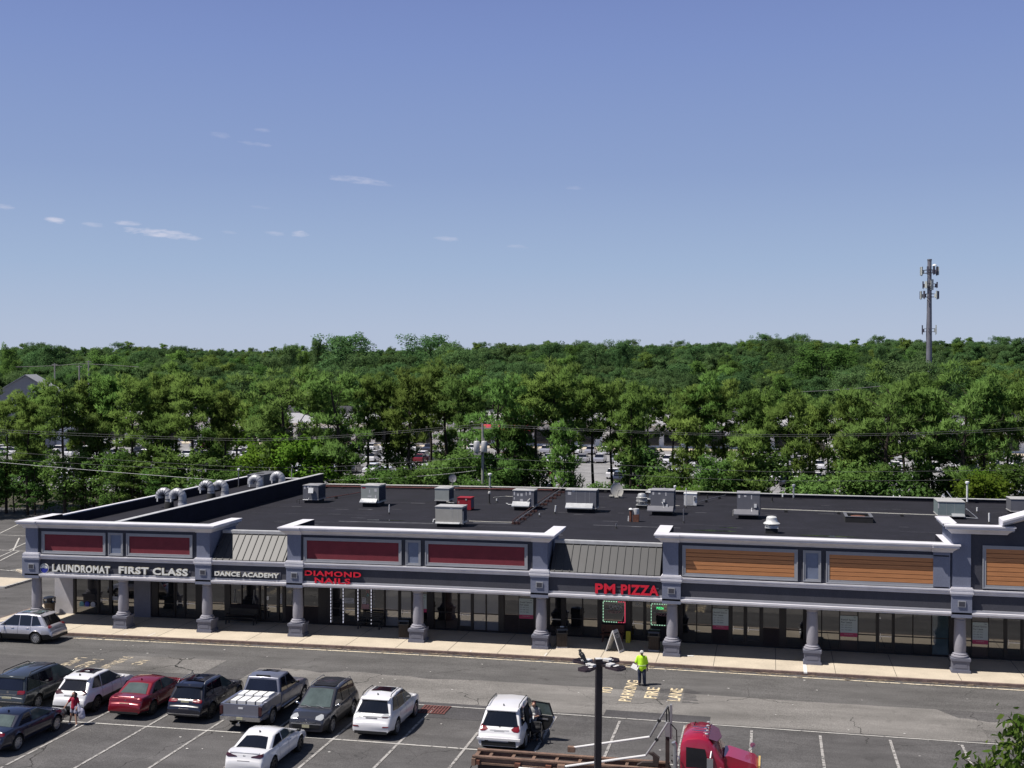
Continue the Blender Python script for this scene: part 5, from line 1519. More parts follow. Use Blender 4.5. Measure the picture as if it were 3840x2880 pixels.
    def seams(s, ys, z0, z1):
        b = MB()
        for sg in (1, -1):
            for y in ys:
                pts = []
                zt = prof_z(s.prof, y); zb = s.sill; h = zt - zb; w = s.w(y)
                for f, k in ((.16, .968), (.42, 1.0), (.68, .99), (.86, .965), (.97, .915)):
                    z = zb + f * h; pts.append((sg * (w * k + .003), z))
                V = [(x, y + s.lo - .007, z) for x, z in pts] + [(x, y + s.lo + .007, z) for x, z in pts]
                n = len(pts); b.add(V, [(i, i + 1, n + i + 1, n + i) for i in range(n - 1)])
        b.build("door_seam", "trim_black", s.o)
    def rails(s, m="chrome", y0=None, y1=None, r=.018):
        y0 = s.cab[2] + .1 if y0 is None else y0; y1 = s.cab[3] - .1 if y1 is None else y1
        for sg in (1, -1):
            x = s.twv * .93; b = MB()
            b.tube([(sg * x, y0 + s.lo, s.H - .05), (sg * x, y0 + .12 + s.lo, s.H + .045), (sg * x, (y0 + y1) / 2 + s.lo, s.H + .06), (sg * x, y1 - .12 + s.lo, s.H + .045), (sg * x, y1 + s.lo, s.H - .03)], r, 7)
            b.build("roof_rail", m, s.o, smooth=60)
    def fin(s, m=None, y=None):
        y = (s.cab[2] + .18 if y is None else y) + s.lo
        b = MB(); b.prism([(y - .07, s.H - .06), (y + .08, s.H - .04), (y - .04, s.H + .045), (y - .07, s.H + .045)], 'x', -.014, .014); b.build("antenna", m or s.body, s.o)
    def roof_panel(s, y0, y1, w, m="car_glass", name="sunroof"):
        V = []
        nx = 6
        for y in (y0, y1):
            for i in range(nx + 1):
                u = -1 + 2 * i / nx
                V.append((u * w, y + s.lo, s.H + .026 - .030 * u * u * (w / s.twv) ** 2 - .03 * abs((y - (s.cab[2] + s.cab[3]) / 2)) / max(.3, (s.cab[3] - s.cab[2]) / 2)))
        b = MB(); b.add(V, [(i, i + 1, nx + 2 + i, nx + 1 + i) for i in range(nx)]); b.build(name, m, s.o)
    def emblem(s, rear, z, r=.05, m="chrome"):
        ye = (rear_y(s.prof, z) if rear else front_y(s.prof, z)) + s.lo
        b = MB(); b.lathe([(r, -.012), (r, .012)], (0, ye, z), 14, 'y'); b.build("emblem", m, s.o)
    def spoiler(s, d=.16, m=None, drop=.02):
        y = s.cab[2] + s.lo; b = MB()
        b.prism([(y + .06, s.H - .06), (y - d, s.H - .10 - drop), (y - d, s.H - .13 - drop), (y + .02, s.H - .14)], 'x', -s.twv * .93, s.twv * .93); b.build("roof_spoiler", m or s.body, s.o, bevel=.01)
    def wiper(s, z=None):
        pass

SUVP = lambda L, zb=1.05, hood=1.0, nose=.80: [(0, .60), (.03, .74), (.10, .80), (.15, .95), (.26, zb - .02), (.6, zb), (L * .62, zb - .03), (L * .70, hood), (L - .55, hood - .07), (L - .18, hood - .17), (L - .05, nose), (L, nose - .14)]
# silver crossover at the kerb, nose to the left
c = Car("parked_car", "silver crossover with tinted windows parked along the kerb at the left edge", "car", (-43.72, 62.86), H90, 4.62, 1.86, 1.74, 2.66, 1.02, .355, SUVP(4.62, 1.06, 1.0), (.30, 3.62, .80, 2.55), 1.04, "car_silver", tw=.75, cladding=True, rearc=.14)
c.side_glass(.30, .16, (1.35, 2.15, ), lo=.02, rear_up=.08); c.end_glass(False, .08, .10, .16, .86); c.end_glass(True); c.wheels("alloy", 10)
c.lamps([(.62, .98), (.66, 1.34), (.75, 1.32), (.78, 1.06), (.94, 1.04), (.93, .94)], "lamp_red"); c.mirrors(); c.handles((1.55, 2.55), .92); c.seams((1.35, 2.2, 3.1), 0, 0); c.spoiler(.2); c.roof_panel(1.0, 2.3, .45, "car_glass_clear"); c.fin()
c.endbox(True, -.27, .27, .74, .88, "plate_grey", "license_plate", zref=.85); c.endbox(True, -.78, .78, .30, .46, "trim_black", "bumper_trim", d=.02, zref=.6); c.lamps([(.5, .74), (.86, .78), (.84, .86), (.55, .84)], "lamp_clear", rear=False)
c.rails("trim_black", r=.014)
# dark minivan
VP = lambda L: [(0, .58), (.03, .74), (.09, .80), (.12, 1.0), (.18, 1.08), (3.3, 1.04), (3.9, 1.02), (4.5, .92), (4.95, .76), (5.08, .60)]
c = Car("parked_minivan", "dark grey minivan with roof bars and red lamps, leftmost of the parked row", "minivan", (-35.12, 51.55), 0, 5.1, 1.99, 1.76, 3.03, 1.06, .345, VP(5.1), (.14, 4.25, .42, 3.05), 1.06, "car_gunmetal", tw=.78, bw=.06, rearc=.07)
c.side_glass(.16, .2, (1.3, 2.35), lo=.0, mats=["car_glass", "car_glass", "car_glass_clear"]); c.end_glass(False, .07, .08, .16, .86); c.end_glass(True, m="car_glass_clear"); c.wheels("alloy", 6)
c.lamps([(.56, .92), (.58, 1.06), (.70, 1.10), (.98, 1.10), (.99, .98), (.85, .92)], "lamp_red"); c.lamps([(.55, .70), (.90, .76), (.86, .86), (.62, .82)], "lamp_clear", rear=False); c.mirrors(); c.handles((1.3, 2.5), .95); c.seams((1.25, 2.35, 3.4), 0, 0)
c.rails("trim_black", .75, 2.85, r=.022); c.spoiler(.12); c.endbox(True, -.25, .25, .68, .80, "plate_pale", "license_plate", zref=.75); c.endbox(True, -.82, .82, .56, .60, "chrome", "bumper_strip", d=.02, zref=.57); c.emblem(True, 1.0, .06); c.endbox(True, -.45, .45, .88, .905, "chrome", "tailgate_strip", d=.012, zref=.9)
# white crossover with slanted dark lamps
c = Car("parked_car", "white crossover with slanted dark tail lamps, parked behind the woman in the red top", "car", (-32.06, 51.62), 0, 4.64, 1.85, 1.70, 2.66, .98, .365, SUVP(4.64, 1.08, 1.02), (.24, 3.55, .82, 2.35), 1.06, "car_white", tw=.75, cladding=True, rearc=.12)
c.side_glass(.34, .18, (1.5, ), lo=.0, rear_up=.1, mats=["car_glass", "car_glass_clear"]); c.end_glass(False, .07, .12, .18, .84); c.end_glass(True); c.wheels("alloy_dark", 10)
c.lamps([(.42, 1.0), (.95, 1.16), (.94, 1.02), (.80, .95)], "lamp_dark", y_in=.10); c.mirrors(); c.handles((1.6, 2.5), .95); c.seams((1.45, 2.3, 3.1), 0, 0); c.spoiler(.2); c.roof_panel(1.35, 2.15, .50); c.fin("trim_black")
c.endbox(True, -.28, .28, .80, .93, "plate_grey", "license_plate", zref=.9); c.endbox(True, -.80, .80, .28, .46, "trim_black", "bumper_trim", d=.012, zref=.6); c.lamps([(.5, .76), (.86, .82), (.84, .90), (.55, .86)], "lamp_clear", rear=False)
# red sedan
SEDP = lambda L, deck=1.02, hood=.98: [(0, .58), (.03, .72), (.10, .78), (.14, .94), (.22, deck - .01), (.75, deck + .01), (1.4, .98), (L * .62, .95), (L * .72, hood - .02), (L - .6, hood - .10), (L - .16, hood - .22), (L - .04, .66), (L, .52)]
c = Car("parked_car", "red sedan parked between the white crossover and the black one", "car", (-29.12, 51.62), 0, 4.87, 1.85, 1.50, 2.85, 1.06, .34, SEDP(4.87), (.62, 3.85, 1.45, 2.55), .96, "car_red", tw=.75, rearc=.13)
c.side_glass(.36, .2, (2.05, ), lo=.03, mats=["car_glass", "car_glass_clear"]); c.end_glass(False, .08, .14, .14, .9, "car_glass_clear"); c.end_glass(True); c.wheels("alloy_dark", 10)
c.lamps([(.40, .86), (.40, .93), (.70, .97), (.93, .96), (.93, .86), (.75, .83)], "lamp_red", y_in=.1); c.mirrors(); c.handles((1.75, 2.75), .86); c.seams((1.6, 2.5, 3.4), 0, 0); c.fin(); c.lamps([(.5, .66), (.86, .72), (.84, .80), (.55, .76)], "lamp_clear", rear=False)
c.endbox(True, -.25, .25, .66, .78, "plate_pale", "license_plate", zref=.74); c.emblem(True, .88, .05); c.endbox(True, -.6, .6, .985, 1.03, "car_red", "boot_lip", d=.03, zref=1.0); c.endbox(True, -.7, .7, .30, .40, "trim_black", "bumper_trim", d=.01, zref=.58)
# black crossover with sun glint
c = Car("parked_car", "black crossover with silver roof rails, between the red sedan and the pickup", "car", (-26.16, 51.60), 0, 4.68, 1.89, 1.70, 2.87, .98, .375, SUVP(4.68, 1.06, 1.03), (.22, 3.55, .62, 2.45), 1.05, "car_black", tw=.75, rearc=.12)
c.side_glass(.24, .18, (1.3, 2.2), lo=.02, mats=["car_glass", "car_glass", "car_glass_clear"]); c.end_glass(False, .07, .10, .14, .84); c.end_glass(True); c.wheels("alloy_dark", 10)
c.lamps([(.46, .96), (.48, 1.04), (.86, 1.07), (.94, 1.02), (.92, .93), (.6, .92)], "lamp_red", y_in=.1); c.mirrors(); c.handles((1.5, 2.5), .95); c.seams((1.35, 2.25, 3.1), 0, 0); c.spoiler(.16); c.rails("alloy", .75, 2.3); c.roof_panel(1.1, 2.2, .50)
c.endbox(True, -.2, .2, .88, 1.0, "plate_pale", "license_plate", zref=.95); c.endbox(True, -.80, .80, .42, .46, "chrome", "bumper_strip", d=.03, zref=.58); c.endbox(True, -.25, .25, .66, .70, "chrome", "tailgate_strip", d=.015, zref=.68); c.lamps([(.5, .76), (.86, .82), (.84, .90), (.55, .86)], "lamp_clear", rear=False)
# pickup
PUP = [(0, .62), (.02, .70), (.30, .78), (2.10, .80), (2.16, 1.20), (2.3, 1.22), (4.05, 1.20), (4.25, 1.22), (5.2, 1.13), (5.6, 1.02), (5.72, .84), (5.80, .66)]
c = Car("parked_pickup", "silver grey pickup truck with white cargo boxes in its bed", "pickup truck", (-23.05, 51.55), 0, 5.81, 2.03, 1.93, 3.70, 1.22, .405, PUP, (2.16, 4.35, 2.42, 3.55), 1.22, "car_pickup", tw=.78, bw=.06, sill=.42, rearc=.03, frontc=.10)
c.side_glass(.16, .2, (3.0, ), lo=.0, hi=.12); c.end_glass(False, .06, .08, .14, .86); c.end_glass(True); c.wheels("alloy", 6)
b = MB()
for sg in (1, -1):
    b.prism([(.06 - 2.905, .80), (2.14 - 2.905, .80), (2.14 - 2.905, 1.24), (.06 - 2.905, 1.22)], 'x', sg * .86, sg * .995)
b.build("bed_side", "car_pickup", c.o, bevel=.02)
b = MB(); b.box(-.84, .84, -2.905, -2.83, .70, 1.22); b.mat(1); b.box(-.845, .845, -2.8, -.8, .82, .83); b.build("tailgate", ["car_pickup", "trim_black"], c.o, bevel=.012)
b = MB(); b.box(-.95, .95, -3.02, -2.90, .52, .70); b.mat(1); b.box(-.28, .28, -3.03, -3.021, .53, .56); b.build("rear_bumper", ["chrome", "trim_black"], c.o, bevel=.02)
for sg in (1, -1):
    b = MB(); b.box(sg * .86, sg * 1.0, -2.92, -2.86, .76, 1.14); b.build("tail_light", "lamp_dark", c.o, bevel=.015)
b = MB(); b.box(-.15, .15, -3.035, -3.021, .57, .69); b.build("license_plate", "plate_pale", c.o)
b = MB(); b.tube([(0, -3.0, .5), (0, -3.16, .46)], .04, 8); b.cbox((0, -3.14, .40), (.2, .1, .1)); b.build("tow_hitch", "chrome", c.o)
b = MB(); b.box(-.11, .11, -2.918, -2.904, 1.02, 1.10); b.build("tailgate_badge", "pvc_white", c.o, bevel=.02)
c.mirrors("trim_black"); c.handles((2.55, 3.4), 1.08); c.seams((2.45, 3.1, 4.0), 0, 0); c.lamps([(.6, .86), (.94, .9), (.92, 1.06), (.66, 1.06)], "lamp_clear", rear=False)
b = MB(); b.box(-.35, .35, -.50, -.47, 1.85, 1.93); b.build("brake_lamp", "trim_black", c.o); b = MB(); b.box(-1.0, -.98, -.5, 1.3, .42, .48); b.box(.98, 1.04, -.5, 1.3, .42, .48); b.build("side_step", "chrome", c.o)
c.roof_panel(3.1, 3.5, .4)
px, pyy = c.o.location.x, c.o.location.y
for k, (y0, y1, z1, lab) in enumerate(((-2.35, -1.62, 1.22, "white cargo box with black straps nearest the pickup tailgate"), (-1.58, -.92, 1.30, "white cargo box behind the pickup cab"))):
    o = thing("cargo_box", lab, "box", (px, pyy + (y0 + y1) / 2, c.o.location.z + .832)); d = (y1 - y0) / 2; h = z1 - .832
    b = MB(); b.box(-.76, .76, -d, d, 0, h); b.build("case", "pvc_white", o, bevel=.03)
    b = MB()
    for q in (-.45, 0, .45): b.box(q - .02, q + .02, -d - .012, d + .012, h * .3, h + .012)
    b.build("strap", "trim_black", o)
# dark SUV facing us
c = Car("parked_car", "dark grey crossover parked nose towards the viewer, beside the pickup", "car", (-19.87, 50.72), math.pi, 4.6, 1.85, 1.74, 2.66, 1.02, .36, SUVP(4.6, 1.06, 1.04, .82), (.26, 3.62, .60, 2.55), 1.05, "car_darkgrey", tw=.76, cladding=True, frontc=.15)
c.side_glass(.26, .18, (1.4, 2.3), lo=.02); c.end_glass(False); c.end_glass(True, .06, .09, .12, .92, "car_glass_clear"); c.wheels("alloy", 5); c.mirrors("chrome"); c.handles((1.5, 2.5), .95); c.seams((1.4, 2.3, 3.15), 0, 0)
c.lamps([(.44, .82), (.50, .90), (.80, .96), (.90, .94), (.86, .84), (.66, .78)], "lamp_clear", rear=False, y_in=.3); c.rails("alloy", .7, 2.4); c.roof_panel(.9, 2.4, .52, "trim_black", "roof_rack")
for k in range(5): 
    b = MB(); b.box(-.52, .52, -1.35 + k * .34, -1.30 + k * .34, 1.722, 1.745); b.build("roof_rack_bar", "alloy_dark", c.o)
c.endbox(False, -.45, .45, .70, .74, "chrome", "grille_bar", d=.02, zref=.7); c.endbox(False, -.62, .62, .44, .62, "trim_black", "grille", d=.012, zref=.60); c.endbox(False, -.17, .17, .46, .59, "plate_pale", "license_plate", d=.03, zref=.60); c.endbox(False, -.7, .7, .60, .635, "alloy", "bumper_strip", d=.02, zref=.62); c.emblem(False, .76, .06)
for sg in (1, -1): 
    b = MB(); b.cbox((sg * .66, 2.22, .48), (.16, .1, .06), rz=-sg * .3, ry=sg * .7); b.build("fog_lamp", "alloy", c.o)
b = MB(); b.tube([(-.45, 1.32, 1.075), (-.05, 1.16, 1.13)], .012, 5); b.tube([(.15, 1.32, 1.075), (.55, 1.16, 1.12)], .012, 5); b.build("wiper", "alloy", c.o)
c.lamps([(.6, .98), (.62, 1.06), (.90, 1.08), (.92, .94)], "lamp_red")
# white crossover, pearl, clear lamps
c = Car("parked_car", "white crossover with clear tail lamps, right of the dark one that faces the viewer", "car", (-17.0, 51.12), 0, 4.77, 1.885, 1.75, 2.74, 1.0, .37, SUVP(4.77, 1.08, 1.02), (.26, 3.62, .74, 2.45), 1.06, "car_white", tw=.75, rearc=.13)
c.side_glass(.30, .18, (1.35, 2.25), lo=.02, rear_up=.08, mats=["car_glass", "car_glass", "car_glass_clear"]); c.end_glass(False, .06, .11, .16, .84); c.end_glass(True); c.wheels("alloy", 5)
c.lamps([(.46, .98), (.62, 1.06), (.94, 1.14), (.945, 1.02), (.8, .95)], "lamp_clear", y_in=.12); c.lamps([(.52, .965), (.78, .962), (.90, 1.0), (.60, 1.0)], "lamp_dark", y_in=.1, prd=.02); c.mirrors(); c.handles((1.5, 2.55), .95); c.seams((1.4, 2.25, 3.2), 0, 0); c.spoiler(.18); c.rails("alloy_dark", .85, 2.3); c.roof_panel(1.5, 2.25, .48); c.fin("trim_black", 1.05)
c.endbox(True, -.26, .26, .84, .96, "plate_grey", "license_plate", zref=.92); c.endbox(True, -.42, .42, .82, 1.0, "alloy", "plate_recess", d=.004, zref=.95); c.endbox(True, -.74, .74, .28, .40, "trim_black", "bumper_trim", d=.012, zref=.58); c.emblem(True, 1.045, .045)
c.lamps([(.52, .56), (.82, .58), (.82, .63), (.55, .62)], "lamp_red", y_in=.05); c.lamps([(.5, .76), (.86, .82), (.84, .90), (.55, .86)], "lamp_clear", rear=False)
# white compact sedan in the near row
CIVP = lambda L: [(0, .56), (.03, .70), (.09, .78), (.13, .93), (.19, 1.0), (.62, 1.02), (1.4, .98), (2.9, .95), (3.35, .92), (4.0, .82), (4.5, .68), (4.62, .60), (4.67, .50)]
c = Car("parked_car", "white compact sedan with black wheels and dark slanted lamps, alone in the near row", "car", (-20.27, 45.30), 0, 4.67, 1.80, 1.44, 2.73, .98, .33, CIVP(4.67), (.50, 3.75, 1.45, 2.45), .96, "car_white", tw=.72, rearc=.15)
c.side_glass(.36, .2, (2.0, ), lo=.03, mats=["car_glass", "car_glass_clear"]); c.end_glass(False, .07, .14, .12, .9); c.end_glass(True); c.wheels("alloy_dark", 5)
c.lamps([(.34, .86), (.38, .90), (.75, .985), (.90, 1.0), (.90, .90), (.72, .84)], "lamp_dark", y_in=.12); c.mirrors("trim_black"); c.handles((1.65, 2.6), .86); c.seams((1.55, 2.45, 3.3), 0, 0); c.fin("trim_black"); c.lamps([(.45, .62), (.84, .68), (.82, .76), (.5, .72)], "lamp_clear", rear=False)
c.endbox(True, -.26, .26, .62, .74, "plate_grey", "license_plate", zref=.72); c.endbox(True, -.62, .62, .995, 1.03, "car_white", "boot_lip", d=.04, zref=1.0); c.endbox(True, -.7, .7, .28, .40, "trim_black", "bumper_trim", d=.012, zref=.56)
b = MB(); text_mb(b, "H", 1, facing(0, c.lo + rear_y(c.prof, .9) - .012, .90), depth=.004, width=.085, height=.075, weight=.01); b.build("emblem", "chrome", c.o)
# navy sedan cut by the left edge
c = Car("parked_car", "dark navy sedan at the left edge, in front of the woman's hand", "car", (-32.12, 45.78), 0, 4.80, 1.83, 1.48, 2.80, .98, .34, SEDP(4.80), (.62, 3.85, 1.45, 2.55), .96, "car_navy", tw=.75, rearc=.13)
c.side_glass(.36, .2, (2.05, ), lo=.03, mats=["car_glass", "car_glass_clear"]); c.end_glass(False, .08, .14, .14, .9, "car_glass_clear"); c.end_glass(True, m="car_glass_clear"); c.wheels("alloy", 10); c.mirrors(); c.handles((1.75, 2.75), .86); c.seams((1.6, 2.5, 3.4), 0, 0); c.fin()
c.lamps([(.40, .86), (.40, .93), (.70, .97), (.93, .96), (.93, .86), (.75, .83)], "lamp_red", y_in=.1); c.lamps([(.42, .70), (.50, .80), (.80, .84), (.92, .80), (.88, .70)], "lamp_clear", rear=False, y_in=.35)
c.endbox(True, -.25, .25, .66, .78, "plate_pale", "license_plate", zref=.74)
# white SUV with its rear door open
c = Car("parked_car", "large white SUV with red lamps and its right rear door standing open", "car", (-11.13, 50.62), 0, 5.0, 1.96, 1.82, 2.90, 1.08, .385, SUVP(5.0, 1.08, 1.06, .86), (.24, 3.95, .72, 2.75), 1.07, "car_white", tw=.75, rearc=.11)
c.side_glass(.26, .18, (1.30, 2.35), lo=.02, skip=lambda sg, i: sg > 0 and i == 1, mats=["car_glass", "car_glass", "car_glass_clear"]); c.end_glass(False, .05, .09, .14, .84); c.end_glass(True); c.wheels("alloy", 5)
c.lamps([(.62, .98), (.60, 1.02), (.92, 1.18), (.985, 1.16), (.975, .98), (.86, .92), (.70, .93)], "lamp_red", y_in=.14); c.mirrors(); c.rails("trim_black", .9, 2.6); c.spoiler(.16); c.fin("trim_black", 1.05); c.handles((2.65, ), .95); c.seams((2.4, 3.3), 0, 0)
c.endbox(True, -.40, .40, .78, 1.0, "car_white", "plate_recess", d=.012, zref=.95); c.endbox(True, -.22, .22, .82, .94, "plate_grey", "license_plate", d=.022, zref=.95); c.endbox(True, -.74, .74, .36, .54, "trim_black", "bumper_trim", d=.012, zref=.60); c.emblem(True, 1.055, .05, "alloy_dark")
c.endbox(True, -.93, .93, .60, .69, "car_white", "bumper_step", d=.05, zref=.62); c.lamps([(.5, .76), (.90, .82), (.88, .90), (.55, .86)], "lamp_clear", rear=False)
for sg in (1, -1): c.endbox(True, sg * .58 - .14 * (sg > 0) - 0.02, sg * .58 + .14 + .0, .55, .59, "trim_black", "reflector", d=.016, zref=.6)
b = MB()                                                                 # black panel painted in for the shaded cabin behind the open door
pl = [(1.42, .50), (2.30, .42), (2.33, 1.05), (2.33, 1.62), (1.42, 1.60), (1.30, 1.05), (1.36, .86)]
V = []
for dx in (.012, -.10):
    for y, z in pl:
        x = (c.side_x(z) if z > 1.05 else c.w(y) * 1.0) + dx; V.append((x, y + c.lo, z))
n = len(pl); b.add(V, [tuple(range(n)), tuple(range(n, 2 * n))[::-1]] + [(i, n + i, n + (i + 1) % n, (i + 1) % n) for i in range(n)])
b.build("doorway_shade", "black_hole", c.o)
e = bpy.data.objects.new("rear_door", None); C.objects.link(e); e.parent = c.o; e.location = (.975, 2.36 + c.lo, 0); e.rotation_euler = (0, 0, math.radians(80)); e.empty_display_size = .2
b = MB(); out = [(0, .42), (-.62, .42), (-.84, .58), (-.98, .84), (-1.04, 1.02), (-.98, 1.10), (0, 1.10)]
b.prism(out, 'x', .0, .09); b.mat(1); b.prism([(p[0] * .93 - .02, .76 + (p[1] - .76) * .90) for p in out], 'x', -.02, -.001)
b.build("door_panel", ["car_white", "trim_black"], e)
b = MB()
fr = [(-.03, 1.11), (-.98, 1.11), (-.78, 1.66), (-.03, 1.70)]
for i in range(4):
    p, q = fr[i], fr[(i + 1) % 4]; b.tube([(.0, p[0], p[1]), (.0, q[0], q[1])], .035, 6)
b.build("window_frame", "trim_black", e)
b = MB(); b.prism([(-.06, 1.12), (-.93, 1.12), (-.75, 1.63), (-.06, 1.67)], 'x', -.008, .008); b.build("side_window", "car_glass_clear", e)
b = MB(); b.box(-.05, -.021, -.75, -.3, .92, .98); b.build("armrest", "hvac_grey", e)

# ---------------------------------------------------------------- red roll-off truck with tarp arms
tr = thing("roll_off_truck", "red conventional truck with long rusty bed rails and white jointed tarp arms", "truck", (-5, 44.4, lift(-5) + .006))
def tp(b, name, m, **k): return b.build(name, m, tr, world=True, **k)
mat("rail_brown", (0.17, 0.105, 0.075), rough=.75, var=.35, scale=3, speck=.3)
mat("rail_dark", (0.035, 0.025, 0.022), rough=.8, var=.3)
mat("stripe_yellow", (0.55, 0.38, 0.13), rough=.4, var=.05); mat("stripe_blue", (0.03, 0.05, 0.25), rough=.4, var=.05)
mat("arm_white", (0.66, 0.65, 0.64), rough=.5, var=.06); mat("visor_smoke", (0.10, 0.022, 0.03), rough=.2, var=.05); mat("cable_black", (0.01, 0.01, 0.01), rough=.6, var=0); mat("mast_grey", (0.22, 0.22, 0.23), rough=.6, var=.15)
zt = lift(-5)
# cab
b = MB()
prof = [(-3.16, 1.1), (-3.18, 2.55), (-3.12, 2.80), (-2.95, 2.93), (-2.5, 2.98), (-2.25, 2.93), (-2.10, 2.84), (-1.62, 2.06), (-1.60, 1.1)]
sect = [(-1.12, 0), (-1.10, .3), (-1.10, .62), (-1.04, .86), (-.90, 1.0)]
def cabring(x, z0, zt_):
    h = zt_ - z0
    pr = [(-1.10, z0), (-1.11, z0 + h * .60), (-1.08, z0 + h * .90), (-1.03, z0 + h * .97), (-.93, zt_), (0, zt_ + .03)]
    return [(x, 43.9 + p[0], p[1] + zt) for p in pr] + [(x, 43.9 - p[0], p[1] + zt) for p in pr[-2::-1]]
st = [(-3.16, 2.62), (-3.10, 2.78), (-2.9, 2.90), (-2.5, 2.95), (-2.28, 2.92), (-2.12, 2.84), (-1.62, 2.12), (-1.58, 1.95)]
n = 11
for x, z in st: b.v += cabring(x, 1.05, z)
for i in range(len(st) - 1):
    for k in range(n - 1): b.f.append((i * n + k, i * n + k + 1, (i + 1) * n + k + 1, (i + 1) * n + k)); b.m.append(0)
b.f.append(tuple(range(n))[::-1]); b.m.append(0); e_ = (len(st) - 1) * n; b.f.append(tuple(range(e_, e_ + n))); b.m.append(0)
tp(b, "cab", ["truck_red"], smooth=35)
b = MB()   # windshield in two panes
for sg in (1, -1):
    b.prism([(0.03 * sg, 0), (.86 * sg, 0), (.80 * sg, .86), (.03 * sg, .88)], 'x', 0, .02)
V = [Matrix.Translation((-1.675, 43.9, 2.10 + zt)) @ Matrix.Rotation(-.60, 4, 'Y') @ Vector((v[0] + .03, v[1], v[2])) for v in b.v]
b2 = MB(); b2.add(V, b.f); tp(b2, "windshield", "car_glass_clear")
b = MB()   # visor
b.add([(-2.16, 42.98, 2.90 + zt), (-2.16, 44.82, 2.90 + zt), (-1.86, 44.70, 2.78 + zt), (-1.72, 43.9, 2.72 + zt), (-1.86, 43.10, 2.78 + zt)], [(0, 4, 3, 2, 1)])
b.add([(q[0], q[1], q[2] - .02) for q in b.v[:5]], [(0, 1, 2, 3, 4)]); tp(b, "sun_visor", "visor_smoke")
for sg in (-1, 1):
    b = MB(); b.prism([(-2.95, 1.88), (-2.12, 1.88), (-2.28, 2.56), (-2.95, 2.60)], 'y', 43.9 + sg * 1.085 - .025, 43.9 + sg * 1.085 + .025); V = [(v[0], v[1], v[2] + zt) for v in b.v]; b.v = V
    tp(b, "side_window", "car_glass")
b = MB(); b.box(-2.12, -2.06, 42.72, 42.80, 1.5 + zt, 2.30 + zt); b.box(-2.20, -1.98, 42.62, 42.68, 1.42 + zt, 2.28 + zt); b.tube([(-2.05, 42.82, 2.5 + zt), (-2.08, 42.66, 2.3 + zt)], .03, 6); tp(b, "mirror", "alloy", bevel=.01)
b = MB(); b.box(-2.20, -1.98, 45.12, 45.18, 1.42 + zt, 2.28 + zt); b.tube([(-2.05, 44.98, 2.5 + zt), (-2.08, 45.14, 2.3 + zt)], .03, 6); tp(b, "mirror", "alloy", bevel=.01)
for y in (43.42, 43.85):   # air horns
    b = MB(); b.tube([(-2.78, y, 3.04 + zt), (-2.35, y, 3.03 + zt), (-2.26, y, 3.03 + zt)], [.018, .025, .065], 8); tp(b, "air_horn", "chrome")
for y in (43.2, 43.6, 43.9, 44.2, 44.65):
    b = MB(); b.ball((-2.24, y, 3.0 + zt), (.07, .045, .04), 8, 5); tp(b, "roof_lamp", "lamp_clear")
b = MB(); b.tube([(-2.75, 44.3, 2.96 + zt), (-2.7, 44.3, 3.10 + zt), (-2.6, 44.25, 3.06 + zt)], .02, 6); tp(b, "antenna", "cable_black")
b = MB(); b.prism([(43.0, .0)] * 0 + [(-1.62, 1.05), (-1.62, 2.20), (-1.45, 2.22), (-.55, 1.98), (-.42, 1.86), (-.38, 1.05)], 'y', 43.28, 44.52)
b.v = [(v[0], v[1], v[2] + zt) for v in b.v]
tp(b, "hood", "truck_red", bevel=.07, smooth=40)
b = MB()
for sg in (-1, 1):
    y0, y1 = 43.9 + sg * .63, 43.9 + sg * 1.08
    b.prism([(-1.58, 1.0), (-1.58, 1.62), (-1.3, 1.72), (-.75, 1.62), (-.45, 1.38), (-.38, 1.0)], 'y', min(y0, y1), max(y0, y1))
b.v = [(v[0], v[1], v[2] + zt) for v in b.v]
tp(b, "fender", "truck_red", bevel=.06, smooth=40)
b = MB(); b.box(-.40, -.33, 43.33, 44.47, .85 + zt, 1.93 + zt); tp(b, "grille_surround", "stripe_yellow", bevel=.02)
b = MB(); b.box(-.34, -.30, 43.42, 44.38, .9 + zt, 1.85 + zt); tp(b, "grille", "alloy")
b = MB(); b.box(-.30, .0, 42.85, 44.95, .45 + zt, .75 + zt); tp(b, "bumper", "chrome", bevel=.03)
b = MB(); b.tube([(-.8, 44.5, 1.95 + zt), (-.55, 44.6, 2.25 + zt)], .015, 5); b.lathe([(.10, -.01), (.10, .01)], (-.62, 44.66, 2.25 + zt), 14, 'y'); tp(b, "fender_mirror", "chrome")
b = MB(); b.box(-3.12, -1.7, 42.78, 42.797, 1.58 + zt, 1.70 + zt); tp(b, "stripe", "stripe_yellow"); b = MB(); b.box(-3.12, -1.7, 42.776, 42.796, 1.2 + zt, 1.575 + zt); tp(b, "stripe", "stripe_blue")
b = MB(); b.box(-1.5, -.42, 42.79, 42.815, 1.44 + zt, 1.52 + zt); tp(b, "stripe", "stripe_yellow")
b = MB(); b.lathe([(.075, -.012), (.075, .0)], (-1.72, 42.79, 1.86 + zt), 16, 'y'); tp(b, "badge", "sign_white")
for y in (42.72, ):
    b = MB(); b.tube([(-3.34, y + .1, 1.0 + zt), (-3.34, y + .1, 2.62 + zt), (-3.40, y + .08, 2.75 + zt)], .085, 12); tp(b, "exhaust_stack", "alloy")
    b = MB(); b.tube([(-3.18, y, 1.0 + zt), (-3.18, y, 2.20 + zt), (-3.24, y, 2.28 + zt)], .022, 8); tp(b, "grab_rail", "chrome")
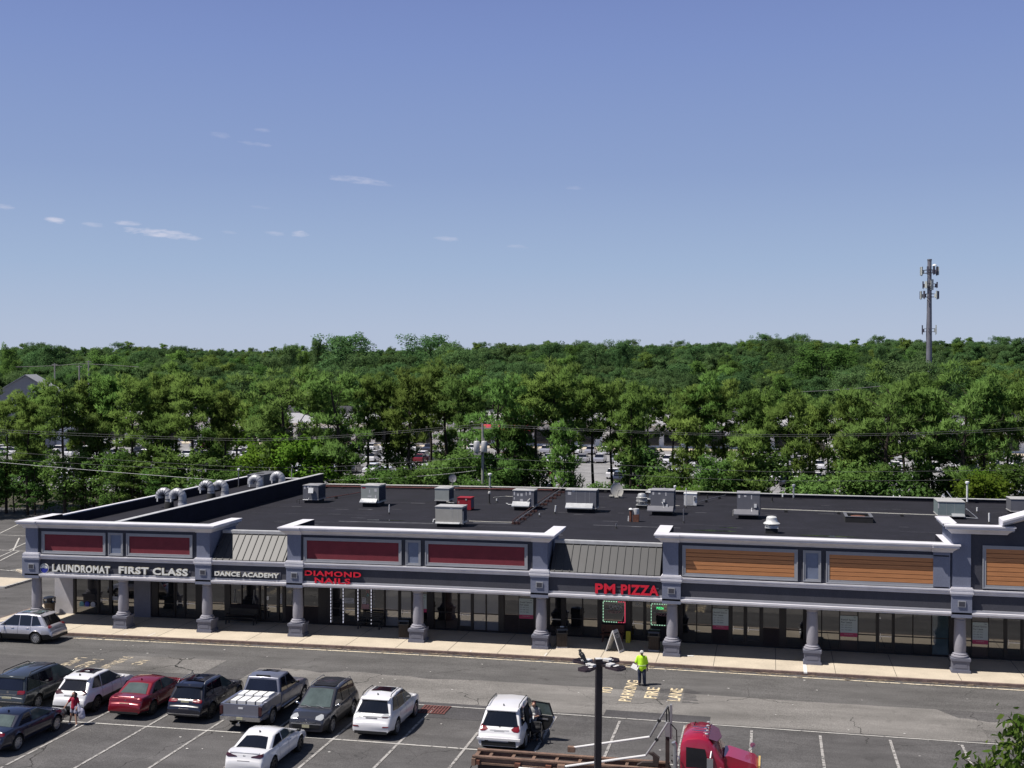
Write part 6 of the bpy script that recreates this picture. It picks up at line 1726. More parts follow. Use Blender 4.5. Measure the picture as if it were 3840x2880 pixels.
for x, y in ((-1.0, 42.95), (-1.0, 44.85), (-7.4, 43.1), (-7.4, 44.9), (-8.7, 43.1), (-8.7, 44.9)):
    e = bpy.data.objects.new("wheel", None); C.objects.link(e); e.parent = tr; e.location = Vector((x, y, .52 + zt)) - tr.location; e.empty_display_size = .2
    b = MB(); b.lathe([(.28, -.15), (.47, -.15), (.52, -.10), (.52, .10), (.47, .15), (.28, .15), (.28, -.15)], (0, 0, 0), 24, 'y'); b.build("tyre", "rubber", e, smooth=50)
    b = MB(); b.lathe([(.29, -.12), (.12, -.06), (.12, .06), (.29, .12)], (0, 0, 0), 20, 'y'); b.build("rim", "alloy", e, smooth=40)
# frame and bed rails
b = MB()
for y in (44.0, 44.82):
    b.box(-11.2, -3.7, y - .09, y + .09, 1.28 + zt, 1.34 + zt); b.box(-11.2, -3.7, y - .02, y + .02, 1.10 + zt, 1.279 + zt); b.box(-11.2, -3.7, y - .09, y + .09, 1.03 + zt, 1.099 + zt)
tp(b, "bed_rail", "rail_brown")
b = MB()
for x in (-10.6, -9.7, -8.9, -8.0, -7.1, -6.2, -5.3, -4.4): b.box(x - .06, x + .06, 44.1, 44.72, 1.10 + zt, 1.24 + zt)
b.box(-11.2, -11.05, 43.8, 45.0, 1.0 + zt, 1.26 + zt)
tp(b, "cross_member", "rail_brown")
b = MB()
for y in (44.27, 44.55): b.tube([(-9.8, y, 1.17 + zt), (-6.3, y, 1.17 + zt)], .05, 8)
b.tube([(-6.4, 44.41, 1.18 + zt), (-4.2, 44.41, 1.22 + zt)], .04, 8)
tp(b, "hydraulic_ram", "rail_dark")
b = MB()
for y in (43.55, 45.25): b.box(-9.3, -7.0, y - .12, y + .12, 1.10 + zt, 1.13 + zt); b.box(-6.4, -5.7, y - .10, y + .10, 1.14 + zt, 1.17 + zt)
tp(b, "mud_guard", "arm_white")
b = MB(); b.box(-11.0, -.7, 44.02, 44.12, .68 + zt, .98 + zt); b.box(-11.0, -.7, 44.70, 44.80, .68 + zt, .98 + zt); tp(b, "chassis", "rail_dark")
b = MB()
for x, y in ((-11.0, 43.88), (-9.4, 43.88), (-8.2, 43.88), (-10.9, 44.95)):
    b.cbox((x, y, 1.12 + zt), (.22, .12, .16))
tp(b, "latch", "rust")
b = MB(); b.prism([(-4.9, 1.3), (-4.1, 1.3), (-4.05, 1.62), (-4.3, 1.80), (-4.48, 1.78), (-4.30, 1.68), (-4.28, 1.45), (-4.7, 1.42)], 'y', 44.3, 44.5); b.v = [(v[0], v[1], v[2] + zt) for v in b.v]; tp(b, "hoist_hook", "rail_dark")
# mast and arms
b = MB(); b.box(-3.84, -3.70, 44.52, 44.68, .9 + zt, 2.5 + zt); tp(b, "mast", "rail_dark")
b = MB(); b.box(-3.86, -3.66, 44.48, 44.72, 2.4 + zt, 2.95 + zt); b.box(-3.68, -3.60, 44.5, 44.7, 2.3 + zt, 3.60 + zt); tp(b, "mast_head", "mast_grey")
b = MB(); b.tube([(-3.80, 44.55, 2.95 + zt), (-3.80, 44.55, 3.4 + zt), (-3.74, 44.55, 3.5 + zt), (-3.70, 44.55, 3.2 + zt), (-3.70, 44.55, 2.6 + zt)], .03, 6); b.tube([(-3.62, 44.45, 2.9 + zt), (-3.42, 44.42, 2.7 + zt), (-3.40, 44.4, 2.2 + zt), (-3.45, 44.4, 1.75 + zt), (-3.6, 44.5, 1.7 + zt)], .025, 6); tp(b, "hose", "cable_black")
b = MB(); b.tube([(-3.76, 44.75, 3.50 + zt), (-4.12, 44.95, 2.85 + zt), (-4.49, 45.1, 2.16 + zt)], .038, 8); tp(b, "tarp_arm", "mast_grey")
b = MB(); b.tube([(-4.49, 45.1, 2.16 + zt), (-7.42, 45.1, 1.55 + zt)], .045, 8); tp(b, "tarp_arm", "arm_white")
b = MB(); b.cbox((-7.52, 45.1, 1.48 + zt), (.28, .2, .2)); tp(b, "arm_foot", "rail_brown")
b = MB(); b.tube([(-3.74, 44.35, 2.99 + zt), (-4.12, 44.0, 2.42 + zt), (-4.51, 43.8, 1.86 + zt)], .038, 8); tp(b, "tarp_arm", "mast_grey")
b = MB(); b.tube([(-4.51, 43.8, 1.86 + zt), (-7.6, 43.8, 1.22 + zt)], .045, 8); tp(b, "tarp_arm", "arm_white")
b = MB(); b.cbox((-7.7, 43.8, 1.18 + zt), (.28, .2, .2)); tp(b, "arm_foot", "rail_brown")
for p in ((-4.12, 44.95, 2.85), (-4.12, 44.0, 2.42)):
    b = MB(); b.cbox((p[0], p[1], p[2] + zt), (.12, .1, .1), ry=.9); tp(b, "arm_clamp", "cable_black")
b = MB(); b.tube([(-11.2, 43.95, 1.0 + zt), (-11.35, 43.9, .7 + zt), (-11.3, 43.9, .4 + zt)], .02, 5); b.tube([(-3.7, 44.2, 1.5 + zt), (-3.55, 44.15, 1.2 + zt), (-3.6, 44.1, .9 + zt)], .03, 5); b.tube([(-3.6, 44.3, 1.6 + zt), (-3.4, 44.2, 1.3 + zt), (-3.5, 44.1, 1.0 + zt)], .03, 5); tp(b, "hose", "cable_black")
# ---------------------------------------------------------------- people and other small things outdoors
mat("skin_dark", (0.10, 0.052, 0.036), rough=.55, var=.06); mat("skin_light", (0.42, 0.24, 0.17), rough=.55, var=.06)
mat("hi_vis", (0.45, 0.78, 0.02), rough=.8, var=.06); mat("hi_vis_band", (0.62, 0.72, 0.35), rough=.6, var=.05); mat("denim", (0.020, 0.028, 0.055), rough=.9, var=.2, scale=8)
mat("cap_white", (0.62, 0.62, 0.60), rough=.8, var=.05); mat("shoe_black", (0.012, 0.012, 0.013), rough=.7, var=.1); mat("shoe_white", (0.62, 0.60, 0.56), rough=.7, var=.05)
mat("top_red", (0.33, 0.008, 0.035), rough=.8, var=.1); mat("cloth_lilac", (0.42, 0.41, 0.50), rough=.85, var=.1, scale=6); mat("hair_black", (0.012, 0.009, 0.010), rough=.5, var=.2); mat("hair_auburn", (0.075, 0.022, 0.018), rough=.5, var=.2)
mat("shirt_grey", (0.26, 0.26, 0.265), rough=.85, var=.08); mat("cloth_black", (0.018, 0.018, 0.020), rough=.9, var=.3, scale=9, bump=.5, bscale=14); mat("bag_green", (0.015, 0.12, 0.035), rough=.7, var=.15)
def blob(name, parts, m, parent, voxel=.010, smooth_it=3, squash=None):
    """continuous surface grown round tapered limbs; parts: (points, radii) or (centre, (rx,ry,rz))"""
    b = MB()
    for p, r in parts:
        if isinstance(p[0], (int, float)): b.ball(p, r, 14, 9)
        else:
            rr = r if isinstance(r, (list, tuple)) else [r] * len(p)
            b.tube(p, rr, 12)
            for q, k in zip(p, rr): b.ball(q, k, 12, 7)
    me = b.mesh(name); o = bpy.data.objects.new(name, me); C.objects.link(o)
    md = o.modifiers.new("r", 'REMESH'); md.mode = 'VOXEL'; md.voxel_size = voxel; md.use_smooth_shade = True
    if smooth_it:
        sm = o.modifiers.new("s", 'SMOOTH'); sm.iterations = smooth_it; sm.factor = .5
    bpy.context.view_layer.update()
    new = bpy.data.meshes.new_from_object(o.evaluated_get(bpy.context.evaluated_depsgraph_get()))
    o.modifiers.clear(); o.data = new; bpy.data.meshes.remove(me)
    new.materials.clear(); new.materials.append(MATS[m]); o.parent = parent
    for p in new.polygons: p.material_index = 0; p.use_smooth = True
    return o
def hand(wrist, d, side, curl=.3, s=1.0):
    """palm and five fingers: d points along the hand, side towards the thumb"""
    w = Vector(wrist); d = Vector(d).normalized(); sd = Vector(side); sd = (sd - d * sd.dot(d)).normalized(); nrm = d.cross(sd).normalized()
    out = [([w, w + d * .045 * s, w + d * .085 * s], [.026 * s, .034 * s, .032 * s])]
    for k, ln in enumerate((.070, .078, .074, .058)):
        b0 = w + d * .085 * s + sd * (.026 - k * .018) * s
        m1 = b0 + (d + nrm * curl * .6).normalized() * ln * .55 * s; m2 = m1 + (d + nrm * curl * 1.8).normalized() * ln * .5 * s
        out.append(([b0 - d * .02 * s, b0, m1, m2], [.011 * s, .0105 * s, .0095 * s, .008 * s]))
    t0 = w + d * .03 * s + sd * .026 * s; t1 = t0 + (d * .6 + sd * .8 + nrm * curl * .3).normalized() * .042 * s; t2 = t1 + (d + sd * .2 + nrm * curl).normalized() * .032 * s
    out.append(([w + d * .015 * s, t0, t1, t2], [.016 * s, .013 * s, .011 * s, .009 * s]))
    return out
def head(c, s=1.0, fwd=(0, -1, 0), tilt=0):
    c = Vector(c); f = Vector(fwd).normalized(); r = f.cross(Vector((0, 0, 1))).normalized(); u = r.cross(f)
    f2 = (f * math.cos(tilt) - u * math.sin(tilt)); u2 = (u * math.cos(tilt) + f * math.sin(tilt))
    P = lambda a, b_, c_: c + (r * a + f2 * b_ + u2 * c_) * s
    return [((c.x, c.y, c.z), (.078 * s, .088 * s, .10 * s)), (tuple(P(0, .012, .035)), (.076 * s, .092 * s, .085 * s)), (tuple(P(0, .035, -.075)), (.052 * s, .05 * s, .045 * s)),
            ([P(0, .088, .02), P(0, .104, -.018)], [.010 * s, .016 * s]), ([P(-.022, .084, -.055), P(.022, .084, -.055)], [.010 * s, .010 * s]), ([P(-.035, .085, .028), P(.035, .085, .028)], [.010 * s, .010 * s]),
            (tuple(P(.08, -.005, 0)), (.014 * s, .022 * s, .030 * s)), (tuple(P(-.08, -.005, 0)), (.014 * s, .022 * s, .030 * s))]
def eyes(c, parent, s=1.0, fwd=(0, -1, 0), tilt=0):
    c = Vector(c); f = Vector(fwd).normalized(); r = f.cross(Vector((0, 0, 1))).normalized(); u = r.cross(f)
    f2 = (f * math.cos(tilt) - u * math.sin(tilt)); u2 = (u * math.cos(tilt) + f * math.sin(tilt))
    for sg in (1, -1):
        b = MB(); b.ball(tuple(c + (r * .032 * sg + f2 * .083 + u2 * .012) * s), .012 * s, 8, 6); b.build("eye", "hair_black", parent)

# the worker in the fire lane
X, Y = -6.42, 60.36; Z = .012 + lift(X)
o = thing("person", "worker in a lime green shirt and white cap standing in the fire lane", "person", (X, Y, Z))
HC = (0.0, -.03, 1.655)
body = head(HC, 1.0, (.1, -1, 0), .25)
body += [([(0, .01, 1.62), (0, .02, 1.46)], [.055, .065]), ([(0, .02, 1.40), (0, .02, 1.15), (0, .02, .98)], [.13, .13, .14])]
body += [([(-.10, .02, .95), (-.115, .0, .52), (-.12, .02, .09)], [.085, .058, .042]), ([(.10, .02, .95), (.125, -.03, .52), (.15, -.06, .09)], [.085, .058, .042])]
body += [([(-.12, .03, .06), (-.13, -.10, .04)], [.045, .038]), ([(.15, -.05, .06), (.17, -.18, .04)], [.045, .038])]
# right arm bent over the clipboard, left arm hanging
body += [([(-.19, .02, 1.40), (-.30, -.02, 1.13), (-.20, -.20, 1.04)], [.055, .045, .032]), ([(.19, .02, 1.40), (.265, .04, 1.10), (.28, -.02, .86)], [.055, .045, .032])]
body += hand((-.20, -.20, 1.04), (.35, -.9, -.05), (0, 0, 1), .8) + hand((.28, -.02, .86), (.05, -.15, -1), (-.3, -1, 0), .5)
blob("body", body, "skin_dark", o, .009)
eyes(HC, o, 1.0, (.1, -1, 0), .25)
blob("shirt", [([(-.17, .02, 1.42), (.17, .02, 1.42)], [.095, .095]), ([(0, .02, 1.38), (0, .02, 1.12), (0, .02, .88)], [.165, .185, .185]), ([(-.09, .02, 1.36), (-.12, .01, .88)], [.13, .12]), ([(.09, .02, 1.36), (.12, .01, .88)], [.13, .12]),
               ([(-.19, .02, 1.41), (-.285, .0, 1.17)], [.085, .082]), ([(.19, .02, 1.41), (.255, .035, 1.15)], [.085, .08]), ([(0, .01, 1.47), (0, .02, 1.40)], [.075, .10])], "hi_vis", o, .014)
b = MB()
b.lathe([(.21, -.022), (.214, 0), (.21, .022)], (0, 0, 0), 20); b.v = [(v[0] * 1.18, v[1] * .90 + .02, v[2] + 1.03) for v in b.v]; b.build("reflective_band", "hi_vis_band", o)
blob("trousers", [([(-.10, .02, .96), (.10, .02, .96)], [.135, .135]), ([(-.10, .02, .92), (-.115, .0, .52), (-.12, .02, .12)], [.125, .095, .082]), ([(.10, .02, .92), (.125, -.03, .52), (.15, -.06, .12)], [.125, .095, .082])], "denim", o, .014)
for sg, (x, y) in ((-1, (-.12, .02)), (1, (.155, -.06))):
    blob("shoe", [([(x, y + .05, .05), (x + .01, y - .14, .042)], [.052, .045])], "shoe_black", o, .012)
b = MB(); b.ball((HC[0] + .002, HC[1] + .012, HC[2] + .058), (.098, .108, .070), 14, 8); b.prism([(-.075, -.09), (.075, -.09), (.06, -.185), (-.05, -.185)], 'z', HC[2] + .035, HC[2] + .048); b.build("cap", "cap_white", o, smooth=50)
c_ = thing("clipboard", "white clipboard with a pale form held at the worker's hip", "clipboard", (X - .16, Y - .36, Z + .99), -.25)
b = MB(); b.cbox((-.16, 0, 0), (.36, .012, .27), rx=-.75, ry=.35); b.build("board", "cap_white", c_)
b = MB(); b.cbox((-.17, -.012, .008), (.24, .006, .16), rx=-.75, ry=.35); b.build("form", "hvac_top", c_)

# the woman by the white crossover
X, Y = -30.98, 48.12; Z = .012 + lift(X)
o = thing("person", "dark haired woman in a red top and pale shorts stepping beside the navy sedan", "person", (X, Y, Z))
HC = (.02, -.06, 1.40)
S = .93
body = head(HC, S, (.35, -1, 0), .35)
body += [([(.01, -.03, 1.33), (.0, .0, 1.22)], [.048, .055]), ([(0, .0, 1.18), (0, .01, .98), (.01, .02, .82)], [.115, .105, .125])]
body += [([(-.07, .02, .80), (-.15, .0, .43), (-.27, .06, .09)], [.078, .052, .036]), ([(.08, .0, .80), (.13, -.08, .43), (.20, -.14, .09)], [.078, .052, .036])]
body += [([(-.27, .07, .05), (-.25, -.06, .035)], [.04, .033]), ([(.20, -.12, .05), (.24, -.24, .035)], [.04, .033])]
body += [([(-.16, .0, 1.19), (-.30, -.06, .98), (-.42, -.14, .78)], [.045, .036, .027]), ([(.16, .0, 1.19), (.22, .03, .95), (.17, -.08, .80)], [.045, .036, .027])]
body += hand((-.42, -.14, .78), (-.35, -.2, -.9), (0, -1, 0), .7, .92) + hand((.17, -.08, .80), (0, -.5, -.9), (-1, 0, 0), 1.2, .92)
blob("body", body, "skin_light", o, .009)
eyes(HC, o, S, (.35, -1, 0), .35)
blob("top", [([(-.13, .0, 1.20), (.13, .0, 1.20)], [.075, .075]), ([(0, .0, 1.16), (0, .0, 1.0), (0, .01, .80)], [.135, .135, .160]), ([(-.16, .0, 1.19), (-.24, -.03, 1.06)], [.068, .062]), ([(.16, .0, 1.19), (.20, .015, 1.05)], [.068, .062])], "top_red", o, .013)
blob("shorts", [([(-.07, .02, .80), (.08, .01, .80)], [.135, .135]), ([(-.07, .02, .78), (-.11, .01, .60)], [.12, .10]), ([(.08, .0, .78), (.11, -.04, .60)], [.12, .10])], "cloth_lilac", o, .013)
blob("hair", [((HC[0], HC[1] + .025, HC[2] + .035), (.092, .10, .095)), ([(HC[0] + .03, .03, 1.40), (HC[0] + .02, .07, 1.22)], [.085, .055]), ([(-.07, -.02, 1.40), (-.08, -.06, 1.20)], [.03, .035]), ([(.10, -.02, 1.40), (.11, -.06, 1.20)], [.03, .035])], "hair_black", o, .012)
for (x, y) in ((-.27, .06), (.21, -.14)): blob("shoe", [([(x, y + .04, .04), (x + .03, y - .13, .035)], [.043, .038])], "shoe_white", o, .011)
q = thing("cloth_bag", "large pale lilac cloth bag hanging at the woman's left side", "bag", (X + .34, Y + .02, Z + .30))
blob("bag_body", [((0, 0, .22), (.17, .12, .28)), ([(-.05, -.02, .35), (-.12, -.04, .62)], [.12, .05]), ((.05, .0, .12), (.15, .11, .16))], "cloth_lilac", q, .018)
q = thing("shoulder_bag", "small black bag dangling from the woman's outstretched right hand", "bag", (X - .47, Y - .2, Z + .58)); blob("bag_body", [((0, 0, .04), (.09, .05, .07)), ([(0, 0, .08), (.0, .02, .14)], [.03, .02])], "cloth_black", q, .012)

# by the open SUV door
X, Y = -10.05, 50.38; Z = .012 + lift(X)
o = thing("person", "person with short auburn hair in a grey t-shirt looking down beside the open SUV door", "person", (X, Y, Z))
HC = (.0, -.10, 1.56); S = .97
body = head(HC, S, (.25, -1, 0), .7)
body += [([(.0, -.05, 1.49), (0, .0, 1.38)], [.052, .06]), ([(0, .0, 1.33), (0, .02, 1.1), (0, .03, .92)], [.13, .13, .14]), ([(-.09, .03, .9), (-.10, .02, .5), (-.10, .06, .09)], [.085, .06, .042]), ([(.09, .03, .9), (.12, .02, .5), (.13, .04, .09)], [.085, .06, .042])]
body += [([(-.10, .06, .05), (-.11, -.08, .035)], [.042, .036]), ([(.13, .05, .05), (.14, -.09, .035)], [.042, .036])]
body += [([(-.18, .0, 1.33), (-.24, -.04, 1.08), (-.04, -.27, 1.06)], [.052, .042, .03]), ([(.18, .0, 1.33), (.24, -.04, 1.08), (.08, -.27, 1.08)], [.052, .042, .03])]
body += hand((-.04, -.27, 1.06), (.8, -.5, .1), (0, 0, 1), .9) + hand((.08, -.27, 1.08), (-.7, -.6, .15), (0, 0, 1), .9)
blob("body", body, "skin_light", o, .009); eyes(HC, o, S, (.25, -1, 0), .7)
blob("shirt", [([(-.14, .0, 1.35), (.14, .0, 1.35)], [.09, .09]), ([(0, .0, 1.3), (0, .01, 1.1), (0, .03, .88)], [.16, .165, .17]), ([(-.18, .0, 1.34), (-.23, -.02, 1.14)], [.08, .075]), ([(.18, .0, 1.34), (.23, -.02, 1.14)], [.08, .075])], "shirt_grey", o, .013)
b = MB(); b.ball((0.02, -.172, 1.15), (.075, .02, .075), 10, 6); b.build("shirt_print", "cap_white", o, smooth=60)
blob("trousers", [([(-.09, .03, .9), (.09, .03, .9)], [.13, .13]), ([(-.09, .03, .88), (-.10, .02, .5), (-.10, .06, .12)], [.115, .085, .075]), ([(.09, .03, .88), (.12, .02, .5), (.13, .04, .12)], [.115, .085, .075])], "cloth_black", o, .013)
blob("hair", [((HC[0], HC[1] + .03, HC[2] + .04), (.094, .105, .09)), ((HC[0], HC[1] + .075, HC[2] - .02), (.08, .06, .08))], "hair_auburn", o, .012)
for x, y in ((-.10, .06), (.13, .05)): blob("shoe", [([(x, y + .04, .045), (x, y - .12, .04)], [.046, .04])], "shoe_black", o, .012)
q = thing("phone", "pale phone held in both hands by the person at the SUV door", "phone", (X + .02, Y - .38, Z + 1.09)); b = MB(); b.cbox((0, 0, 0), (.085, .012, .16), rx=-.9); b.build("case", "cap_white", q)
w = thing("wheelchair", "black wheelchair with bright hubs standing at the open SUV door", "wheelchair", (-9.88, 49.86, .012 + lift(-9.9)), .12)
blob("backrest", [([(-.2, .0, .62), (.2, .0, .62)], [.05, .05]), ([(-.2, .0, .92), (.2, .0, .92)], [.05, .05]), ([(-.2, -.01, .62), (-.2, -.03, .92)], [.05, .05]), ([(.2, -.01, .62), (.2, -.03, .92)], [.05, .05]), ((0, -.01, .78), (.22, .05, .17)), ((-.05, -.04, .56), (.2, .09, .10)), ((.08, -.05, .70), (.17, .08, .09))], "cloth_black", w, .016)
b = MB(); b.box(-.22, .22, .02, .44, .46, .52); b.build("seat", "cloth_black", w, bevel=.02)
for sg in (-1, 1):
    b = MB(); b.lathe([(.29, -.015), (.305, 0), (.29, .015), (.275, 0), (.29, -.015)], (sg * .29, .12, .305), 28, 'x')
    for k in range(10): b.tube([(sg * .29, .12, .305), (sg * .29, .12 + .285 * math.cos(k * .628), .305 + .285 * math.sin(k * .628))], .004, 4)
    b.lathe([(.035, -.03), (.035, .03)], (sg * .29, .12, .305), 10, 'x'); b.build("wheel", "alloy_dark", w)
    b = MB(); b.lathe([(.085, -.02), (.095, 0), (.085, .02)], (sg * .22, .50, .095), 14, 'x'); b.build("caster", "rubber", w)
    b = MB(); b.tube([(sg * .24, -.10, .95), (sg * .24, .0, .93), (sg * .24, .02, .30)], .014, 6); b.tube([(sg * .24, .0, .70), (sg * .24, .40, .70), (sg * .24, .42, .48), (sg * .22, .5, .18)], .014, 6); b.build("side_frame", "chrome", w)
b = MB(); b.tube([(-.24, .1, .30), (.24, .40, .45)], .012, 6); b.tube([(.24, .1, .30), (-.24, .40, .45)], .012, 6); b.tube([(-.24, .02, .36), (.24, .02, .36)], .014, 6); b.tube([(-.15, .55, .10), (.15, .55, .10)], .02, 6); b.build("cross_brace", "chrome", w)
q = thing("carrier_bag", "small green carrier bag hanging beside the wheelchair", "bag", (-10.28, 49.82, .36 + lift(-10))); blob("bag_body", [((0, 0, .12), (.10, .07, .13)), ([(0, 0, .22), (.03, .0, .34)], [.04, .02])], "bag_green", q, .014)

# ---------------------------------------------------------------- lamp post with four flat heads and a crow
mat("post_bronze", (0.030, 0.024, 0.028), rough=.5, metal=.2, var=.12, scale=3); mat("head_dark", (0.045, 0.032, 0.042), rough=.5, metal=.2, var=.1); mat("head_pale", (0.56, 0.55, 0.54), rough=.5, var=.18, scale=14)
PX_, PY_, PT = -4.09, 27.66, 9.24
lp = thing("lamp_post", "dark square lamp post with four flat bird-fouled lamp heads", "lamp post", (PX_, PY_, lift(-4)), .35)
b = MB(); b.cbox((.035, -.0, PT / 2), (.15, .15, PT), rz=0); b.v = [(v[0] + (.10 * (v[2] / PT)), v[1], v[2]) for v in b.v]; b.build("pole", "post_bronze", lp, bevel=.012)
b = MB(); b.box(-.2, .27, -.235, .235, 0, .05); b.lathe([(.3, -.3), (.3, .0)], (.035, 0, 0), 16); b.build("base", "trim_grey", lp)
b = MB(); b.cbox((.135, 0, PT + .05), (.20, .20, .10)); b.cbox((.125, 0, PT + .135), (.17, .17, .05)); b.mat(1); b.cbox((.125, 0, PT + .165), (.15, .15, .012)); b.build("cap", ["post_bronze", "head_pale"], lp, bevel=.01)
for k, a in enumerate((-.80, .75, 2.32, 3.90)):
    e = bpy.data.objects.new("lamp_head", None); C.objects.link(e); e.parent = lp; e.location = (.135, 0, PT + .02); e.rotation_euler = (0, 0, a); e.empty_display_size = .1
    b = MB(); b.box(.09, .26, -.04, .04, -.03, .03); b.build("arm", "post_bronze", e)
    b = MB(); b.prism([(.25, -.12), (.62, -.17), (.70, -.10), (.70, .10), (.62, .17), (.25, .12)], 'z', -.03, .022)
    for q in range(6): b.box(.40 + q * .05, .412 + q * .05, -.13, .13, .0221, .045)
    b.build("housing", "head_dark", e, bevel=.008)
    b = MB(); b.box(.26, .40, -.10, .10, .023, .075); b.build("driver_box", "head_pale", e, bevel=.012)
    b = MB(); rnd = random.Random(20 + k)
    for q in range(7):
        x = rnd.uniform(.27, .5); y = rnd.uniform(-.1, .1); b.lathe([(rnd.uniform(.02, .06), .0), (.01, .004)], (x, y, .0765 if x < .39 else .047), 8)
    b.build("droppings", "head_pale", e)
    b = MB(); b.box(.42, .66, -.12, .12, -.036, -.031); b.build("lens", "lamp_clear", e)
bx = Vector((PX_, PY_, lift(-4) + PT))
crow = thing("crow", "black crow perched on the left head of the lamp post", "bird", (bx.x - .30, bx.y + .05, bx.z + .085), -.5)
mat("feather_black", (0.010, 0.009, 0.011), rough=.45, var=.3, scale=10)
blob("body", [([(-.02, 0, .19), (.04, 0, .13), (.12, 0, .045)], [.045, .062, .035]), ([(.12, 0, .045), (.22, 0, -.035)], [.028, .014]), ((-.03, 0, .245), (.038, .034, .036)), ([(-.03, 0, .22), (-.01, 0, .18)], [.034, .045]), ([(-.06, 0, .248), (-.105, 0, .238)], [.014, .004]),
             ([(.0, .05, .17), (.11, .045, .05)], [.03, .012]), ([(.0, -.05, .17), (.11, -.045, .05)], [.03, .012])], "feather_black", crow, .007, 2)
b = MB(); b.tube([(.03, .025, .09), (.02, .03, -.005)], .007, 6); b.tube([(.03, -.025, .09), (.02, -.03, -.005)], .007, 6); b.build("leg", "feather_black", crow)
# ---------------------------------------------------------------- trees
def foliage(name, cols, trans=.30, rough=.8):
    """leaf material: each leaf a slightly different green, each tree a slightly different tone"""
    m = bpy.data.materials.new(name); m.use_nodes = True; MATS[name] = m
    nt = m.node_tree; nt.nodes.clear(); L = nt.links.new
    g = nt.nodes.new("ShaderNodeNewGeometry"); oi = nt.nodes.new("ShaderNodeObjectInfo")
    ramp = nt.nodes.new("ShaderNodeValToRGB"); e = ramp.color_ramp.elements
    e[0].color = (*cols[0], 1); e[1].color = (*cols[-1], 1); e[0].position = 0.0; e[1].position = 1.0
    for i, c in enumerate(cols[1:-1]):
        q = e.new((i + 1) / (len(cols) - 1)); q.color = (*c, 1)
    tc = nt.nodes.new("ShaderNodeTexCoord"); n = nt.nodes.new("ShaderNodeTexNoise"); n.inputs["Scale"].default_value = .55; n.inputs["Detail"].default_value = 2
    L(tc.outputs["Object"], n.inputs["Vector"])
    a = nt.nodes.new("ShaderNodeMath"); a.operation = 'MULTIPLY_ADD'; a.inputs[1].default_value = .55; a.inputs[2].default_value = 0
    L(g.outputs["Random Per Island"], a.inputs[0])
    c = nt.nodes.new("ShaderNodeMath"); c.operation = 'MULTIPLY_ADD'; c.inputs[1].default_value = .9
    L(n.outputs[0], c.inputs[0]); L(a.outputs[0], c.inputs[2])
    d = nt.nodes.new("ShaderNodeMath"); d.operation = 'SUBTRACT'; d.inputs[1].default_value = .22; L(c.outputs[0], d.inputs[0]); L(d.outputs[0], ramp.inputs[0])
    hsv = nt.nodes.new("ShaderNodeHueSaturation")
    h = nt.nodes.new("ShaderNodeMapRange"); h.inputs[3].default_value = .478; h.inputs[4].default_value = .515; L(oi.outputs["Random"], h.inputs[0]); L(h.outputs[0], hsv.inputs["Hue"])
    v = nt.nodes.new("ShaderNodeMath"); v.operation = 'MULTIPLY'; v.inputs[1].default_value = 7.77; L(oi.outputs["Random"], v.inputs[0])
    f = nt.nodes.new("ShaderNodeMath"); f.operation = 'FRACT'; L(v.outputs[0], f.inputs[0])
    vr = nt.nodes.new("ShaderNodeMapRange"); vr.inputs[3].default_value = .85; vr.inputs[4].default_value = 1.45; L(f.outputs[0], vr.inputs[0]); L(vr.outputs[0], hsv.inputs["Value"])
    L(ramp.outputs[0], hsv.inputs["Color"])
    df = nt.nodes.new("ShaderNodeBsdfDiffuse"); tr_ = nt.nodes.new("ShaderNodeBsdfTranslucent"); mx = nt.nodes.new("ShaderNodeMixShader"); mx.inputs[0].default_value = trans
    out = nt.nodes.new("ShaderNodeOutputMaterial")
    L(hsv.outputs[0], df.inputs[0]); L(hsv.outputs[0], tr_.inputs[0]); L(df.outputs[0], mx.inputs[1]); L(tr_.outputs[0], mx.inputs[2]); L(mx.outputs[0], out.inputs[0])
    return m
foliage("needles", [(0.075, 0.128, 0.034), (0.120, 0.201, 0.049), (0.167, 0.259, 0.068)], 0.45)
foliage("needles_olive", [(0.072, 0.132, 0.036), (0.112, 0.196, 0.051), (0.151, 0.253, 0.074)], 0.45)
foliage("leaves", [(0.054, 0.109, 0.025), (0.085, 0.158, 0.039), (0.121, 0.204, 0.056)], 0.45)
foliage("leaves_bright", [(0.064, 0.130, 0.015), (0.097, 0.182, 0.024), (0.143, 0.231, 0.039)], 0.45)
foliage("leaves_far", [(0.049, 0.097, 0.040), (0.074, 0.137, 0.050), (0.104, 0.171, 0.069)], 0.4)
foliage("leaves_near", [(0.042, 0.086, 0.014), (0.090, 0.150, 0.026), (0.180, 0.216, 0.054)], 0.4)
mat("bark", (0.035, 0.026, 0.020), rough=.95, var=.3, scale=4, stretch=(2, 2, .5)); mat("bark_grey", (0.075, 0.066, 0.058), rough=.95, var=.3, scale=4, stretch=(2, 2, .5))

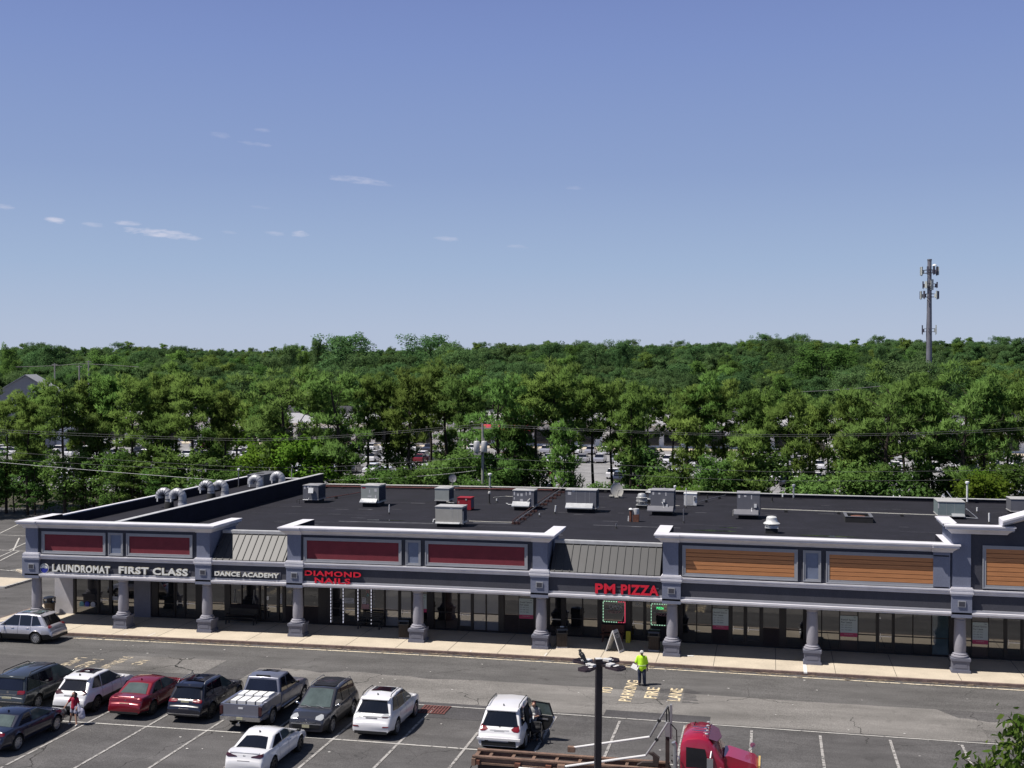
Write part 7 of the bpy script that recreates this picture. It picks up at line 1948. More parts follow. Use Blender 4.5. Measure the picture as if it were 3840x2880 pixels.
def np_mesh(name, V, F, mats, N=None):
    if N is not None:      # wind every leaf so that it faces along its soft clump normal
        V = np.asarray(V, dtype=np.float64); k = F.shape[1]
        q = V[F]; g = np.cross(q[:, 1] - q[:, 0], q[:, 2] - q[:, 0]); fl = (g * N[F[:, 0]]).sum(1) < 0
        F = np.where(fl[:, None], F[:, ::-1], F)
    V = np.asarray(V, dtype=np.float32); F = np.asarray(F, dtype=np.int32)
    me = bpy.data.meshes.new(name); k = F.shape[1]
    me.vertices.add(len(V)); me.vertices.foreach_set("co", V.ravel())
    me.loops.add(F.size); me.loops.foreach_set("vertex_index", F.ravel())
    me.polygons.add(len(F)); me.polygons.foreach_set("loop_start", np.arange(0, F.size, k, dtype=np.int32)); me.polygons.foreach_set("loop_total", np.full(len(F), k, dtype=np.int32))
    me.update(); me.validate()
    for m in mats: me.materials.append(MATS[m])
    if N is not None:
        me.polygons.foreach_set("use_smooth", [True] * len(me.polygons))
        me.normals_split_custom_set_from_vertices(np.asarray(N, dtype=np.float32))
    return me
def unit(v): return v / np.maximum(1e-9, np.linalg.norm(v, axis=-1, keepdims=True))
def needle_tufts(rng, P, D, L, w, n):
    """n narrow blades fanning from each point P along D"""
    N = len(P)
    Pn = np.repeat(P, n, 0); Dn = np.repeat(D, n, 0)
    d = unit(Dn + rng.normal(0, .62, (N * n, 3)))
    ln = L * rng.uniform(.7, 1.25, (N * n, 1))
    s = unit(np.cross(d, rng.normal(0, 1, (N * n, 3))))
    V = np.stack([Pn - s * w * .5, Pn + s * w * .5, Pn + d * ln * .7 + s * w * .45, Pn + d * ln], 1).reshape(-1, 3)
    return V, np.arange(len(V)).reshape(-1, 4)
def leaf_cards(rng, P, D, s):
    N = len(P)
    nrm = unit(D * .7 + np.array([0, 0, .5]) + rng.normal(0, .55, (N, 3)))
    a = unit(np.cross(nrm, rng.normal(0, 1, (N, 3)))); b = np.cross(nrm, a)
    sz = s * rng.uniform(.65, 1.3, (N, 1))
    V = np.stack([P - a * sz * .5, P + b * sz * .30, P + a * sz * .5, P - b * sz * .30], 1).reshape(-1, 3)
    return V, np.arange(len(V)).reshape(-1, 4)
def clump_points(rng, c, r, n, flat=.6, shell=.35):
    u = unit(rng.normal(0, 1, (n, 3))); rad = rng.uniform(shell, 1, (n, 1)) ** .5
    P = c + u * rad * np.array([r, r, r * flat])
    return P, u
class Tree:
    pass
def limb_tree(seed, h, crown0, spread, nl, clump_r, per, leaf, kind, mats, lean=(0, 0), trunk_r=.18, up=.25, gnarl=.25, topspread=.5, flat=.6, trunk_mat="bark", sub=4, shape=1.0, bare=0):
    rng = np.random.default_rng(seed)
    nseg = 9
    tp = []; off = np.zeros(2)
    for i in range(nseg + 1):
        t = i / nseg; off = off + rng.normal(0, gnarl * .18, 2) * (t > .15)
        tp.append(np.array([off[0] + lean[0] * t * t * h, off[1] + lean[1] * t * t * h, t * h * .94]))
    def at(t):
        k = min(nseg - 1, int(t * nseg)); f = t * nseg - k
        return tp[k] * (1 - f) + tp[k + 1] * f
    tr_mb = MB(); tr_mb.tube([Vector(p) for p in tp], [trunk_r * (1 - .80 * i / nseg) + .015 for i in range(nseg + 1)], 7)
    V = []; F = []; NN = []; o = 0
    def put(P, U, lf):
        nonlocal o
        ax = P.copy(); ax[:, 2] *= .25; ax = unit(ax)
        if kind == "pine": v, f = needle_tufts(rng, P, unit(U * .6 + np.array([0, 0, .9])), lf, lf * .20, 5)
        else: v, f = leaf_cards(rng, P, U, lf)
        nr = unit(U * .75 + ax * .5 + np.array([0, 0, .45]) + rng.normal(0, .40, U.shape))
        NN.append(np.repeat(nr, len(v) // len(P), 0))
        V.append(v); F.append(f + o); o += len(v)
    for i in range(nl):
        t = crown0 + (1 - crown0) * (i + rng.uniform(0, .9)) / nl
        a = i * 2.4 + rng.uniform(-.5, .5)
        k = (t - crown0) / max(1e-3, 1 - crown0)
        ln = spread * (math.sin(math.pi * min(1, (.25 + .62 * k) ** shape)) if kind != "pine" else (1 - k ** 1.7 * (1 - topspread))) * rng.uniform(.65, 1.12)
        p0 = at(t); d = np.array([math.cos(a), math.sin(a), up + rng.uniform(-.15, .3) + .55 * k])
        d = d / np.linalg.norm(d[:2])
        pts = [p0]; nsg = 4
        for j in range(1, nsg + 1):
            q = pts[-1] + d * ln / nsg + rng.normal(0, gnarl * .22, 3) * ln / nsg * 1.6
            pts.append(q)
        r0 = max(.018, trunk_r * (1 - .75 * t) * .42)
        tr_mb.tube([Vector(p) for p in pts], [r0 * (1 - .75 * j / nsg) for j in range(nsg + 1)], 5, cap=False)
        if rng.uniform() < bare: continue
        for s_ in range(sub):
            f = rng.uniform(.42, 1.05); kk = min(nsg - 1, int(f * nsg)); base = pts[kk] + (pts[kk + 1] - pts[kk]) * (f * nsg - kk)
            c = base + rng.normal(0, 1, 3) * np.array([1, 1, .45]) * ln * .20
            tr_mb.tube([Vector(base), Vector(c)], [r0 * .3, r0 * .15], 4, cap=False)
            cr = clump_r * rng.uniform(.6, 1.25)
            P, U = clump_points(rng, c, cr, max(4, int(per * (cr / clump_r) ** 2)), flat)
            put(P, U, leaf)
    P, U = clump_points(rng, at(1.0), clump_r * .9, per, flat * 1.2); put(P, U, leaf)
    V = np.concatenate(V); F = np.concatenate(F); NN = np.concatenate(NN)
    t = Tree(); t.h = float(V[:, 2].max()); t.w = float(np.abs(V[:, :2]).max())
    t.crown = np_mesh("crown", V, F, [mats], NN); t.trunk = tr_mb.mesh("trunk"); t.trunk.materials.append(MATS[trunk_mat])
    return t
PINES = [limb_tree(100 + i, hh, c0, sp, nl, .55, 16, .44, "pine", mt, lean=ln, trunk_r=.19, topspread=.55, sub=5, gnarl=g, up=.30) for i, (hh, c0, sp, nl, mt, ln, g) in enumerate([
    (14, .60, 2.3, 17, "needles", (0, 0), .25), (14, .66, 2.0, 15, "needles", (.03, 0), .3), (14, .72, 2.6, 13, "needles_olive", (-.04, 0), .4), (14, .50, 1.9, 19, "needles", (0, .02), .25),
    (14, .66, 2.4, 14, "needles_olive", (.05, 0), .45), (14, .75, 2.2, 12, "needles", (.0, 0), .3), (14, .54, 2.3, 19, "needles", (-.02, 0), .25)])]
PINES += [limb_tree(160 + i, 10, c0, sp, nl, .56, 15, .42, "pine", mt, lean=ln, trunk_r=.13, topspread=.5, sub=5, gnarl=g, up=.25) for i, (c0, sp, nl, mt, ln, g) in enumerate([
    (.30, 1.9, 18, "needles", (0, 0), .3), (.40, 2.2, 16, "needles_olive", (.03, 0), .35), (.22, 1.7, 19, "needles", (-.02, 0), .25)])]
BIGPINES = [limb_tree(140 + i, 15, c0, sp, nl, .74, 24, .50, "pine", mt, lean=ln, trunk_r=.34, topspread=.75, sub=6, gnarl=.75, up=.18, bare=br, flat=.5) for i, (c0, sp, nl, mt, ln, br) in enumerate([
    (.46, 4.0, 17, "needles_olive", (-.07, 0), .0), (.42, 3.7, 15, "needles_olive", (-.10, .02), .22), (.48, 4.4, 20, "needles_olive", (.03, 0), .0), (.40, 4.2, 19, "needles_olive", (.04, 0), .08)])]
SHRUBS = [limb_tree(200 + i, hh, c0, sp, nl, cr, per, lf, "leaf", mt, trunk_r=.09, up=.5, sub=5, gnarl=.3, shape=1.0, flat=.7, trunk_mat="bark_grey") for i, (hh, c0, sp, nl, cr, per, lf, mt) in enumerate([
    (7, .16, 2.6, 22, .75, 46, .30, "leaves"), (7, .12, 2.3, 20, .7, 44, .28, "leaves_bright"), (7, .22, 3.0, 24, .8, 44, .32, "leaves"), (7, .10, 2.4, 22, .8, 46, .30, "needles_olive"), (7, .15, 2.0, 20, .7, 44, .26, "leaves")])]
# layered trees of the left: flat tiers of foliage
LAYER = [limb_tree(230 + i, 10, .15, 4.2, 22, .95, 52, .30, "leaf", "leaves", trunk_r=.16, up=.05, sub=5, gnarl=.25, flat=.28, shape=.8) for i in range(2)]
OAKS = [limb_tree(260 + i, 18, c0, sp, nl, 1.5, 74, .48, "leaf", mt, trunk_r=.36, up=.55, sub=5, gnarl=.35, flat=.75, shape=1.0) for i, (c0, sp, nl, mt) in enumerate([
    (.28, 6.4, 26, "leaves_far"), (.25, 5.6, 26, "leaves_far"), (.34, 7.0, 26, "leaves_far"), (.22, 5.2, 24, "leaves")])]
FARPINES = [limb_tree(290 + i, 14, .42, 2.9, 18, .90, 26, .58, "pine", mt, trunk_r=.2, topspread=.5, sub=4, up=.35) for i, mt in enumerate(("leaves_far", "needles", "leaves_far"))]

def plant(proto, name, cat, label, x, y, h, group, rz=None, wid=1.0, rnd=random.Random(1), z=None):
    o = thing(name, label, cat, (x, y, terrain_z(x, y) if z is None else z), rnd.uniform(0, 6.28) if rz is None else rz, group)
    s = h / proto.h
    o.scale = (s * wid, s * wid, s)
    for nm, me in (("trunk", proto.trunk), ("crown", proto.crown)):
        q = bpy.data.objects.new(nm, me); C.objects.link(q); q.parent = o
    return o
def ray_xy(xn, yn, Y):
    """where the line of sight of a surveyed point crosses the vertical plane at distance Y"""
    d = cam.rotation_euler.to_matrix() @ Vector(((xn - 1920) / FPX, (1440 - yn) / FPX, -1))
    t = Y / d.y
    return d.x * t, CAMZ + d.z * t
K = 3840 / 2212.0
bpy.context.view_layer.update()
rnd = random.Random(77)
MARKS = [(0, "left parking lot"), (300, "gooseneck ducts"), (590, "black fire wall"), (740, "air conditioner with the red badge"), (900, "red roof cabinet"), (1040, "transformer pole"), (1170, "pipe rack"), (1290, "satellite dish"), (1400, "two round fans"), (1480, "white roof cabinet"), (1600, "lone grey air conditioner"), (1700, "galvanised flue"), (1850, "roof hatch"), (2000, "teal air conditioner"), (2140, "right hand gable")]
plist = []
for (xf, yt, k) in [(-40, 800, 0), (12, 838, 0), (58, 846, 3), (98, 826, 1), (138, 812, 0), (176, 815, 3), (216, 796, 6), (250, 806, 1), (282, 800, 6), (322, 826, 5), (352, 800, 1), (378, 775, 3), (418, 800, 0), (455, 812, 5), (490, 838, 1),
                    (548, 846, 5), (590, 806, 4), (632, 786, 'B0'), (688, 808, 5), (742, 792, 'B1'), (800, 806, 1), (836, 798, 0), (882, 790, 6), (926, 800, 1), (968, 770, 4), (1008, 806, 2), (1085, 792, 'B3'), (1128, 806, 1), (1160, 800, 5), (1192, 788, 0),
                    (1238, 766, 4), (1284, 806, 1), (1322, 815, 6), (1362, 818, 3), (1402, 830, 5), (1448, 842, 2), (1486, 830, 5), (1518, 796, 0), (1562, 812, 3), (1606, 838, 1), (1650, 830, 6), (1700, 836, 0), (1752, 852, 5), (1796, 856, 2), (1836, 842, 6),
                    (1868, 838, 1), (1912, 772, 'B2'), (1962, 808, 4), (2006, 800, 5), (2078, 772, 'B2'), (2128, 806, 4), (2176, 792, 0), (2222, 800, 1), (2270, 815, 0)]:
    plist.append((xf, yt, k, rnd.uniform(114, 124) if not isinstance(k, str) else 113))
for i in range(18):                                                       # a thinner second row
    xf = -60 + i * 130 + rnd.uniform(-22, 22); plist.append((xf, rnd.uniform(822, 868), rnd.choice([0, 1, 2, 3, 5, 6]), rnd.uniform(126, 140)))
for i in range(18):                                                       # younger pines of the middle storey
    xf = -50 + i * 128 + rnd.uniform(-18, 18); plist.append((xf, rnd.uniform(852, 925), rnd.choice([7, 8, 9]), rnd.uniform(109, 124)))
cnt = {}
rows = []
for (xf, yt, k, Y) in sorted(plist, key=lambda q: q[0]):
    mk = [m_ for a, m_ in MARKS if a <= max(0, xf)][-1]
    key = (mk, 2 if k in (7, 8, 9) else int(Y > 125)); cnt[key] = cnt.get(key, 0) + 1; rows.append((xf, yt, k, Y, mk, cnt[key], key))
ORD = ["first", "second", "third", "fourth", "fifth", "sixth", "seventh", "eighth", "ninth", "tenth", "eleventh", "twelfth"]
for (xf, yt, k, Y, mk, i, key) in rows:
    x, zt_ = ray_xy(xf * K, yt * K, Y)
    pr = BIGPINES[int(k[1])] if isinstance(k, str) else PINES[k]
    n = cnt[key]
    where = f"above the {mk}" if n == 1 else f"{ORD[i - 1]} from left above the {mk}"
    kind = "gnarled spreading pine" if isinstance(k, str) else "lower middle storey pine" if k > 6 else ("slim rear row pine" if Y > 125 else "front row pine")
    plant(pr, "pine_tree", "pine tree", f"{kind}, {where}", x, Y, zt_ - terrain_z(x, Y), "pitch pines along the back of the shop row", rnd=rnd, wid=rnd.uniform(.88, 1.12) if not isinstance(k, str) else 1.0, rz=(0.0 if isinstance(k, str) else None))
slist = []
for (xf, yt, k, Y) in [(-30, 940, 0, 116), (30, 965, 2, 118), (70, 930, 0, 121), (160, 960, 2, 116), (245, 955, 0, 114), (300, 930, 2, 118), (350, 970, 4, 113), (410, 955, 2, 113), (455, 1000, 0, 109), (500, 985, 4, 112), (560, 960, 1, 113),
                       (600, 950, 1, 111), (648, 945, 1, 110), (690, 960, 1, 112), (735, 1005, 3, 109), (780, 985, 0, 110), (830, 972, 2, 111), (880, 985, 0, 110), (930, 978, 3, 112), (975, 985, 3, 111), (1020, 960, 3, 115), (1075, 985, 4, 111), (1115, 950, 3, 116), (1160, 975, 4, 113),
                       (1205, 955, 2, 116), (1250, 980, 0, 112), (1295, 1020, 3, 109), (1345, 1015, 4, 110), (1395, 965, 3, 115), (1440, 985, 4, 112), (1500, 1005, 3, 110), (1548, 985, 0, 112), (1600, 955, 3, 116), (1650, 968, 3, 113), (1700, 950, 4, 115), (1745, 990, 3, 110),
                       (1790, 965, 0, 114), (1835, 955, 3, 115), (1880, 985, 4, 111), (1930, 1000, 3, 110), (1985, 985, 2, 112), (2040, 1000, 0, 109), (2090, 980, 3, 112), (2140, 1000, 1, 108), (2190, 985, 4, 110), (2240, 975, 0, 112), (515, 838, 1, 150), (1035, 1010, 0, 108), (1480, 1030, 1, 107), (860, 1020, 2, 107), (690, 1020, 0, 107), (1640, 1020, 0, 107), (2130, 1025, 1, 106.5)]:
    if xf > 1180 and k in (0, 2, 4) and rnd.random() < .55: continue
    slist.append((xf, yt, k, Y))
cnt2 = {}; rows = []
for q in sorted(slist, key=lambda q: q[0]):
    mk = [m_ for a, m_ in MARKS if a <= max(0, q[0])][-1]; cnt2[mk] = cnt2.get(mk, 0) + 1; rows.append((*q, mk, cnt2[mk]))
for (xf, yt, k, Y, mk, i) in rows:
    yt += rnd.uniform(-12, 40); x, zt_ = ray_xy(xf * K, yt * K, Y); n = cnt2[mk]
    tone = "yellow green bushy tree" if k == 1 else "dark needled bush" if k == 3 else "leafy green understory tree"
    where = f"above the {mk}" if n == 1 else f"{ORD[i - 1]} from left above the {mk}"
    tone = tone.replace("leafy green understory tree", "leafy understory tree")
    plant(SHRUBS[k], "bushy_tree", "tree", f"{tone} under pines, {where}", x, Y, zt_, "understory trees below the pines", rnd=rnd, wid=rnd.uniform(.95, 1.35), z=0)
for (xf, yt, Y, lab) in [(75, 985, 117, "broad tree with flat tiers of leaves at the left lot edge"), (185, 990, 116, "tiered tree left of the gooseneck ducts, second along the lot edge"), (285, 985, 114, "bright tiered tree just left of the gooseneck ducts"), (-25, 1000, 118, "tiered tree cut off by the left edge of the photo"), (372, 1005, 112, "tiered tree directly behind the first gooseneck duct")]:
    x, zt_ = ray_xy(xf * K, yt * K, Y); plant(LAYER[int(xf) % 2], "tiered_tree", "tree", lab, x, Y, zt_, "tiered trees at the left lot edge", rnd=rnd, z=0)
# big crowns standing up against the sky
for (xn, yt, w, Y, k, lab) in [(1300, 1240, 205, 430, 0, "tallest broad oak on the skyline, left of centre"), (1190, 1262, 70, 436, 1, "slender loose crown just left of the tallest skyline oak"), (1620, 1250, 200, 440, 2, "second tall broad oak on the skyline, right of the tallest"), (1085, 1288, 100, 470, 1, "low rounded skyline crown left of the slender one"),
                               (2060, 1277, 130, 470, 0, "rounded skyline crown above the pipe rack"), (2150, 1272, 90, 450, 3, "paler skyline crown above the satellite dish"), (2235, 1281, 110, 480, 2, "flat topped skyline crown right of the paler one"), (2335, 1277, 70, 460, 1, "dark upright skyline crown above the round fans"), (2460, 1288, 120, 520, 0, "skyline crown above the white roof cabinet"), (2610, 1286, 120, 520, 2, "broad skyline crown above the lone grey air conditioner"),
                               (655, 1293, 90, 480, 1, "small dark skyline crown above the fire wall"), (520, 1306, 100, 500, 0, "low skyline crown above the goosenecks"), (30, 1280, 80, 420, 3, "thin skyline crown at the left edge"), (190, 1288, 120, 440, 1, "skyline crown right of the left edge"), (385, 1310, 170, 380, 3, "broad bright green crown below the skyline at the left"), (3080, 1282, 230, 330, 3, "wide pale oak left of the mobile phone mast"), (3300, 1288, 50, 420, 1, "narrow pointed dark crown left of the mobile phone mast"), (3010, 1286, 120, 420, 0, "skyline crown behind the wide pale oak"), (3620, 1345, 160, 300, 3, "bright oak right of the mobile phone mast"), (3440, 1336, 190, 272, 0, "dark green oak hiding the foot of the mobile phone mast"), (3540, 1350, 130, 275, 2, "green oak just right of the mast foot")]:
    x, zt_ = ray_xy(xn, yt, Y); tz = terrain_z(x, Y); h = zt_ - tz; pr = OAKS[k]
    plant(pr, "oak_tree", "oak tree", lab, x, Y, h, "tall crowns against the sky", rnd=rnd, wid=(w * Y / FPX / 2) / (pr.w * h / pr.h) * 1.5)
# nearest trees of the far wood, one by one
def wood_pos(n, y0, y1, seed, sp):
    rg = random.Random(seed); pts = []; grid = {}
    tries = 0
    while len(pts) < n and tries < n * 60:
        tries += 1
        y = y0 + (y1 - y0) * rg.random() ** .8; x = rg.uniform(-.72 * y - 30, .30 * y + 30)
        s = sp * (1 + max(0, y - 400) / 900)
        c = (int(x // s), int(y // s), s > sp * 1.2)
        if c in grid: continue
        grid[c] = 1; pts.append((x, y))
    return pts
near = sorted(wood_pos(210, 284, 345, 5, 5.0), key=lambda p: p[1])
for i, (x, y) in enumerate(near):
    far = rnd.random() < .62
    pr = rnd.choice(FARPINES) if far else rnd.choice(OAKS)
    plant(pr, "pine_tree" if far else "oak_tree", "tree", "green crown at the near edge of the far wood, above the pine row" if not far else "dark conifer at the near edge of the far wood, above the pine row", x, y, rnd.uniform(12, 15.5) if far else rnd.uniform(12.5, 16), "oaks at the edge of the far wood" if not far else "conifers at the edge of the far wood", rnd=rnd)
# the rest of the wood reads as one mass
pts = wood_pos(13000, 345, 1150, 9, 6.0)
me = bpy.data.meshes.new("forest")
me.vertices.add(len(pts)); me.vertices.foreach_set("co", np.array([(x, y, terrain_z(x, y) - .4) for x, y in pts], dtype=np.float32).ravel())
at_s = me.attributes.new("tree_scale", 'FLOAT', 'POINT'); at_r = me.attributes.new("tree_turn", 'FLOAT', 'POINT'); at_i = me.attributes.new("tree_kind", 'INT', 'POINT')
rg = np.random.default_rng(4); n = len(pts)
kinds = np.where(rg.uniform(size=n) < .62, rg.integers(0, 3, n), rg.integers(3, 7, n)).astype(np.int32)
pa = np.array(pts)
lowf = np.sin(pa[:, 0] * .031 + 1.7 * np.sin(pa[:, 1] * .013)) * np.sin(pa[:, 1] * .021 + pa[:, 0] * .012)
at_s.data.foreach_set("value", (rg.uniform(.70, 1.05, n) + .16 * lowf + .35 * (rg.uniform(size=n) > .96)).astype(np.float32)); at_r.data.foreach_set("value", rg.uniform(0, 6.28, n).astype(np.float32)); at_i.data.foreach_set("value", kinds)
fo = bpy.data.objects.new("forest", me); C.objects.link(fo); tag(fo, "unbroken wood of mixed pines and oaks rising to the skyline", "forest", kind="stuff")
pc = bpy.data.collections.new("wood_kinds")
for i, pr in enumerate(FARPINES + OAKS):
    q = bpy.data.objects.new(f"crown_kind_{chr(97 + i)}", pr.crown); pc.objects.link(q)
    if i >= 3: q.scale = (.80, .80, .80)
ng = bpy.data.node_groups.new("plant_wood", 'GeometryNodeTree')
ng.interface.new_socket("Geometry", in_out='INPUT', socket_type='NodeSocketGeometry'); ng.interface.new_socket("Geometry", in_out='OUTPUT', socket_type='NodeSocketGeometry')
gi = ng.nodes.new("NodeGroupInput"); go = ng.nodes.new("NodeGroupOutput"); ip = ng.nodes.new("GeometryNodeInstanceOnPoints"); ci = ng.nodes.new("GeometryNodeCollectionInfo")
ci.inputs["Collection"].default_value = pc; ci.inputs["Separate Children"].default_value = True; ci.inputs["Reset Children"].default_value = False
ip.inputs["Pick Instance"].default_value = True
def named(nm, t):
    k = ng.nodes.new("GeometryNodeInputNamedAttribute"); k.data_type = t; k.inputs[0].default_value = nm
    return [s_ for s_ in k.outputs if s_.enabled][0]
cx = ng.nodes.new("ShaderNodeCombineXYZ"); ng.links.new(named("tree_turn", 'FLOAT'), cx.inputs[2])
ng.links.new(gi.outputs[0], ip.inputs["Points"]); ng.links.new(ci.outputs[0], ip.inputs["Instance"]); ng.links.new(named("tree_kind", 'INT'), ip.inputs["Instance Index"]); ng.links.new(cx.outputs[0], ip.inputs["Rotation"]); ng.links.new(named("tree_scale", 'FLOAT'), ip.inputs["Scale"]); ng.links.new(ip.outputs[0], go.inputs[0])
md = fo.modifiers.new("plant_wood", 'NODES'); md.node_group = ng

# undergrowth along the foot of the pines
rg = np.random.default_rng(12)
nP = 15000
P = np.stack([rg.uniform(-110, 45, nP), 106 + 34 * rg.uniform(0, 1, nP) ** 1.4, rg.uniform(.1, 1, nP) ** 1.5 * 2.2], 1)
P[:, 1] += np.where(P[:, 0] < -50, 13, 0)
v, f = leaf_cards(rg, P, unit(rg.normal(0, 1, (nP, 3))), .42)
uo = bpy.data.objects.new("undergrowth", np_mesh("undergrowth", v, f, ["leaves"])); C.objects.link(uo); tag(uo, "low green undergrowth carpeting the foot of the pine row", "undergrowth", kind="stuff")

# the tree whose twigs reach into the lower right corner
o = thing("street_tree", "leafy tree whose twigs reach in at the lower right corner", "tree", (6.6, 18.6, 0))
b = MB(); b.tube([(0, 0, 0), (.1, 0, 3.5), (0, .1, 6.5), (-.2, 0, 9.2)], [.2, .16, .11, .03], 9)
rng = np.random.default_rng(31)
P = []; U = []
SPR = [(3782, 2687, .20), (3816, 2690, .18), (3808, 2708, .2), (3767, 2735, .24), (3793, 2741, .15), (3827, 2727, .22), (3832, 2763, .22), (3717, 2806, .26), (3800, 2798, .30), (3771, 2810, .2), (3748, 2846, .28), (3807, 2843, .22), (3609, 2843, .16), (3632, 2848, .14), (3659, 2855, .16), (3690, 2868, .2), (3725, 2876, .24), (3823, 2868, .26), (3860, 2700, .3), (3870, 2780, .4), (3780, 2890, .3), (3850, 2850, .35)]
hub = Vector((6.2, 18.4, 8.4)) - o.location
for k, (xn, yn, r) in enumerate(SPR):
    Y = 18.0 + (k * 37 % 11) * .12; x, z = ray_xy(xn, yn, Y); c = Vector((x, Y, z)) - o.location
    b.tube([hub + (c - hub) * .25 + Vector((0, 0, -.1)), hub.lerp(c, .7), c], [.03, .014, .006], 5)
    n = int(44 * r / .2 * .62)
    for q in range(n):
        t = rng.uniform(-.6, 1); base = np.array(c - (c - hub).normalized() * .5 * r * 2 * (1 - t)); P.append(base + rng.normal(0, r * .42, 3)); U.append(rng.normal(0, 1, 3))
for q in range(26):
    a = q * 2.4; e_ = hub + Vector((2.6 * math.cos(a) * rng.uniform(.4, 1) + 1.0, 2.6 * math.sin(a) * rng.uniform(.4, 1) - .8, -2.2 + 2.2 * rng.uniform(0, 1)))
    b.tube([hub + Vector((0, 0, -2)), e_], [.04, .01], 5)
    for j in range(60): P.append(np.array(e_) + rng.normal(0, .5, 3)); U.append(rng.normal(0, 1, 3))
b.build("trunk", "bark", o)
P = np.array(P); U = unit(np.array(U)); N = len(P)
dr = unit(U * .8 + np.array([-.25, -.1, -.55])); sd = unit(np.cross(dr, rng.normal(0, 1, (N, 3)))); nn = np.cross(dr, sd); L_ = rng.uniform(.10, .17, (N, 1)); W_ = L_ * .24
V = np.stack([P, P + dr * L_ * .35 + sd * W_ + nn * .008, P + dr * L_ * .7 + sd * W_ * .7, P + dr * L_ - nn * .012, P + dr * L_ * .7 - sd * W_ * .7, P + dr * L_ * .35 - sd * W_ + nn * .008], 1).reshape(-1, 3)
q = bpy.data.objects.new("crown", np_mesh("crown", V, np.arange(len(V)).reshape(-1, 6), ["leaves_near"])); C.objects.link(q); q.parent = o

# ---------------------------------------------------------------- beyond the pines: another row of shops, its lot, a barn roofed house
mat("far_white", (0.80, 0.79, 0.79), rough=.8, var=.1, scale=.4); mat("far_roof", (0.035, 0.035, 0.042), rough=.9, var=.2, scale=.3); mat("far_glass", (0.014, 0.016, 0.02), rough=.1, var=.2); mat("far_beige", (0.36, 0.31, 0.25), rough=.9, var=.1)
mat("awning_red", (0.42, 0.012, 0.04), rough=.8, var=.08); mat("siding_grey", (0.22, 0.225, 0.25), rough=.9, var=.06); mat("shingle_grey", (0.26, 0.265, 0.28), rough=.9, var=.12)
asphalt("far_asphalt", (0.24, 0.235, 0.235), crack=0)
b = MB(); b.box(-260, 120, 141, 232, -.02, .006); b.build("parking_lot", "far_asphalt", kind="structure")
b = MB(); b.box(-260, 120, 232, 237.9, -.02, .16); b.build("sidewalk", "concrete", kind="structure")
def far_shop(x0, x1, y0, d, h, label, wallm, roofm="far_roof", awn=None, units=()):
    o = thing("far_shop", label, "building", ((x0 + x1) / 2, y0, 0))
    b = MB(); b.box(x0, x1, y0, y0 + d, 0, h); b.build("wall", wallm, o, world=True)
    b = MB(); b.box(x0 + .3, x1 - .3, y0 + .3, y0 + d - .3, h + .002, h + .06); b.build("roof", roofm, o, world=True)
    b = MB(); b.box(x0 - .2, x1 + .2, y0 - 1.4, y0 - .001, h - 1.9, h + .25); b.build("fascia", wallm, o, world=True)
    x = x0 + 1
    while x < x1 - 4:
        b = MB(); b.box(x, x + 3.4, y0 - .06, y0 - .003, .5, 3.4); b.build("window", "far_glass", o, world=True); x += 4.4
    b = MB(); b.prism([(y0 - 1.2, h + .252), (y0 + 3.0, h + 1.7), (y0 + 3.0, h + .252)], 'x', x0 + 6, x1 - 6); b.build("mansard", roofm, o, world=True)
    for (ux, uw) in units:
        b = MB(); b.box(ux, ux + uw, y0 + 5, y0 + 7.5, h + .06, h + 1.6); b.build("rooftop_unit", "hvac_top", o, world=True)
    if awn:
        b = MB(); b.prism([(y0 - 3.0, 3.3), (y0 - 1.42, 4.5), (y0 - 1.42, 3.3)], 'x', *awn); b.build("awning", "awning_red", o, world=True)
    return o
far_shop(-190, -122, 240, 26, 6.6, "long white shop row behind the pines at the far left", "far_white", units=((-160, 3), (-140, 2.4)))
far_shop(-118, -66, 238, 30, 6.4, "white shop row with dark mansard and rooftop machines behind the leaning pine", "far_white", units=((-98, 4.5), (-88, 3), (-76, 3)))
far_shop(-62, -34, 242, 24, 6.8, "pale shop with a wide red awning seen between the trunks", "far_white", awn=(-60, -48.2), units=((-50, 3), ))
far_shop(-31, 8, 241, 26, 6.5, "white shop row with dark glass front behind the satellite dish", "far_white", units=((-20, 3), (-6, 3)))
far_shop(11, 80, 240, 26, 6.2, "white shop row behind the pines at the far right", "far_white", units=((20, 3), (40, 4)))
x, z = ray_xy(70, 1440, 205)
o = thing("barn_house", "grey gabled barn roofed building at the left edge above the pines", "building", (x, 205, 0))
o.rotation_euler = (0, 0, math.radians(25))
hx, hz = ray_xy(95, 1408, 205); ex, ez = ray_xy(9, 1465, 205); o.location.x = hx; w = 5.2; ez = hz - w * .62
b = MB(); b.prism([(-w, 0), (w, 0), (w, ez), (0, hz - .1), (-w, ez)], 'y', -.01, 11.9); b.build("wall", "siding_grey", o)
b = MB()
for sg in (-1, 1): b.add([(0, -.4, hz), (sg * (w + .4), -.4, ez - .25), (sg * (w + .4), 12.4, ez - .25), (0, 12.4, hz), (0, -.4, hz + .18), (sg * (w + .4), -.4, ez - .07), (sg * (w + .4), 12.4, ez - .07), (0, 12.4, hz + .18)], [(0, 1, 2, 3), (4, 7, 6, 5), (0, 4, 5, 1), (1, 5, 6, 2), (2, 6, 7, 3)])
b.build("roof", "shingle_grey", o)
b = MB(); b.box(w + .02, w + 2.6, 3, 8, 0, ez - .6); b.build("side_wing", "far_white", o)
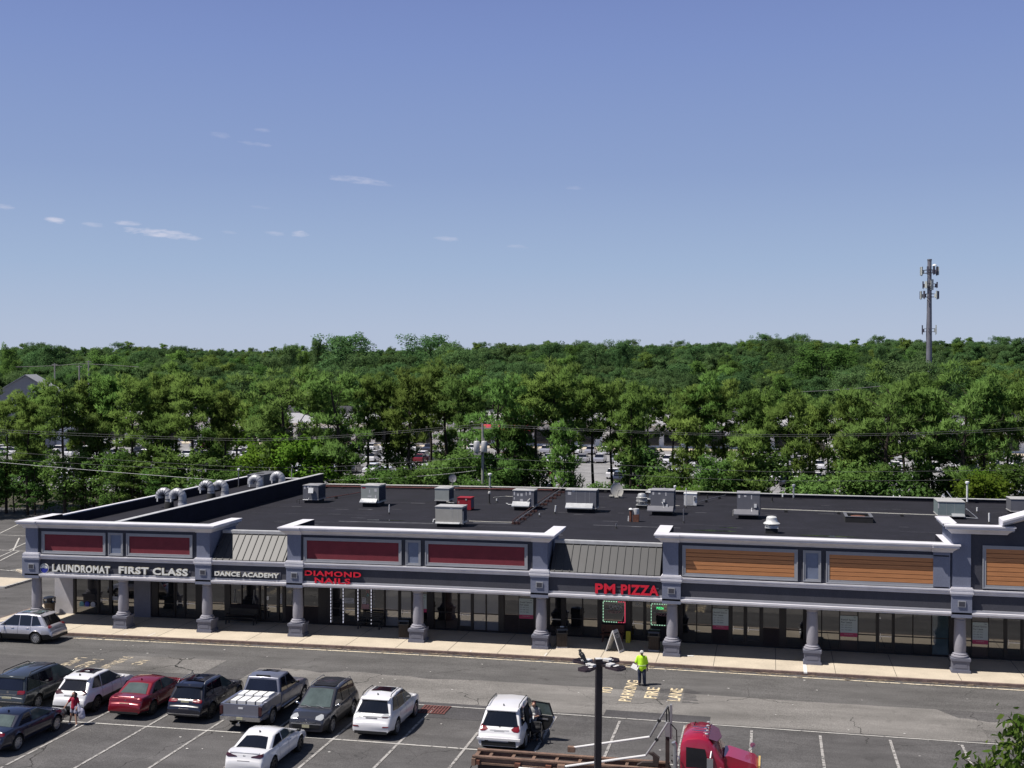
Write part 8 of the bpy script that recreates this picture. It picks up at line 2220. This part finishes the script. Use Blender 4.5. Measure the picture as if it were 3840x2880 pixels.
# cars of the far lot: too small to show parts
def far_car(col):
    b = MB(); b.mat(0)
    b.prism([(-2.3, .3), (2.3, .3), (2.3, .72), (1.4, .95), (-2.0, 1.0), (-2.3, .85)], 'x', -.9, .9)
    b.mat(1); b.prism([(-1.9, 1.001), (1.1, .97), (.4, 1.42), (-1.3, 1.45)], 'x', -.74, .74); b.mat(0); b.prism([(-1.3, 1.452), (.4, 1.422), (.3, 1.5), (-1.2, 1.52)], 'x', -.66, .66)
    b.mat(2)
    for sx in (-1, 1):
        for y in (-1.4, 1.4): b.lathe([(.32, -.1), (.32, .1)], (sx * .82, y, .32), 10, 'x')
    me = b.mesh("parked_car"); [me.materials.append(MATS[m_]) for m_ in (col, "car_glass", "rubber")]; return me
FC = {"white": far_car("car_white"), "silver": far_car("car_silver"), "red": far_car("car_red"), "dark": far_car("car_darkgrey")}
for row, (y, rz) in enumerate(((150, 0), (168, 0), (174, 0), (196, 0), (202, 0), (222, 0))):
    x = -150 + row * 1.3
    while x < 50:
        if rnd.random() < .62:
            cname = rnd.choices(["white", "silver", "red", "dark"], [.5, .22, .06, .22])[0]
            q = bpy.data.objects.new("parked_car", FC[cname]); C.objects.link(q); q.location = (x, y + rnd.uniform(-.4, .4), .01); q.rotation_euler = (0, 0, rnd.choice([0, math.pi]))
            tag(q, f"small {cname} car in the far lot seen through the pines", "car", f"{cname} cars in the far lot")
        x += 2.9
# ---------------------------------------------------------------- mast, poles, wires
mat("mast_steel", (0.17, 0.17, 0.20), rough=.6, metal=.2, var=.15, scale=.8); mat("antenna_pale", (0.42, 0.44, 0.42), rough=.6, var=.1); mat("antenna_dark", (0.06, 0.06, 0.085), rough=.6, var=.1)
TY = 285.0; tx, _ = ray_xy(3484, 1330, TY); _, tz1 = ray_xy(3484, 972, TY)
o = thing("mobile_phone_mast", "tall grey steel mast ringed with antennas above the wood at the right", "mast", (tx, TY, 0))
b = MB(); b.lathe([(.75, 0), (.62, tz1 * .55), (.46, tz1 - 2.0), (.46, tz1 - .35), (.52, tz1 - .3), (.52, tz1)], (0, 0, 0), 20); b.build("pole", "mast_steel", o, smooth=40)
b = MB(); b.tube([(-.62, -.2, 5), (-.55, -.2, tz1 * .5), (-.66, -.2, tz1 * .58), (-.52, -.2, tz1 * .7)], .05, 6); b.build("cable", "antenna_dark", o)
def tier(yn, R, ants, ring=True):
    _, z = ray_xy(3484, yn, TY)
    b = MB()
    for k in range(3):
        a0, a1 = k * 2.094 + .3, (k + 1) * 2.094 + .3
        p, q = (R * math.cos(a0), R * math.sin(a0)), (R * math.cos(a1), R * math.sin(a1))
        if ring:
            for dz in (-.35, .35): b.tube([(p[0], p[1], z + dz), (q[0], q[1], z + dz)], .05, 5)
        for dz in (-.35, .35): b.tube([(.4 * math.cos(a0), .4 * math.sin(a0), z + dz), (p[0], p[1], z + dz)], .06, 5)
    b.build("platform", "antenna_dark", o)
    for (a, r, hh, w, m_) in ants:
        b = MB(); c = (r * math.cos(a), r * math.sin(a), z + .1); b.cbox(c, (w * 1.25, .24, hh * 1.1), a + math.pi / 2); b.tube([(c[0] * .93, c[1] * .93, z - hh * .6), (c[0] * .93, c[1] * .93, z + hh * .62)], .04, 5)
        b.cbox((c[0] * .86, c[1] * .86, z - .1), (.46, .34, .8), a); b.build("antenna", m_, o)
tier(1018, 1.75, [(a, 1.95, 1.7, .32, m_) for a, m_ in ((.05, "antenna_pale"), (.5, "antenna_dark"), (5.6, "antenna_dark"), (2.6, "antenna_dark"), (3.1, "antenna_pale"), (3.6, "antenna_pale"), (4.4, "antenna_dark"), (5.1, "antenna_dark"))])
tier(1070, 1.6, [(.1, 1.7, 1.2, .3, "antenna_dark"), (5.2, 1.0, 2.2, .5, "antenna_pale"), (3.2, 1.4, 1.5, .3, "antenna_dark"), (3.9, 1.1, 1.4, .5, "antenna_pale")])
tier(1108, 1.9, [(a, 2.0, 1.6, .3, m_) for a, m_ in ((.0, "antenna_dark"), (.35, "antenna_dark"), (5.5, "antenna_pale"), (3.0, "antenna_dark"), (3.5, "antenna_pale"), (4.0, "antenna_dark"), (4.6, "antenna_dark"))])
tier(1238, 1.45, [(.0, 1.5, 1.9, .3, "antenna_pale"), (3.14, 1.5, 1.9, .22, "antenna_dark")], ring=False)
b = MB(); _, z = ray_xy(3484, 996, TY); b.lathe([(.5, -.15), (.45, .1), (.15, .25)], (1.0, -.8, z), 14); b.build("dish", "pvc_white", o, smooth=60)
# pole with transformers behind the roof
UY = 108.0; ux, _ = ray_xy(1810, 1700, UY); _, ut = ray_xy(1810, 1588, UY)
mat("pole_wood", (0.26, 0.25, 0.24), rough=.9, var=.15); mat("transformer", (0.46, 0.46, 0.46), rough=.5, metal=.2, var=.08); mat("wire", (0.11, 0.11, 0.115), rough=.6, var=0); mat("wire_bright", (0.5, 0.5, 0.5), rough=.5, var=0)
o = thing("utility_pole", "grey utility pole carrying two transformer cans behind the roof", "utility pole", (ux, UY, 0))
b = MB(); b.tube([(0, 0, 0), (0, 0, ut)], [.17, .10], 10); b.build("pole", "pole_wood", o)
_, z0 = ray_xy(1810, 1694, UY); _, z1 = ray_xy(1810, 1654, UY)
for sx in (-.50, .22):
    b = MB(); b.lathe([(.26, z0), (.29, z0 + .04), (.29, z1 - .05), (.25, z1), (.05, z1 + .04)], (sx, -.28, 0), 16); b.build("transformer", "transformer", o, smooth=40)
    b = MB(); b.tube([(sx, -.28, z1), (sx, -.28, z1 + .32)], .05, 7); b.build("insulator", "pole_wood", o)
b = MB(); b.box(-.75, -.05, -.5, -.1, z0 - .28, z0 - .05); b.box(-.9, .9, -.06, .06, ut - .5, ut - .38); b.build("crossarm", "pole_wood", o)
b = MB(); b.tube([(.05, .0, z0 - .2), (1.7, -.6, 0)], .02, 5); b.build("guy_wire", "wire", o)
def wire(label, pts, r=.013, m="wire", Y=UY):
    P = [(*((lambda q: (q[0], Y, q[1]))(ray_xy(x, y, Y))),) for x, y in pts]
    # smooth the sag
    Q = []
    for i in range(len(P) - 1):
        for t in range(6): Q.append(Vector(P[i]).lerp(Vector(P[i + 1]), t / 6))
    Q.append(Vector(P[-1]))
    for _ in range(8): Q = [Q[0]] + [(Q[i - 1] + Q[i] * 2 + Q[i + 1]) / 4 for i in range(1, len(Q) - 1)] + [Q[-1]]
    b = MB(); b.tube(Q, r, 5); tag(b.build("overhead_wire", m), label, "wire")
wire("upper wire running left from the transformer pole top", [(-200, 1600), (0, 1612), (480, 1633), (960, 1649), (1264, 1636), (1810, 1590)])
wire("second wire just below the upper one, left of the transformer pole", [(-200, 1609), (0, 1620), (480, 1642), (960, 1655), (1264, 1643), (1810, 1598)])
wire("upper wire running right from the transformer pole top", [(1810, 1590), (2354, 1617), (2880, 1633), (3530, 1622), (3840, 1604), (4100, 1585)])
wire("second wire just below the upper one, right of the transformer pole", [(1810, 1598), (2354, 1623), (2880, 1640), (3530, 1629), (3840, 1612), (4100, 1592)])
wire("lower wire left of the transformer pole", [(-200, 1680), (0, 1693), (480, 1728), (960, 1756), (1264, 1752), (1802, 1714)])
wire("lowest wire but one, left of the transformer pole", [(-200, 1708), (0, 1721), (480, 1750), (960, 1768), (1400, 1764), (1785, 1751)])
wire("lower wire right of the transformer pole", [(1810, 1717), (2400, 1748), (2880, 1772), (3400, 1768), (3840, 1762), (4100, 1755)])
wire("lowest wire right of the transformer pole", [(1810, 1752), (2400, 1784), (2880, 1805), (3400, 1803), (3840, 1796), (4100, 1790)])
wire("bright service cable dropping to the long cabinet on the left roof", [(-200, 1715), (0, 1734), (456, 1773), (825, 1801)], .022, "wire_bright")
wire("short cable reaching the rear parapet near the fire wall", [(1215, 1801), (1400, 1796), (1640, 1782), (1785, 1764)], .014, "wire_bright")
for (xn, y0, y1, Y, lab) in ((205, 1362, 1440, 235, "distant pole above the pines right of the barn roof"), (332, 1352, 1440, 245, "second distant pole, right of the first"), (297, 1370, 1440, 240, "low street lamp between the two distant poles"), (1155, 1450, 1520, 260, "bare pole rising behind the far shop roofs")):
    x, za = ray_xy(xn, y0, Y)
    o = thing("utility_pole", lab, "utility pole", (x, Y, 0)); b = MB(); b.tube([(0, 0, 0), (0, 0, za)], .15, 8); b.build("pole", "pole_wood", o)
    b = MB(); b.box(-.7, .7, -.06, .06, za - .35, za - .22); b.build("crossarm", "pole_wood", o)
wire("far wire strung between the distant poles at the left", [(60, 1376), (205, 1372), (300, 1363), (400, 1368), (520, 1376)], .05, "wire", 238)
wire("far wire crossing the gap left of the mast", [(2990, 1470), (3150, 1462), (3300, 1448), (3420, 1438)], .04, "wire", 170)
